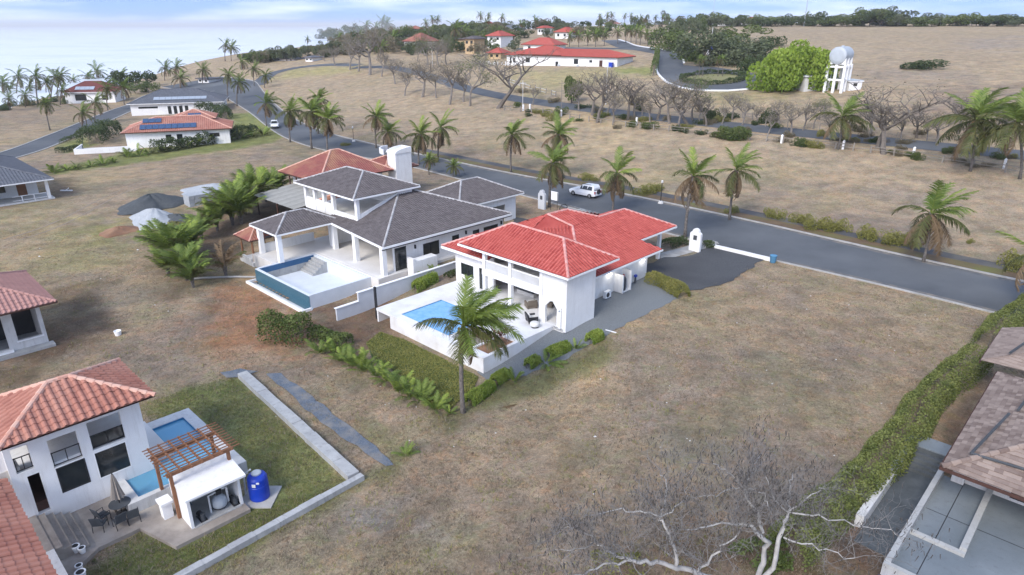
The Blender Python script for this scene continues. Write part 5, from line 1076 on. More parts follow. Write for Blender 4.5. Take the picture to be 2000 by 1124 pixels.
def palm(label, ub, vb, uc, vc, rpx, group='roadside palms', style='road', near=False, far=False, base=None, name='coconut_palm', wind=.55):
    base = base or G(ub, vb); c = crown_point(base, uc, vc); mp_ = mpp(base); Rr = rpx * mp_ * 1.15; rg = np.random.default_rng(int(ub * 7 + vb * 13))
    g = thing(name, label, 'palm tree', base, 0, group); c = c - base; hgt = c.z; r0 = max(.16, .026 * hgt) * (1.0 if style != 'slim' else .6); pth = []; rad = []
    n = 9 if near else 6
    for i in range(n):
        t = i / (n - 1); b = math.sin(t * math.pi) * .03 * hgt * (1 if c.x >= 0 else -1); pth.append(Vector((c.x * t ** 1.4 - b * .6, c.y * t, -.3 + (c.z + .3) * t))); rad.append(r0 * (1.45 if i == 0 else 1 - .25 * t))
    ob('trunk', MB().tube(pth, rad, 9 if near else 6), TRUNK, g, smooth=True)
    if style == 'road' and not far:    # shaggy old leaf bases under the crown
        m = MB(); z0 = .45
        for i in range(34):
            t = z0 + (1 - z0) * (i + .5) / 34; k = t * (n - 1); j = min(int(k), n - 2); p = pth[j].lerp(pth[j + 1], k - j); a = i * 2.4; q = Vector((math.cos(a), math.sin(a), 0)); w_ = Vector((-q.y, q.x, 0)) * r0 * .6
            o_ = p + q * r0 * .75; e_ = o_ + q * r0 * (.75 + .8 * t) + Vector((0, 0, hgt * .055)); m.add([o_ - w_, o_ + w_, e_ + w_ * .4, e_ - w_ * .4], [(0, 1, 2, 3)])
        ob('leaf_bases', m, BOOT, g)
    if far:
        o = ob('crown', CROWNS[int(rg.integers(0, 5))], None, g); o.location = c; o.scale = (Rr * 1.15,) * 3; o.rotation_euler = (0, 0, rg.uniform(-.5, .5)); return g
    fr = FR_HI if near else FR_MID; nf = 23 if near else int(rg.integers(20, 30)); brown = rg.uniform(.28, .46) if style == 'road' else (.0 if near else .16)
    FD = frond_dirs(nf, rg, (wind * (1 if near else rg.uniform(.6, 1.5)), -.05, 0), brown, rg.uniform(1.0, 1.4) if style == 'road' else (.06 if near else .75))
    if near: FD += [(Vector((math.cos(a) * .4 + .25, math.sin(a) * .3, -.9)).normalized(), 'b', rg.uniform(.55, .8)) for a in (0.2, .9, 1.8, 3.3, 4.6, 5.6)]
    for d, k, L in FD:
        o = ob('frond', fr[k][int(rg.integers(0, len(fr[k])))], None, g); o.location = c + Vector(d) * r0 * .4; m3 = frame(d, rg.uniform(-.5, .5)); s_ = Rr * L * rg.uniform(.85, 1.12)
        o.rotation_euler = m3.to_euler(); o.scale = (s_, s_, s_)
    if style == 'coco':
        m = MB()
        for i in range(7): a = i * .9; m.lathe((.3 * math.cos(a), .3 * math.sin(a), hgt - .45 - .1 * (i % 3)), [(.03, 0), (.11, .08), (.11, .18), (.03, .26)], 7)
        m.v = [(x + c.x, y + c.y, z) for x, y, z in m.v]; ob('coconuts', m, M('coconut', (.24, .17, .05), (.16, .10, .04)) if 'coconut' not in MATS else MATS['coconut'], g)
    return g
palm('tall coconut palm rising before the villa pool terrace', 905, 806, 904, 636, 92, 'foreground palm', 'coco', near=True, wind=1.15)
road = [(1803, 512, 1818, 418, 72), (1425, 430, 1438, 333, 50), (1338, 465, 1354, 345, 56), (1197, 417, 1205, 338, 48), (1073, 405, 1080, 318, 46), (1086, 348, 1090, 262, 40), (998, 337, 1000, 264, 36), (856, 314, 860, 250, 38), (818, 322, 820, 262, 36), (757, 292, 757, 258, 30), (735, 290, 734, 228, 30), (640, 296, 640, 232, 34), (609, 291, 608, 218, 34), (622, 262, 622, 194, 24), (567, 278, 566, 217, 32), (521, 248, 519, 202, 26)]
def nth(i): return '%d%s' % (i + 1, {1: 'st', 2: 'nd', 3: 'rd'}.get((i + 1) % 10 if (i + 1) % 100 not in (11, 12, 13) else 0, 'th'))
ords = ['first', 'second', 'third', 'fourth', 'fifth', 'sixth', 'seventh', 'eighth', 'ninth', 'tenth', 'eleventh', 'twelfth', 'thirteenth', 'fourteenth', 'fifteenth', 'sixteenth']
for i, a in enumerate(road): palm('roadside palm with dry skirt, %s along the boulevard counting from the right' % ords[i], *a)
coco = [(1637, 292, 1645, 228, 52, 'coconut palm with yellowing fronds behind the second road, left of the bare tree'), (1895, 335, 1905, 235, 74, 'large coconut palm near the right edge, beside the second road'), (1992, 350, 1988, 240, 70, 'coconut palm cut by the right photo edge')]
for u, v, a, b, r_, l in coco: palm(l, u, v, a, b, r_, 'coconut palms by the second road', 'coco')
palm('palm at the photo edge beside the right end of the boulevard', 2004, 606, 2030, 500, 70, 'roadside palms')
for u, v, a, b, r_, l in [(838, 342, 838, 314, 18, 'young bright green palm by the tower, left of two'), (885, 347, 886, 325, 18, 'young bright green palm by the tower, right of two')]: palm(l, u, v, a, b, r_, 'young garden palms', 'slim', wind=.15)
lft = [(98, 255, 88, 202, 20), (162, 257, 160, 220, 20), (186, 240, 186, 200, 22), (211, 216, 208, 172, 20), (243, 205, 240, 170, 20), (463, 208, 466, 160, 20), (446, 198, 445, 146, 18), (396, 166, 396, 136, 16), (517, 172, 518, 148, 15), (497, 168, 495, 134, 15), (472, 136, 472, 122, 14), (352, 172, 352, 152, 18)]
for i, a in enumerate(lft): palm('windblown palm along the shore streets, %s from the left' % ords[sorted(range(len(lft)), key=lambda k: lft[k][0]).index(i)], *a, group='palms of the shore streets', far=True)
sea_p = [(8, 200, 4, 162, 20), (34, 202, 36, 150, 20), (25, 192, 20, 172, 16), (75, 205, 70, 150, 22), (62, 196, 58, 170, 16), (100, 196, 108, 150, 18), (112, 192, 118, 148, 18), (98, 190, 90, 162, 16), (143, 178, 143, 156, 12), (172, 170, 172, 150, 16), (190, 168, 188, 140, 20), (236, 170, 236, 150, 20), (225, 172, 224, 158, 18), (322, 158, 322, 132, 16), (342, 152, 344, 130, 16), (50, 210, 48, 186, 16), (20, 216, 16, 192, 14), (118, 205, 120, 176, 14)]
for i, a in enumerate(sorted(sea_p)): palm('windblown coconut palm on the seafront, %s from the left' % nth(i), *a, group='seafront palms', far=True)
for a in [(440, 120, 440, 88, 13), (452, 120, 452, 92, 14)]: palm('tall thin palm of the pair on the distant headland', *a, group='headland palm pair', far=True)
palm('lone tall palm standing on the promontory skyline', 601, 98, 600, 77, 7, 'promontory palm', far=True)
hill_p = [(662, 92, 662, 74, 12), (715, 76, 715, 50, 12), (735, 74, 733, 54, 12), (748, 70, 746, 42, 13), (756, 70, 755, 45, 13), (700, 90, 702, 70, 12), (770, 96, 768, 72, 16), (752, 122, 745, 92, 14), (832, 70, 831, 45, 9), (846, 66, 845, 38, 9), (855, 66, 854, 37, 8), (889, 96, 889, 56, 18), (905, 92, 905, 62, 14), (938, 52, 938, 30, 9), (948, 58, 949, 60 - 15, 12), (955, 40, 954, 30, 7), (1045, 60, 1045, 40, 10), (1112, 92, 1112, 70, 12), (1130, 92, 1130, 70, 12), (1148, 90, 1147, 70, 12), (1163, 92, 1163, 68, 12), (1180, 90, 1180, 66, 11), (1206, 86, 1206, 62, 12), (1222, 84, 1222, 58, 12), (1232, 84, 1232, 60, 12), (1242, 86, 1242, 60, 12), (1250, 88, 1250, 62, 12), (1265, 90, 1263, 66, 12), (1171, 44, 1171, 32, 6), (1186, 42, 1186, 30, 7), (1195, 42, 1195, 29, 7), (1220, 42, 1220, 31, 6), (1232, 42, 1232, 31, 6), (1252, 44, 1252, 34, 6), (1262, 44, 1262, 35, 6), (1280, 44, 1280, 34, 6), (1294, 44, 1294, 34, 6), (1306, 44, 1306, 35, 6), (1576, 48, 1576, 28, 7), (1596, 44, 1595, 30, 6), (1606, 44, 1606, 30, 6), (1018, 62, 1018, 48, 10), (980, 44, 980, 34, 8)]
for i, a in enumerate(sorted(hill_p)): palm('royal palm on the distant hill, %s from the left' % nth(i), *a, group='hill palms', far=True)
for u in (1365, 1402, 1411, 1372): 
    a = (u, 150, u, 116, 9); palm('slim palm on the hedged island of the turning circle', *a, group='island palms', style='slim', far=True)
# ---------------------------------------------------------------- branching trees
def branches(seed, H_, r0, lev, nch, spread, bend=.25, up=.35, start=.35, fork=False, ratio=.68):
    rg = np.random.default_rng(seed); m = MB(); tips = []
    def grow(p, d, L, r_, l):
        k = 4 if l < lev else 3; pts = [p]; dd = d.copy()
        for i in range(k):
            dd = dd + Vector(rg.normal(size=3)) * bend + Vector((0, 0, up * (.35 if l else .6))); dd.normalize(); pts.append(pts[-1] + dd * L / k)
        r1 = r_ * (.55 if l < lev else .3); m.tube(pts, list(np.linspace(r_, r1, len(pts))), 6 if l == 0 else (4 if l < lev - 1 else 3), cap=False)
        if l >= lev: tips.append((pts[-1], dd)); tips.append((pts[-2], dd)); return
        nn = nch + int(rg.integers(0, 2))
        for j in range(nn):
            t = start + (1 - start) * (j + .6) / nn if not (l == 0 and fork) else .8 + .2 * j / nn
            q = min(int(t * k), k - 1); o_ = pts[q].lerp(pts[q + 1], t * k - q); a = j * 2.4 + rg.uniform(0, 1.5); pr = Vector((math.cos(a), math.sin(a), rg.uniform(-.1, .5))); nd = (dd * (1 - spread) + pr * spread).normalized()
            grow(o_, nd, L * ratio * rg.uniform(.8, 1.15), r_ * .55, l + 1)
        if l: tips.append((pts[-1], dd))
    grow(Vector((0, 0, -.3)), Vector((.05, 0, 1)), H_, r0, 0); return m, tips
def leafcloud(tips, n, rad, size, mat, seed, flat=1.):
    rg = np.random.default_rng(seed); T_ = np.array([t[0] for t in tips]); i = rg.integers(0, len(T_), n); P = T_[i] + rg.normal(size=(n, 3)) * rad * np.array((1, 1, flat)); c = rg.random(len(T_))
    return quads('foliage', leaves(P, size, rg), np.clip(c[i] * .7 + rg.random(n) * .4, 0, 1), mat)
# bare or nearly bare dry-season trees, 10 m class
BARE = []
for i, (sp, lf, lm) in enumerate(((.62, 700, LDRY), (.70, 250, LDRY), (.58, 1600, LMID), (.66, 0, None), (.60, 1100, LDRY))):
    m, tp = branches(300 + i, 3.4, .24, 4, 3, sp, .22, .30, .4, True, .72); zs = [v[2] for v in m.v]; s_ = 8.0 / max(zs); m.v = [(x * s_, y * s_, z * s_) for x, y, z in m.v]; tp = [(t[0] * s_, t[1]) for t in tp]
    BARE.append((m.mesh('branches', BARKD if i % 2 else BARK), leafcloud(tp, lf, .35, .20, lm, i) if lf else None))
def bare(label, u, v, vt, var, wide=1.0, group='bare trees along the second road', base=None):
    b = base or G(u, v); h = (v - vt) * mpp(b) * 1.15 / 8.0; g = thing('bare_tree', label, 'tree', b, rnd.uniform(0, 6.3), group); w_ = h * wide; me, lf = BARE[var]
    o = ob('branches', me, None, g); o.scale = (w_, w_, h)
    if lf: o = ob('foliage', lf, None, g); o.scale = (w_, w_, h)
bt = [(683, 137, 72, 0, 1.0), (722, 147, 62, 4, 1.1), (700, 140, 85, 4, 1.0), (745, 150, 95, 0, 1.), (772, 165, 120, 4, 1.1), (790, 187, 128, 0, 1.1), (825, 190, 125, 4, 1.2), (852, 192, 132, 0, 1.1), (878, 205, 128, 4, 1.0), (905, 200, 135, 0, 1.1), (918, 207, 118, 2, .9), (971, 212, 108, 1, 1.35), (1157, 226, 150, 1, 1.1), (1166, 240, 148, 3, 1.0), (1198, 240, 175, 0, 1.2), (1226, 235, 160, 3, 1.1), (1285, 235, 172, 1, 1.3), (1308, 242, 165, 4, 1.1), (1345, 245, 160, 1, 1.2), (1352, 235, 160, 2, 1.0), (1380, 247, 195, 3, 1.1), (1410, 243, 200, 0, 1.0), (1545, 262, 210, 4, 1.1), (1568, 255, 195, 0, 1.1), (1588, 252, 198, 2, 1.0), (1728, 302, 182, 1, 1.3), (1712, 290, 210, 3, 1.2), (1810, 275, 238, 4, 1.0), (1790, 270, 215, 3, 1.3), (1870, 262, 200, 3, 1.4), (1850, 240, 190, 1, 1.4), (1690, 235, 190, 0, 1.3), (1520, 248, 200, 4, 1.2), (1480, 242, 200, 0, 1.2), (1430, 235, 185, 4, 1.1), (1255, 225, 180, 0, 1.1), (1600, 235, 200, 4, 1.2), (1940, 260, 205, 3, 1.3), (635, 120, 92, 0, 1.2), (655, 128, 95, 4, 1.2), (835, 128, 78, 2, 1.1), (858, 132, 82, 4, 1.1), (872, 126, 78, 2, 1.0), (815, 120, 84, 0, 1.0)]
for i, a in enumerate(sorted(bt)): bare('leafless dry-season tree with fine grey twigs, %s from the left on the slope' % nth(i), *a)
# leafy trees
def crownmesh(seed, n, mat, size=.5, blobs=9, flat=.75, low=0.):
    rg = np.random.default_rng(seed); c = rg.normal(size=(blobs, 3)) * (np.array((.42, .42, .22)) if not low else np.array((.33, .33, .14))) + np.array((0, 0, .62 - low)); r_ = rg.uniform(.2, .38, blobs) + (.05 if low else 0); i = rg.integers(0, blobs, n)
    d = rg.normal(size=(n, 3)); d /= np.linalg.norm(d, axis=1)[:, None]; P = c[i] + d * (r_[i] * rg.uniform(.55, 1.05, n) ** .5)[:, None] * np.array((1, 1, flat)); P[:, 2] = np.maximum(P[:, 2], .12 - low * .25)
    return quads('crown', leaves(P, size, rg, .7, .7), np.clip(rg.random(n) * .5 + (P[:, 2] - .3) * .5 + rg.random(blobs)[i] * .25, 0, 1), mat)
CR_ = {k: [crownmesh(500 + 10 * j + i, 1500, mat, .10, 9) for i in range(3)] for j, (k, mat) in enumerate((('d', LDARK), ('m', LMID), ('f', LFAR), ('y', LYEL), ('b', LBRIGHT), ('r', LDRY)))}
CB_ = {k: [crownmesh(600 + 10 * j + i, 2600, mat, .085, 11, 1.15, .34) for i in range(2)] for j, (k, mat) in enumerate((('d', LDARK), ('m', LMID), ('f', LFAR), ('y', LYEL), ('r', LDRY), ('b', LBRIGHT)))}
tm, _ = branches(77, .5, .045, 2, 3, .6, .15, .3, .5, True, .6); TRK = tm.mesh('trunk', BARKD)
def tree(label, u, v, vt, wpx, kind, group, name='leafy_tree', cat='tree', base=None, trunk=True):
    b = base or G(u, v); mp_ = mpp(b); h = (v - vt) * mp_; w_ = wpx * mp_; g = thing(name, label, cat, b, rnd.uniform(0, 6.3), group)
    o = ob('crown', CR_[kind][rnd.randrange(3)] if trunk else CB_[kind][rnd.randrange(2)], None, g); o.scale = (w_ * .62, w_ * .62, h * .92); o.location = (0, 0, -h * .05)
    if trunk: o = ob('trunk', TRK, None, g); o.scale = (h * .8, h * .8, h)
    return g
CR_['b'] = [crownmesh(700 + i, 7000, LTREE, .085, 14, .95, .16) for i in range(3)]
tm2 = [('dense bright lime-green tree beside the water tower, left half', 1512, 178, 80, 92, 'b', 'bright trees by the water tower'), ('dense bright green tree beside the water tower, right half', 1568, 174, 74, 100, 'b', 'bright trees by the water tower'), ('olive green tree between the bright tree and tower', 1545, 172, 76, 100, 'b', 'bright trees by the water tower')]
for a in tm2: tree(*a)
tree('round green tree by the bare trees below the long white house', 1117, 202, 138, 50, 'm', 'slope trees'); tree('dark broad tree between the seaside house and grey-roofed house', 283, 172, 134, 55, 'd', 'seaside trees'); tree('grey-green round bush beside the grey-roofed solar house', 290, 182, 158, 50, 'm', 'seaside trees', 'round_bush', 'bush')
tree('spreading dark seaside tree behind the palms', 235, 172, 140, 50, 'd', 'seaside trees')
big = [(1320, 98, 46, 90, 'm'), (1372, 128, 58, 110, 'f'), (1440, 122, 60, 120, 'f'), (1410, 100, 56, 100, 'm'), (1480, 120, 78, 80, 'd'), (1405, 130, 84, 90, 'f'), (1345, 118, 78, 80, 'm'), (1465, 138, 92, 55, 'd'), (1300, 85, 50, 60, 'f'), (1440, 80, 52, 90, 'm'), (1500, 92, 60, 60, 'd')]
for i, a in enumerate(sorted(big)): tree('bushy grey-green tree in the thicket behind the turning circle, %s from the left' % nth(i), *a, group='thicket behind the turning circle', trunk=i % 3 == 0)
rg = random.Random(5)
for i in range(62):
    u = 1380 + i * 10.5 + rg.uniform(-5, 5); v = 51 + rg.uniform(-1, 2); tree('tree of the long green belt on the right skyline', u, v, 33 - rg.uniform(0, 9) * (rg.random() ** 1.5) - (14 if abs(u - 1715) < 22 else 0), rg.uniform(34, 60) * (1.6 if abs(u - 1715) < 14 else 1), rg.choice('ffmdm'), 'skyline tree belt')
for i in range(125):
    u = rg.uniform(640, 1400); vb = rg.uniform(46, 78) + (14 if u < 900 else 0)
    if 1190 < u < 1300 and vb > 62: continue
    tree('tree of the wooded hill around the distant houses', u, vb, vb - rg.uniform(13, 24), rg.uniform(20, 42), rg.choice('fmdfdr'), 'wooded hill trees')
for i in range(44):
    u = rg.uniform(480, 780); tree('low dark tree of the promontory woods', u, 122 - (u - 480) * .09 + rg.uniform(-4, 6), 103 - (u - 480) * .12, rg.uniform(22, 46), rg.choice('dfrfm'), 'promontory woods')
for i in range(16):
    u = rg.uniform(-20, 260); v = 215 - u * .12 + rg.uniform(-6, 4); tree('low seafront bush under the palms', u, v, v - rg.uniform(10, 18), rg.uniform(18, 34), rg.choice('dmdf'), 'seafront bushes', 'seafront_bush', 'bush', trunk=False)
bush = [(1798, 133, 108, 85, 'd', 'lone wide dark bush on the far dry field'), (1430, 272, 244, 62, 'm', 'clipped dense green hedge block on the far side of the second road fence'), (1566, 285, 262, 30, 'm', 'small green bush near the fence, left of two'), (1592, 288, 268, 32, 'y', 'small yellow-green bush near the fence, right of two'), (1250, 215, 195, 20, 'd', 'small round dark shrub among the bare trees'), (1390, 232, 205, 34, 'd', 'spiky dark shrub below the turning circle'), (1425, 230, 215, 40, 'd', 'low dark shrubs beside the upper fence'), (1095, 225, 205, 30, 'm', 'shrub under the round green tree'), (1790, 312, 290, 26, 'm', 'green shrub at the fence post'), (1500, 240, 205, 46, 'd', 'dense dark shrub beside the second road, centre right'), (1080, 235, 212, 22, 'y', 'yellowish shrub by the fence below the long white house'), (1010, 210, 195, 20, 'm', 'small shrub at the start of the fence'), (1265, 250, 233, 40, 'm', 'bright shrub row by the fence'), (1170, 232, 218, 26, 'm', 'low green shrub beside the leaning bare tree'), (1060, 222, 208, 40, 'y', 'dry yellowish shrubs along the fence'), (1320, 255, 240, 20, 'd', 'little dark shrub beside the fence rails')]
for u, v, vt, wp, k, l in bush: tree(l, u, v, vt, wp, k, 'shrubs along the second road', 'shrub', 'bush', trunk=False)
yel = [(1515, 425, 400, 40), (1565, 437, 405, 38), (1600, 448, 412, 44), (1635, 452, 415, 40), (1695, 465, 430, 44), (1740, 475, 438, 50), (1775, 480, 445, 40), (1262, 378, 352, 40), (1150, 350, 335, 40), (1430, 415, 395, 26), (1985, 525, 475, 60), (1280, 372, 352, 34), (675, 285, 275, 16), (845, 318, 300, 20), (1895, 475, 462, 14)]
for i, (u, v, vt, wp) in enumerate(sorted(yel)): tree('dry yellow-green bush beyond the boulevard, %s from the left' % nth(i), u, v, vt, wp, 'y', 'verge bushes', 'verge_bush', 'bush', trunk=False)

rg = random.Random(12); sh = []
for i in range(64):
    u = rg.uniform(1010, 1990); v = np.interp(u, [1010, 1200, 1400, 1700, 2000], [212, 238, 258, 288, 325]) + rg.choice((-1, 1)) * rg.uniform(3, 13) - (26 if rg.random() < .35 else 0); sh.append((u, v, v - rg.uniform(8, 17), rg.uniform(14, 34), rg.choice('rrymdrd')))
for i, a in enumerate(sorted(sh)): tree('dry roadside shrub between fence and second road, %s from the left' % nth(i), *a, 'dry shrubs of the second road', 'dry_shrub', 'bush', trunk=False)
bt2 = [(1040, 205, 165, 0, 1.1), (1130, 215, 165, 4, 1.1), (1185, 225, 165, 0, 1.2), (1240, 228, 178, 4, 1.2), (1270, 240, 190, 0, 1.2), (1325, 250, 195, 4, 1.2), (1365, 238, 180, 0, 1.2), (1450, 245, 200, 4, 1.1), (1500, 262, 215, 0, 1.2), (1620, 270, 220, 4, 1.2), (1655, 260, 212, 0, 1.3), (1700, 265, 205, 4, 1.2), (1760, 275, 220, 0, 1.3), (1830, 285, 225, 4, 1.3), (1925, 295, 235, 0, 1.2), (1965, 275, 220, 4, 1.3), (1900, 240, 195, 1, 1.4), (1780, 235, 195, 0, 1.4)]
for i, a in enumerate(sorted(bt2)): bare('twiggy half-bare tree in the belt by the second road, %s from the left' % nth(i), *a, group='half-bare trees of the second road belt')

for i in range(60):
    u = rg.uniform(640, 1010); vb = rg.uniform(72, 112); tree('tree on the hillside below the distant houses', u, vb, vb - rg.uniform(14, 30), rg.uniform(20, 46), rg.choice('fmdfrr'), 'hillside trees')
# ================================================================ GARDENS, FENCES, VEHICLES, SMALL THINGS
def hedge(label, path, wd, ht, n, mat, size=.16, group='hedges', name='hedge', wob=.25, stem=True, up=.7, aspect=.7):
    """leafy hedge along a world path: leaves through an uneven rounded volume"""
    rg = np.random.default_rng(len(label) * 31 + n); P = np.array([(p.x, p.y) for p in path]); seg = np.hypot(*np.diff(P, axis=0).T); cum = np.concatenate([[0], np.cumsum(seg)]); L = cum[-1]
    s_ = rg.random(n) * L; x = np.interp(s_, cum, P[:, 0]); y = np.interp(s_, cum, P[:, 1]); i = np.clip(np.searchsorted(cum, s_) - 1, 0, len(seg) - 1); t = np.diff(P, axis=0)[i] / seg[i][:, None]
    a = rg.uniform(0, math.pi, n); lump = 1 + wob * (np.sin(s_ * 1.7 + 1) * .5 + np.sin(s_ * .63) * .6 + rg.normal(size=n) * .12); q = rg.uniform(.55, 1.0, n) ** .5
    lx = np.sign(np.cos(a)) * np.abs(np.cos(a)) ** .6 * q * lump * wd / 2; z = np.sin(a) ** .6 * q * ht * lump
    X = x - t[:, 1] * lx; Y_ = y + t[:, 0] * lx; Z = HW(X, Y_) + np.maximum(z, .03); b = Vector((P[:, 0].mean(), P[:, 1].mean(), 0)); b.z = H(b.x, b.y)
    g = thing(name, label, 'hedge', b, 0, group); cl = (np.sin(s_ * 2.3) + np.sin(s_ * 5.1 + lx * 4)) * .2
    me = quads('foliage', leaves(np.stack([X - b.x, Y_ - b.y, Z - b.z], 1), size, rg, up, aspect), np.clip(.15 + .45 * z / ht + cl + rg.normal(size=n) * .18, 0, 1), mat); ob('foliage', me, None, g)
    if stem:
        m = MB()
        for k in range(int(L / .5)): u = k * .5; px, py = np.interp(u, cum, P[:, 0]), np.interp(u, cum, P[:, 1]); z0 = H(px, py) - b.z; m.tube([(px - b.x, py - b.y, z0 - .1), (px - b.x + rg.normal() * .15, py - b.y + rg.normal() * .15, z0 + ht * .7)], [.035, .015], 4)
        ob('stems', m, BARKD, g)
    return g
def px(*ps): return [G(*p) for p in ps]
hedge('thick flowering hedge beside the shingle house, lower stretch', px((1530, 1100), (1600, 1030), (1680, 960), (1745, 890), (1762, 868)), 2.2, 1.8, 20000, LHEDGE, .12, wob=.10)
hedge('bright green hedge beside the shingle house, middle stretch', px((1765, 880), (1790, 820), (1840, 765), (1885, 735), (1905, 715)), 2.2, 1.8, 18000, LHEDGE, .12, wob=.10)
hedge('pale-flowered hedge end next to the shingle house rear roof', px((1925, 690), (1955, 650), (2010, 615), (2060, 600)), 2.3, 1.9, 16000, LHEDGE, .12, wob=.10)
hedge('sprawling green hedge between driveway gravel and yard', [W(54.6, 33.6), W(54.4, 31.5), W(53.6, 29.6), W(52.9, 28.6)], 1.6, .95, 9000, LYEL, .11)
hedge('dark shrubs planted by the villa carport', px((1300, 484), (1320, 478), (1338, 476)), 1.6, .8, 1800, LDARK, .16); hedge('small shrub at the foot of the white gate pillar', px((1375, 484), (1392, 483)), 1.0, .7, 700, LDARK, .15)
hedge('clipped grass-like hedge along the right edge of the lawn corner', px((915, 792), (940, 775), (960, 760)), .9, .7, 4400, PBRIGHT, .26, up=2.2, aspect=.22); hedge('clipped grass-like hedge, second stretch from the palm', px((965, 752), (980, 742), (992, 735)), .8, .65, 3200, PBRIGHT, .26, up=2.2, aspect=.22)
hedge('low green hedge clump beside the gravel, third stretch', px((1030, 720), (1050, 708)), .8, .6, 1800, PBRIGHT, .26, up=2.2, aspect=.22); hedge('low green hedge clump beside the gravel, fourth stretch', px((1070, 700), (1110, 682)), .9, .7, 3400, PBRIGHT, .26, up=2.2, aspect=.22); hedge('low green hedge clump beside the gravel, nearest the villa wall', px((1150, 672), (1172, 660)), .9, .7, 2600, PBRIGHT, .26, up=2.2, aspect=.22)
hedge('dense grass clump below the stepped boundary wall', [W(37.2, 49.3), W(40, 49.4)], .9, 1.0, 4800, PBRIGHT, .26, up=2.2, aspect=.22); hedge('low hedge of the villa with the empty pool', [W(41, 49.0), W(43.5, 49.3)], .7, .5, 700, LDARK, .16)
hedge('leafy shrub mass at the lawn corner', px((520, 660), (560, 668), (605, 672)), 2.0, 2.3, 3200, LMID, .2); hedge('shrub row between dirt and lawn', px((610, 660), (640, 668), (680, 680)), 1.4, 1.0, 1800, LMID, .2)
hedge('low hedge row along the bed of palms', px((330, 450), (400, 440), (430, 415)), 1.6, .9, 2600, LYEL, .2); hedge('green hedge of palms behind the solar house lawn', px((300, 300), (350, 292), (420, 280), (500, 262)), 2.6, 2.4, 6500, LDARK, .3); hedge('dark shrubs at the corner of the solar house', px((175, 285), (200, 272), (225, 262)), 4.5, 3.4, 4500, LDARK, .32); hedge('dark hedge behind the solar house', px((390, 222), (430, 225), (445, 235)), 3.4, 3.0, 4000, LDARK, .32)
hedge('clipped dark hedge by the shore street lawn', px((110, 300), (140, 296), (160, 292)), 1.2, 1.0, 1500, LDARK, .2); hedge('hedge row below the white garden wall', px((120, 282), (150, 268), (172, 258)), 1.0, 1.0, 1400, LDARK, .2)
hedge('creeper-covered wall at the turning circle', px((1275, 150), (1281, 132), (1283, 112)), 1.6, 4.0, 2600, LMID, .35); hedge('clipped block hedge along the second road', px((1402, 270), (1460, 274)), 2.0, 2.0, 3500, LMID, .22)
# ring hedge of the island
ic = G(1392, 155); irx = 58 * mpp(ic); iry = 8.5; ring = [ic + Vector((irx * math.cos(a), iry * math.sin(a), 0)) for a in np.linspace(0, 2 * math.pi, 40)]
hedge('clipped ring hedge around the turning-circle island', ring, 1.6, 1.2, 5000, LDARK, .35); drape('island_bed', [(p.x, p.y) for p in ring[:-1]], M('island_grass', (.16, .17, .06), (.24, .21, .11), scale=.5), .09, 8, st=False)
# ground-cover leaves on the lawn bank
def scatter(name, poly, n, size, mat, hgt, kind='stuff', label=None, cat=None, up=.8, aspect=.5, seed=3):
    rg = np.random.default_rng(seed); S = np.array(poly); lo, hi = S.min(0), S.max(0); q = rg.uniform(lo, hi, (n * 3, 2)); q = q[sdist(q[:, 0], q[:, 1], S) < 0][:n]; x = q[:, 0] * CR - q[:, 1] * SR; y = q[:, 0] * SR + q[:, 1] * CR; z = HT(q[:, 0], q[:, 1]) + rg.uniform(.02, 1, len(q)) * hgt
    c = vnoise(q[:, 0], q[:, 1], 1.3, 4) * .7 + rg.random(len(q)) * .35
    return ob(name, quads(name, leaves(np.stack([x, y, z], 1), size, rg, up, aspect), np.clip(c, 0, 1), mat), None, kind=kind, label=label, cat=cat)
scatter('groundcover', pst([(742, 650), (790, 665), (935, 738), (925, 760), (880, 800), (850, 800), (800, 745), (730, 700), (715, 672)]), 30000, .11, LYEL, .16, label='dense green ground cover on the bank below the pool terrace', cat='ground cover')
# lawn and dry grass tufts
def tufts(name, region, n, mat, h0, seed, label, sz=.012, dens=None, gate=0.):
    rg = np.random.default_rng(seed); q = rg.uniform(0, 1, (n, 2)); S, T = region(q, rg)
    if gate: k = vnoise(S, T, .45, seed) * .6 + vnoise(S, T, 1.6, seed + 1) * .4 > gate; S, T = S[k], T[k]
    n = len(S)
    for a in BLOCK: k = sdist(S, T, a) > .1; S, T = S[k], T[k]
    n = len(S); x = S * CR - T * SR; y = S * SR + T * CR; z = HT(S, T); V = []; tv = []
    for b in range(3):
        a = rg.uniform(0, 6.28, n); ln = h0 * rg.uniform(.5, 1.4, n); dx, dy = np.cos(a) * ln * .75, np.sin(a) * ln * .75; wx, wy = -np.sin(a) * sz, np.cos(a) * sz; bx = x + rg.normal(size=n) * .05; by = y + rg.normal(size=n) * .05
        V.append(np.stack([np.stack([bx - wx, by - wy, z - .01], 1), np.stack([bx + wx, by + wy, z - .01], 1), np.stack([bx + dx + wx * .3, by + dy + wy * .3, z + ln * .7], 1), np.stack([bx + dx - wx * .3, by + dy - wy * .3, z + ln * .7], 1)], 1)); tv.append(rg.random(n))
    ob(name, quads(name, np.concatenate(V), np.concatenate(tv), mat), None, kind='stuff', label=label, cat='grass')
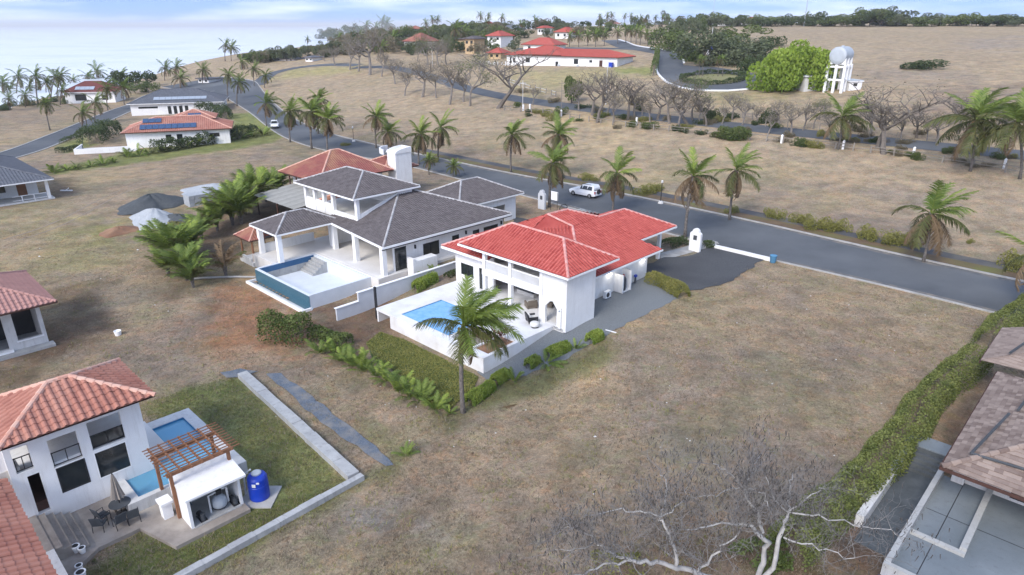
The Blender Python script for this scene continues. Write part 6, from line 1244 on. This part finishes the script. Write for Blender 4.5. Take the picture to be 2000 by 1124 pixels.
BLOCK = [[(30.6, 31.9), (36.9, 29.5), (52.6, 29.0), (55.5, 28.6), (70, 27.6), (70.5, 35), (55.5, 50), (31, 50)], [(27.4, 54), (36, 53), (55, 52.5), (64, 60), (60, 72), (30, 71), (27.4, 66)], [(28, -20), (57, -20), (57, 6.4), (28, 6.4)], [(2, 37), (2, 29.5), (3.4, 33), (4.6, 34), (6.6, 34), (7.4, 31.2), (13.5, 31), (13.5, 43.5), (10, 44), (2, 44)], [(-8, 62), (10, 62), (10, 72), (-8, 72)], [(44, 79), (62, 79), (62, 91), (44, 91)], [(16.6, 29), (17.5, 29), (18.6, 46.5), (17.6, 46.5)]]
rdn = np.array([[s_, t_] for s_, t_ in zip(SN, TT)])
def reg_near(q, rg):
    y = 20 + 62 * q[:, 1] ** 1.5; x = (q[:, 0] - .5) * 2 * (y * .84 + 6); S, T = x * CR + y * SR, -x * SR + y * CR; k = S < np.interp(T, TT, SN) - .6; return S[k], T[k]
STRAWM = leafm('straw', (.15, .12, .085), (.34, .275, .195), .15); STRAWD = leafm('brown_grass', (.075, .058, .042), (.16, .125, .088), .15)
tufts('dry_grass', reg_near, 120000, STRAWM, .11, 21, 'pale straw-coloured dry grass tufts over the vacant lots', .010, gate=.40); tufts('brown_grass', reg_near, 70000, STRAWD, .12, 22, 'brown withered grass tufts over the vacant lots', .012, gate=.44)
tufts('weeds', reg_near, 16000, LYEL, .2, 31, 'scattered taller yellow-green weeds over the vacant lots', .016, gate=.60); tufts('tall_straw', reg_near, 16000, STRAWM, .24, 37, 'scattered taller straw clumps over the vacant lots', .014, gate=.58)
lawnp = np.array(pst([(280, 790), (440, 745), (480, 740), (690, 940), (360, 1130), (130, 1124), (300, 1040), (470, 960)]))
def reg_lawn(q, rg):
    lo, hi = lawnp.min(0), lawnp.max(0); S, T = (lo + q * (hi - lo)).T; k = sdist(S, T, lawnp) < .5; return S[k], T[k]
tufts('lawn_grass', reg_lawn, 18000, LMID, .08, 23, 'patchy green lawn grass beside the garden pool', .012); tufts('yellowed_lawn_grass', reg_lawn, 16000, LYEL, .08, 24, 'yellowing lawn grass beside the garden pool', .012, gate=.45)
# areca clumps
def areca(label, u, v, vt, n=14, sp=.55, kinds='ggo', group='areca palm clumps', stems=True, wind=.2):
    b = G(u, v); h = (v - vt) * mpp(b); rg = np.random.default_rng(int(u * 3 + v)); g = thing('areca_palm', label, 'palm plant', b, 0, group); m = MB()
    for i in range(n):
        a = i * 2.4 + rg.uniform(-.3, .3); e = R(84) - R(62) * rg.random() * (sp * 1.1 if stems else sp * 1.6); st = Vector((math.cos(a) * h * .06, math.sin(a) * h * .06, h * (.22 + .2 * rg.random()) if stems else 0)); k = kinds[int(rg.integers(0, len(kinds)))]
        d = Vector((math.cos(a) * math.cos(e) + wind * .4, math.sin(a) * math.cos(e), math.sin(e))).normalized(); f = FR_MID[k]; o = ob('frond', f[int(rg.integers(0, len(f)))], None, g); o.location = st; o.rotation_euler = frame(d, rg.uniform(-.4, .4)).to_euler(); s_ = h * (.92 if stems else .72) * rg.uniform(.75, 1.1); o.scale = (s_,) * 3
        if stems: m.tube([(st.x * .4, st.y * .4, -.1), st], [.05, .04], 5)
    if stems: ob('stems', m, TRUNK, g)
for l, u, v, vt, n in [('tall areca clump at the left end of the bed', 320, 495, 440, 18), ('broad areca clump, centre of the palm bed', 345, 520, 440, 20), ('areca clump leaning over the bed, third from left', 365, 548, 480, 16), ('lowest areca clump of the bed, nearest the dirt', 378, 562, 505, 14), ('areca clump behind the gazebo, tall', 455, 440, 370, 20), ('areca clump beside the corrugated pergola', 500, 405, 340, 20), ('areca clump behind the corrugated pergola', 540, 385, 335, 18), ('areca clump at the far end of the bed', 480, 420, 355, 16), ('areca clump by the corner of the older house', 520, 395, 345, 16), ('areca clump between heaps and gazebo, left', 425, 452, 395, 16), ('areca clump between heaps and gazebo, right', 472, 438, 372, 16), ('small areca clump at the bed front', 330, 540, 490, 12), ('areca clump behind the broad central one', 372, 500, 435, 18), ('areca clump at the upper end of the bed by the hedge', 395, 470, 420, 16), ('wilting thin areca standing alone on orange dirt', 442, 542, 478, 9)]: areca(l, u, v, vt, n + 8 if n > 9 else n, kinds='gggo' if n > 9 else 'bbo', wind=.05)
row = [(625, 690, 640), (655, 690, 640), (668, 705, 655), (690, 715, 655), (712, 725, 668), (735, 735, 690), (755, 745, 695), (780, 765, 700), (800, 775, 715), (822, 785, 722), (850, 800, 750), (878, 808, 780)]
for i, (u, v, vt) in enumerate(row): areca('young yellow-green palm in the lawn-edge row, %s from the left' % ords[i], u, v, vt, 11, .5, 'ggg', 'young palms edging the lawn', False)
for l, u, v, vt in [('young fan of palm leaves at the terrace corner', 1005, 745, 705), ('young palm with arching leaves by the gravel', 1066, 710, 658), ('young palm beside the villa side gravel', 1125, 682, 650), ('palm seedling standing in the dry drain', 793, 890, 850), ('young palm left of the villa counter', 845, 535, 505), ('young palm by the boundary wall', 822, 552, 518)]: areca(l, u, v, vt, 9, .7, 'ggg', 'scattered young palms', False)
for i, (u, v, vt) in enumerate([(105, 338, 308), (132, 333, 308), (152, 330, 306), (178, 325, 302), (202, 322, 292), (222, 318, 300)]): areca('garden palm in the row before the solar house, %s from the left' % ords[i], u, v, vt, 12, .7, 'ggo', 'garden palms before the solar house', False)
for i, u in enumerate(range(250, 520, 22)): areca('palm in the tall hedge of the solar house, %s from the left' % ords[i], u, 308 - (u - 250) * .165, 275 - (u - 250) * .16, 9, .6, 'go', 'hedge palms of the solar house', False)
# maroon cordylines in the planter
for i, (s_, t_, h) in enumerate([(33.6, 34.4, 1.5), (34.0, 34.2, 1.3), (34.4, 34.4, 1.2), (34.9, 34.2, 1.4), (33.2, 34.6, 1.0), (35.0, 34.6, 1.1), (32.7, 34.3, .9)]):
    rg = np.random.default_rng(i); b = W(s_, t_, .02); g = thing('cordyline', 'maroon-leaved cordyline in the terrace planter, %s from the pool side' % ords[i], 'plant', b, 0, 'cordylines in the planter'); V = []
    for k in range(34):
        a = rg.uniform(0, 6.28); e = rg.uniform(.2, 1.4); d = np.array((math.cos(a) * math.cos(e), math.sin(a) * math.cos(e), math.sin(e))); o_ = np.array((0, 0, h * rg.uniform(.45, .75))); w_ = np.cross(d, (0, 0, 1)) * .055; ln = h * rg.uniform(.35, .6); V.append([o_, o_ + d * ln * .5 + w_, o_ + d * ln - np.array((0, 0, .06)), o_ + d * ln * .5 - w_])
    ob('leaves', quads('leaves', np.array(V), rg.random(len(V)), LRED), None, g); ob('stem', MB().tube([(0, 0, -.1), (.03, 0, h * .7)], [.03, .02], 5), BARK, g)
hedge('trailing green plants over the planter rim', [W(32.4, 33.75), W(35.1, 33.8)], .5, .35, 1100, LMID, .14, stem=False)
# ---------------------------------------------------------------- bleached bare tree, bottom right
tb = G(1430, 1175); dt = thing('bleached_tree', 'large leafless pale-barked tree with dark hanging pods, bottom right', 'tree', tb)
rg = np.random.default_rng(9); TW = MB(); LB = MB(); pods = []
def L3(u, v, z): return PZ(u, v, z) - tb
limbs = [([(1430, 1175, -.3), (1400, 1140, 1.2), (1360, 1120, 2.0)], .30, .24), ([(1360, 1120, 2.0), (1320, 1105, 2.8), (1270, 1098, 3.3), (1235, 1095, 3.6)], .24, .15), ([(1235, 1095, 3.6), (1190, 1080, 4.0), (1165, 1055, 4.4), (1130, 1035, 4.8)], .12, .05), ([(1235, 1095, 3.6), (1180, 1105, 3.6), (1120, 1124, 3.6)], .12, .05), ([(1320, 1105, 2.8), (1315, 1065, 4.0), (1300, 1030, 4.9), (1290, 1010, 5.2)], .16, .09), ([(1290, 1010, 5.2), (1260, 1000, 5.4), (1215, 995, 5.5), (1165, 1005, 5.5)], .08, .03), ([(1290, 1010, 5.2), (1302, 975, 5.7), (1300, 945, 6.0), (1290, 920, 6.1)], .08, .03), ([(1290, 1010, 5.2), (1330, 985, 5.6), (1345, 950, 5.9)], .07, .03), ([(1430, 1175, -.3), (1490, 1110, 2.0), (1500, 1060, 3.4), (1470, 1028, 4.4)], .28, .16), ([(1470, 1028, 4.4), (1430, 1022, 4.7), (1380, 1030, 4.8), (1340, 1035, 4.8)], .12, .04), ([(1490, 1040, 4.0), (1480, 1000, 5.0), (1460, 965, 5.8), (1455, 950, 6.0)], .15, .08), ([(1455, 950, 6.0), (1420, 920, 6.4), (1390, 905, 6.6)], .07, .03), ([(1455, 950, 6.0), (1490, 965, 5.9), (1500, 990, 5.6)], .07, .03), ([(1455, 950, 6.0), (1400, 968, 5.8), (1365, 970, 5.8)], .06, .03), ([(1455, 950, 6.0), (1470, 915, 6.4), (1485, 890, 6.6)], .06, .03), ([(1430, 1175, -.3), (1510, 1110, 2.2), (1530, 1030, 4.2), (1540, 1000, 4.8)], .26, .13), ([(1540, 1000, 4.8), (1545, 960, 5.6), (1548, 925, 6.0)], .1, .04), ([(1540, 1000, 4.8), (1510, 975, 5.4), (1495, 930, 6.1)], .09, .03), ([(1540, 1000, 4.8), (1585, 965, 5.4), (1610, 955, 5.6)], .08, .03), ([(1530, 1050, 3.8), (1600, 1075, 3.8), (1670, 1090, 3.8)], .08, .03), ([(1540, 1000, 4.8), (1600, 1010, 5.0), (1690, 1025, 5.0), (1750, 1045, 4.8)], .08, .02), ([(1360, 1120, 2.0), (1400, 1075, 3.6), (1440, 1045, 4.3)], .12, .06), ([(1165, 1055, 4.4), (1140, 1070, 4.4), (1080, 1075, 4.4)], .05, .02), ([(1130, 1035, 4.8), (1105, 1030, 4.9), (1080, 1045, 4.9)], .04, .015)]
def twig(p, d, L, r_, l):
    pts = [p]; dd = d.copy(); k = 4
    for i in range(k): dd = (dd + Vector(rg.normal(size=3)) * .30 + Vector((0, 0, .05))).normalized(); pts.append(pts[-1] + dd * L / k)
    TW.tube(pts, list(np.linspace(r_, r_ * .45, k + 1)), 4 if l < 1 else 3, cap=False)
    if l >= 3:
        if rg.random() < .6: pods.append(pts[-1])
        if rg.random() < .3: pods.append(pts[-2])
        return
    for j in range(3 if l else 4):
        t = (.3 + .7 * (j + rg.random()) / 4) * k; q = min(int(t), k - 1); o_ = pts[q].lerp(pts[q + 1], t - q); nd = (dd * .45 + Vector(rg.normal(size=3)) * .62 + Vector((0, 0, .12))).normalized(); twig(o_, nd, L * rg.uniform(.5, .78), r_ * .55, l + 1)
for lp, ra_, rb_ in limbs:
    P = [L3(*p) for p in lp]; pts = []
    for i in range(len(P) - 1):
        for k in range(4): t = k / 4; pts.append(P[i].lerp(P[i + 1], t) + (Vector(rg.normal(size=3)) * .06 if i + k else Vector()))
    pts.append(P[-1]); rd = np.linspace(ra_, rb_, len(pts)) * .5; LB.tube(pts, list(rd), 8, cap=False)
    if ra_ < .2:
        for k in range(len(pts)):
            for _ in range(2): twig(pts[k], (Vector(rg.normal(size=3)) * .6 + (P[-1] - P[0]).normalized() * .5 + Vector((0, 0, .35))).normalized(), rg.uniform(.8, 1.7), max(.012, rd[k] * .42), 1)
        twig(pts[-1], (pts[-1] - pts[-3]).normalized(), 1.5, rd[-1], 0)
ob('limbs', LB, BARKW, dt, smooth=True); ob('twigs', TW, TWIGM, dt)
if len(pods) > 3200: pods = [pods[i] for i in rg.permutation(len(pods))[:3200]]
V = []
for p in pods:
    p = np.array(p); a = rg.uniform(0, 6.28); s_ = np.array((math.cos(a), math.sin(a), 0)); ln = rg.uniform(.10, .26); w_ = np.cross(s_, (0, 0, 1)) * .017; b = p + s_ * ln * .25 - np.array((0, 0, ln * .5)); c = p + s_ * ln * .55 - np.array((0, 0, ln)); V.append([p - w_, p + w_, b + w_, b - w_]); V.append([b - w_, b + w_, c + w_ * .4, c - w_ * .4])
ob('seed_pods', quads('seed_pods', np.array(V), rg.random(len(V)), POD), None, dt, kind='stuff')
hedge('low green weeds under the bleached tree', px((1150, 1115), (1200, 1122), (1260, 1118)), 2.2, .35, 900, LYEL, .14, stem=False, name='weed_patch'); hedge('green weeds right of the bleached trunk', px((1450, 1110), (1500, 1085), (1540, 1090)), 2.0, .6, 1500, LMID, .16, stem=False, name='weed_patch')
# fallen palm frond on the field
g = thing('fallen_frond', 'dry fallen palm frond lying on the field below the lawn', 'palm frond', G(1005, 795), 0); o = ob('leaflets', FR_HI['b'][0], None, g); o.scale = (2.6,) * 3; o.rotation_euler = (R(8), R(-3), R(28)); o.location = (-.9, -.3, .12)
# ---------------------------------------------------------------- heaps
def heap(label, u, v, wpx, hpx, mat, seed, long=1., rot=0.):
    b = G(u, v); mp_ = mpp(b); r_ = wpx * mp_ * .56; h = hpx * mp_ * .8; rg = np.random.default_rng(seed); n, k = 40, 14; vs = []
    for j in range(k + 1):
        t = j / k
        for i in range(n): a = 2 * math.pi * i / n; rr = r_ * t * (1 + .14 * math.sin(2 * a + seed) + .09 * math.sin(3 * a + 2.1 * seed) + .05 * math.sin(7 * a + seed) + .03 * math.sin(11 * a)); z = h * max(0, 1.06 - math.sqrt(t * t + .045)) ** 1.12 * (1 + .22 * math.sin(2 * a + seed) * t + .12 * math.sin(3 * a + 2 * seed) * t + .05 * math.sin(7 * a + 9 * t)) + rg.normal() * .02 * h - (.12 if j == k else 0); vs.append((rr * math.cos(a) * long, rr * math.sin(a), z))
    fs = [(j * n + i, (j + 1) * n + i, (j + 1) * n + (i + 1) % n, j * n + (i + 1) % n) for j in range(k) for i in range(n)]
    ob('material_heap', MB().add(vs, fs), mat, None, label, 'heap', 'building material heaps', smooth=True, loc=b, rz=rot)
heap('dark sand heap behind the pale rock heap', 296, 402, 96, 34, SAND, 1, 1.1, R(40)); heap('pale crushed-rock heap in front of the dark sand', 305, 432, 92, 36, CRUSH, 2, 1.2, R(-35)); heap('dark sand heap nearest the palm bed', 350, 437, 86, 28, SAND, 3, 1.2, R(10)); heap('long pale rubble bank behind the block stack', 425, 372, 90, 18, CRUSH, 4, 1.5, R(30))
g = thing('block_stack', 'stack of pale concrete blocks beside the sand heaps', 'block stack', G(372, 406), ROT); L_ = 7.5
for i in range(14):
    for j in range(3): ob('block_pallet', MB().box(i * .82, i * .82 + .78, rnd.uniform(-.05, .05), 2.1, j * .55, j * .55 + .53), CRUSH, g)
heap('brown earth mound beside the sand heaps', 232, 452, 60, 14, SOIL, 6, 1.0, 0)
# ---------------------------------------------------------------- vehicles
def car(label, loc, rz, L=4.8, wd=1.9, h=1.85, paint=CARW, name='parked_car', rack=True):
    g = thing(name, label, 'car', loc, rz); hw = wd / 2
    def loft(st, mid=True):          # stations along x: (x, zb, zt, half-width bottom, half-width top)
        m = MB(); n = len(st)
        vs = []
        for x, zb, zt, a, b in st: q = a * 1.02 if mid else a * .56 + b * .44; vs += [(x, -a, zb), (x, -q, zb + (zt - zb) * .45), (x, -b, zt), (x, b, zt), (x, q, zb + (zt - zb) * .45), (x, a, zb)]
        fs = [(i * 6 + k, i * 6 + (k + 1) % 6, (i + 1) * 6 + (k + 1) % 6, (i + 1) * 6 + k) for i in range(n - 1) for k in range(6)] + [tuple(range(6)), tuple(reversed(range((n - 1) * 6, n * 6)))]
        return m.add(vs, fs, .5)
    B_ = h * .58; x0, x1 = -L / 2, L / 2
    ob('body', loft([(x0, .45, B_ * .90, hw * .86, hw * .8), (x0 + .15, .36, B_, hw * .96, hw * .9), (x0 + 1.0, .32, B_ * 1.02, hw, hw * .93), (x1 - 1.35, .32, B_, hw, hw * .93), (x1 - .45, .34, B_ * .92, hw * .95, hw * .86), (x1, .45, B_ * .72, hw * .82, hw * .75)]), paint, g, smooth=False)
    ob('cabin', loft([(x0 + .18, B_ - .02, h * .80, hw * .88, hw * .76), (x0 + .42, B_ - .02, h * .985, hw * .9, hw * .72), (x0 + 1.2, B_ - .02, h, hw * .92, hw * .73), (x1 - 2.45, B_ - .02, h * .97, hw * .92, hw * .72), (x1 - 1.65, B_ - .02, B_ + .03, hw * .9, hw * .86)], False), paint, g)
    def sidewin(xa, xb, s_):
        y0, y1 = s_ * hw * .925, s_ * hw * .785; zb, zt = B_ + .08, h * .9; return MB().ext([(xa, y0, zb), (xb + .12, y0, zb), (xb - .12, y1, zt), (xa, y1, zt)], (0, s_ * .012, 0))
    for s_ in (-1, 1):
        for xa, xb in ((x0 + .5, x0 + 1.25), (x0 + 1.35, x0 + 2.15), (x0 + 2.25, x1 - 2.15)): ob('side_window', sidewin(xa, xb, s_), GLASS, g)
        ob('mirror', MB().box(x1 - 1.75, x1 - 1.6, s_ * hw * 1.0, s_ * hw * 1.14, B_ + .05, B_ + .2), paint, g)
        ob('tail_light', MB().box(x0 - .01, x0 + .1, s_ * hw * .62, s_ * hw * .88, B_ * .62, B_ * .95), REDP, g); ob('headlight', MB().box(x1 - .16, x1 + .012, s_ * hw * .45, s_ * hw * .78, B_ * .55, B_ * .72), STEEL, g)
        for x in (x0 + .85, x1 - .9):
            w_ = ob('wheel', MB().tube([(x, s_ * (hw - .22), .36), (x, s_ * (hw - .20), .36), (x, s_ * (hw + .0), .36), (x, s_ * (hw + .02), .36)], [.30, .37, .37, .30], 20), TYRE, g); ob('rim', MB().tube([(x, s_ * (hw + .015), .36), (x, s_ * (hw + .04), .36)], [.22, .20], 14), RIM, w_)
    ob('rear_window', MB().ext([(x0 + .185, -hw * .78, B_ + .08), (x0 + .185, hw * .78, B_ + .08), (x0 + .40, hw * .64, h * .93), (x0 + .40, -hw * .64, h * .93)], (-.03, 0, .005)), GLASS, g); ob('windscreen', MB().ext([(x1 - 1.72, -hw * .82, B_ + .07), (x1 - 1.72, hw * .82, B_ + .07), (x1 - 2.40, hw * .66, h * .93), (x1 - 2.40, -hw * .66, h * .93)], (.03, 0, .02)), GLASS, g)
    ob('bumper', MB().box(x0 - .06, x0 + .1, -hw * .9, hw * .9, .4, .62), paint, g); ob('bumper', MB().box(x1 - .1, x1 + .05, -hw * .86, hw * .86, .38, .58), DGREY, g); ob('number_plate', MB().box(x0 - .07, x0 - .06, -.26, .26, .48, .6), PIPE, g)
    if rack:
        ob('spare_wheel', MB().tube([(x0 - .04, 0, B_ * .9), (x0 - .24, 0, B_ * .9)], [.36, .34], 18), BLACK, g)
        for s_ in (-1, 1): ob('roof_rail', MB().box(x0 + .8, x1 - 2.3, s_ * hw * .62, s_ * hw * .66, h + .005, h + .06), BLACK, g)
    return g
pc = G(1142, 383); car('white sport utility vehicle parked on the boulevard facing the sea', pc + Vector((0, 0, .03)), ROT + R(92), 4.7, 1.95, 1.9)
pc = G(537, 250); car('white car driving on the boulevard toward the camera, far left', pc + Vector((0, 0, .03)), R(-72), 4.6, 1.9, 1.7, rack=False, name='moving_car')
pc = G(1092, 92); car('grey car parked above the long white house', pc + Vector((0, 0, .06)), R(20), 4.6, 1.9, 1.8, STEEL, rack=False)
# ---------------------------------------------------------------- gates, signs, posts
def pillar(label, u, v, hpx, mat, wd=1.35, niche=True, rz=ROT + R(90)):
    b = G(u, v); h = hpx * mpp(b); g = thing('gate_pillar', label, 'gate pillar', b, rz); z = h * .74; pts = [(-wd / 2, 0, -.2), (wd / 2, 0, -.2), (wd / 2, 0, z)] + [(wd / 2 * (.62 + .38 * math.cos(R(a))) , 0, z + h * .10 * math.sin(R(a))) for a in (30, 60, 90)] + [(wd * .31 * math.cos(R(a)), 0, z + h * .10 + h * .16 * math.sin(R(a))) for a in range(0, 181, 18)] + [(-wd / 2 * (.62 + .38 * math.cos(R(a))), 0, z + h * .10 * math.sin(R(a))) for a in (90, 60, 30)] + [(-wd / 2, 0, z)]
    ob('slab', MB().ext(pts, (0, .35, 0)), mat, g)
    if niche:
        ob('niche', MB().box(-.22, .22, -.02, 0.0, h * .5, h * .7), DGREY, g); ob('niche', MB().box(-.22, .22, .35, .37, h * .5, h * .7), DGREY, g)
    return g
pillar('white curved-top gate pillar beside the gravel driveway', 1358, 490, 46, WHITE); pillar('grey curved-top gate pillar of the dark-roofed villa', 1060, 408, 38, CONCB, 1.2)
b = G(1082, 412); g = thing('sign_board', 'blank white sign board on thin posts by the grey pillar', 'sign', b, ROT + R(90)); hb = 38 * mpp(b)
ob('board', MB().box(-.65, .65, -.02, .02, hb * .55, hb), TRIM, g); ob('post', MB().cyl((-.6, .05, -.2), (-.6, .05, hb * .98), .035, n=6), BLACK, g); ob('post', MB().cyl((.6, .05, -.2), (.6, .05, hb * .98), .035, n=6), BLACK, g)
b = G(1100, 420); g = thing('hoop_rack', 'black tubular steel frame standing behind the red roof', 'frame', b, ROT); ob('hoop', MB().tube([(-.9, 0, 0), (-.8, 0, 1.0), (-.4, 0, 1.4), (.4, 0, 1.4), (.8, 0, 1.0), (.9, 0, 0)], .05, 6), BLACK, g); ob('brace', MB().tube([(-.7, 0, .9), (.2, 0, .4), (.7, 0, .9)], .04, 6), BLACK, g)
b = G(1450, 497); g = thing('low_wall', 'low white kerb wall between driveway and boulevard', 'wall', b, ROT + R(90)); ob('wall_panel', MB().box(-3.6, 3.6, -.25, .25, -.2, .32), WHITE, g)
g = thing('litter_bin', 'small blue bin at the end of the low white wall', 'bin', G(1509, 513)); ob('body', MB().lathe((0, 0, 0), [(.28, 0), (.36, .75), (.34, .76)]), M('bin_blue', (.08, .22, .36)), g); ob('lid', MB().lathe((0, 0, .76), [(.38, 0), (.38, .06), (.1, .12)]), M('bin_lid', (.10, .26, .42)), g)
g = thing('water_barrier', 'orange plastic barrier by the dark-roofed villa entrance', 'barrier', G(990, 400)); ob('body', MB().lathe((0, 0, 0), [(.55, 0), (.6, .15), (.5, .9), (.42, 1.15), (.3, 1.2)]), ORANGE, g, smooth=True); ob('band', MB().lathe((0, 0, .5), [(.565, 0), (.56, .1)]), PIPE, g)
def lamp(label, u, v, vt):
    b = G(u, v); h = (v - vt) * mpp(b); g = thing('street_lamp', label, 'street lamp', b, 0, 'boulevard lamps'); ob('pole', MB().lathe((0, 0, 0), [(.10, .35), (.06, .6), (.05, h - .45), (.09, h - .4)], 8), BLACK, g); ob('lantern', MB().lathe((0, 0, h - .4), [(.08, 0), (.17, .08), (.15, .34), (.05, .42)], 8), OFFW, g); ob('plinth', MB().lathe((0, 0, -.1), [(.42, 0), (.38, .25), (.2, .5)], 8), OFFW, g)
lamp('black street lamp with white plinth beside the footpath', 1290, 398, 352); lamp('black street lamp on the verge near the shore palms', 691, 277, 248)
def pole(label, u, v, vt, r_=.1, mat=OFFW, name='utility_pole', sign=None, arms=True):
    b = G(u, v); h = (v - vt) * mpp(b); g = thing(name, label, 'pole', b); ob('shaft', MB().cyl((0, 0, -.3), (0, 0, h), r_, r_ * .7, 8), mat, g)
    if arms: ob('crossarm', MB().box(-.8, .8, -.05, .05, h - .7, h - .58), mat, g)
    if sign: ob('panel', MB().box(-1.3, 1.3, -.1, -.02, h * sign[0], h * sign[1]), TRIM, g); ob('panel', MB().box(-1.25, 1.25, -.14, -.1, h * (sign[0] + (sign[1] - sign[0]) * .5), h * sign[1] * .99), TANKB, g)
pole('white utility pole rising above the trees left of centre', 845, 132, 92); pole('thin pale pole at the start of the fence', 1021, 217, 160, .08); pole('thin pole beside the round green tree', 1096, 226, 160, .07, BARK); pole('concrete pole below the long white house', 1183, 205, 130, .1); pole('pole carrying a blue and white banner by the turning circle', 1386, 118, 58, .12, OFFW, 'banner_pole', (.15, .5), False)
pole('tall thin radio mast on the right skyline', 1570, 52, -6, .28, STEEL, 'radio_mast', None, False); pole('tall thin radio mast on the skyline, left of the other', 1391, 48, -10, .2, STEEL, 'radio_mast', None, False)
# fences
def fence(label, pix, hgt, step, rails, mat, rmat, name='rail_fence', pr=.1):
    P = resamp([G(*p) for p in pix], step); g = thing(name, label, 'fence', Vector((P[0].x, P[0].y, H(*P[0])))); o_ = g.location; prev = None; pm = MB().box(-pr, pr, -pr, pr, -.3, hgt).mesh('post', mat); lean = random.Random(3)
    for p in P:
        q = Vector((p.x, p.y, H(p.x, p.y))) - o_; o = ob('post', pm, None, g); o.location = q; o.rotation_euler = (lean.uniform(-.09, .09), lean.uniform(-.09, .09), lean.uniform(0, 1.5)); o.scale = (1, 1, lean.uniform(.85, 1.15))
        if prev is not None:
            for z in rails:
                if lean.random() < .82: ob('rail', MB().tube([prev + Vector((0, 0, z * hgt + lean.uniform(-.06, .06))), q + Vector((0, 0, z * hgt + lean.uniform(-.06, .06)))], .055, 4), rmat, g)
        prev = q
fence('weathered wooden rail fence along the near side of the second road', [(985, 216), (1060, 224), (1150, 238), (1250, 252), (1400, 266), (1560, 284), (1700, 299), (1840, 318), (2010, 345)], 1.25, 2.9, (.45, .85), WOODG, WOODG)
fence('pale wooden rail fence above the second road, below the long white house', [(995, 164), (1025, 174), (1055, 182), (1085, 189)], 1.5, 2.6, (.35, .85), WOODG, OFFW); fence('thin wire fence posts on the far side of the second road', [(1495, 248), (1600, 258), (1750, 275), (1900, 290), (2010, 300)], 1.5, 4.2, (), WOODG, WOODG, 'wire_fence', .06); fence('short rail fence beside the dark shrubs', [(1450, 232), (1490, 236)], 1.3, 2.6, (.4, .85), WOODG, WOODG); fence('white picket rail in front of the long white house terrace', [(938, 128), (965, 128), (992, 129)], 1.4, 1.6, (.3, .6, .9), TRIM, TRIM, 'terrace_railing', .08)
for i, (u, v) in enumerate([(1022, 217), (1035, 216), (1096, 228), (1243, 244), (1526, 280), (1646, 292), (1783, 306), (1960, 330)]): 
    g = thing('marker_post', 'white painted marker post beside the second road, %s from the left' % ords[i], 'post', G(u, v), ROT, 'white marker posts'); ob('shaft', MB().ext([(-.16, -.16, -.2), (.16, -.16, -.2), (.16, .16, -.2), (-.16, .16, -.2)], (0, 0, 1.6)), TRIM, g); ob('cap', MB().add([(-.19, -.19, 1.4), (.19, -.19, 1.4), (.19, .19, 1.4), (-.19, .19, 1.4), (0, 0, 1.6)], [(0, 1, 4), (1, 2, 4), (2, 3, 4), (3, 0, 4), (3, 2, 1, 0)]), TRIM, g)
# litter and small stones on the open ground
m = MB(); lr = random.Random(8)
for i in range(150):
    y = lr.uniform(30, 78); x = lr.uniform(-.75, .72) * y; s_, t_ = toST(x, y)
    if s_ > 66 or (30 < s_ < 70 and 26 < t_ < 72) or (s_ < 14 and t_ > 28): continue
    r_ = lr.uniform(.03, .09) * (1.8 if lr.random() < .1 else 1); z = H(x, y); a = lr.uniform(0, 3); m.add([(x + r_ * math.cos(a + k * 1.57), y + r_ * math.sin(a + k * 1.57) * .7, z) for k in range(4)] + [(x, y, z + r_ * .7)], [(0, 1, 4), (1, 2, 4), (2, 3, 4), (3, 0, 4)])
ob('pale_stones', m, OFFW, None, 'scattered pale stones and scraps on the dry ground', 'stones', kind='stuff')
g = thing('timber_offcut', 'short white plank lying at the gravel edge', 'plank', G(1193, 648), R(-35)); ob('plank', MB().box(-.5, .5, -.06, .06, 0, .05), TRIM, g)
g = thing('broken_furniture', 'white rubble pieces beside the grey-roofed house', 'rubble', G(130, 374)); ob('plank', MB().box(-.9, .9, -.12, .12, .05, .2), TRIM, g); ob('plank', MB().tube([(-.5, .6, 0), (.7, -.4, .6)], .07, 4), TRIM, g)

# ---------------------------------------------------------------- air
hz = bpy.data.materials.new('thin_haze'); hz.use_nodes = True; ht_ = hz.node_tree; ht_.nodes.clear(); ho = ht_.nodes.new('ShaderNodeOutputMaterial'); pv = ht_.nodes.new('ShaderNodeVolumePrincipled')
pv.inputs['Color'].default_value = (.97, .985, 1.0, 1); pv.inputs['Density'].default_value = .00014; pv.inputs['Anisotropy'].default_value = 0.; ht_.links.new(pv.outputs[0], ho.inputs['Volume'])
ob('haze', MB().box(-60000, 60000, -2000, 60000, -30, 75), hz, kind='stuff', label='thin pale haze over land and sea', cat='haze')
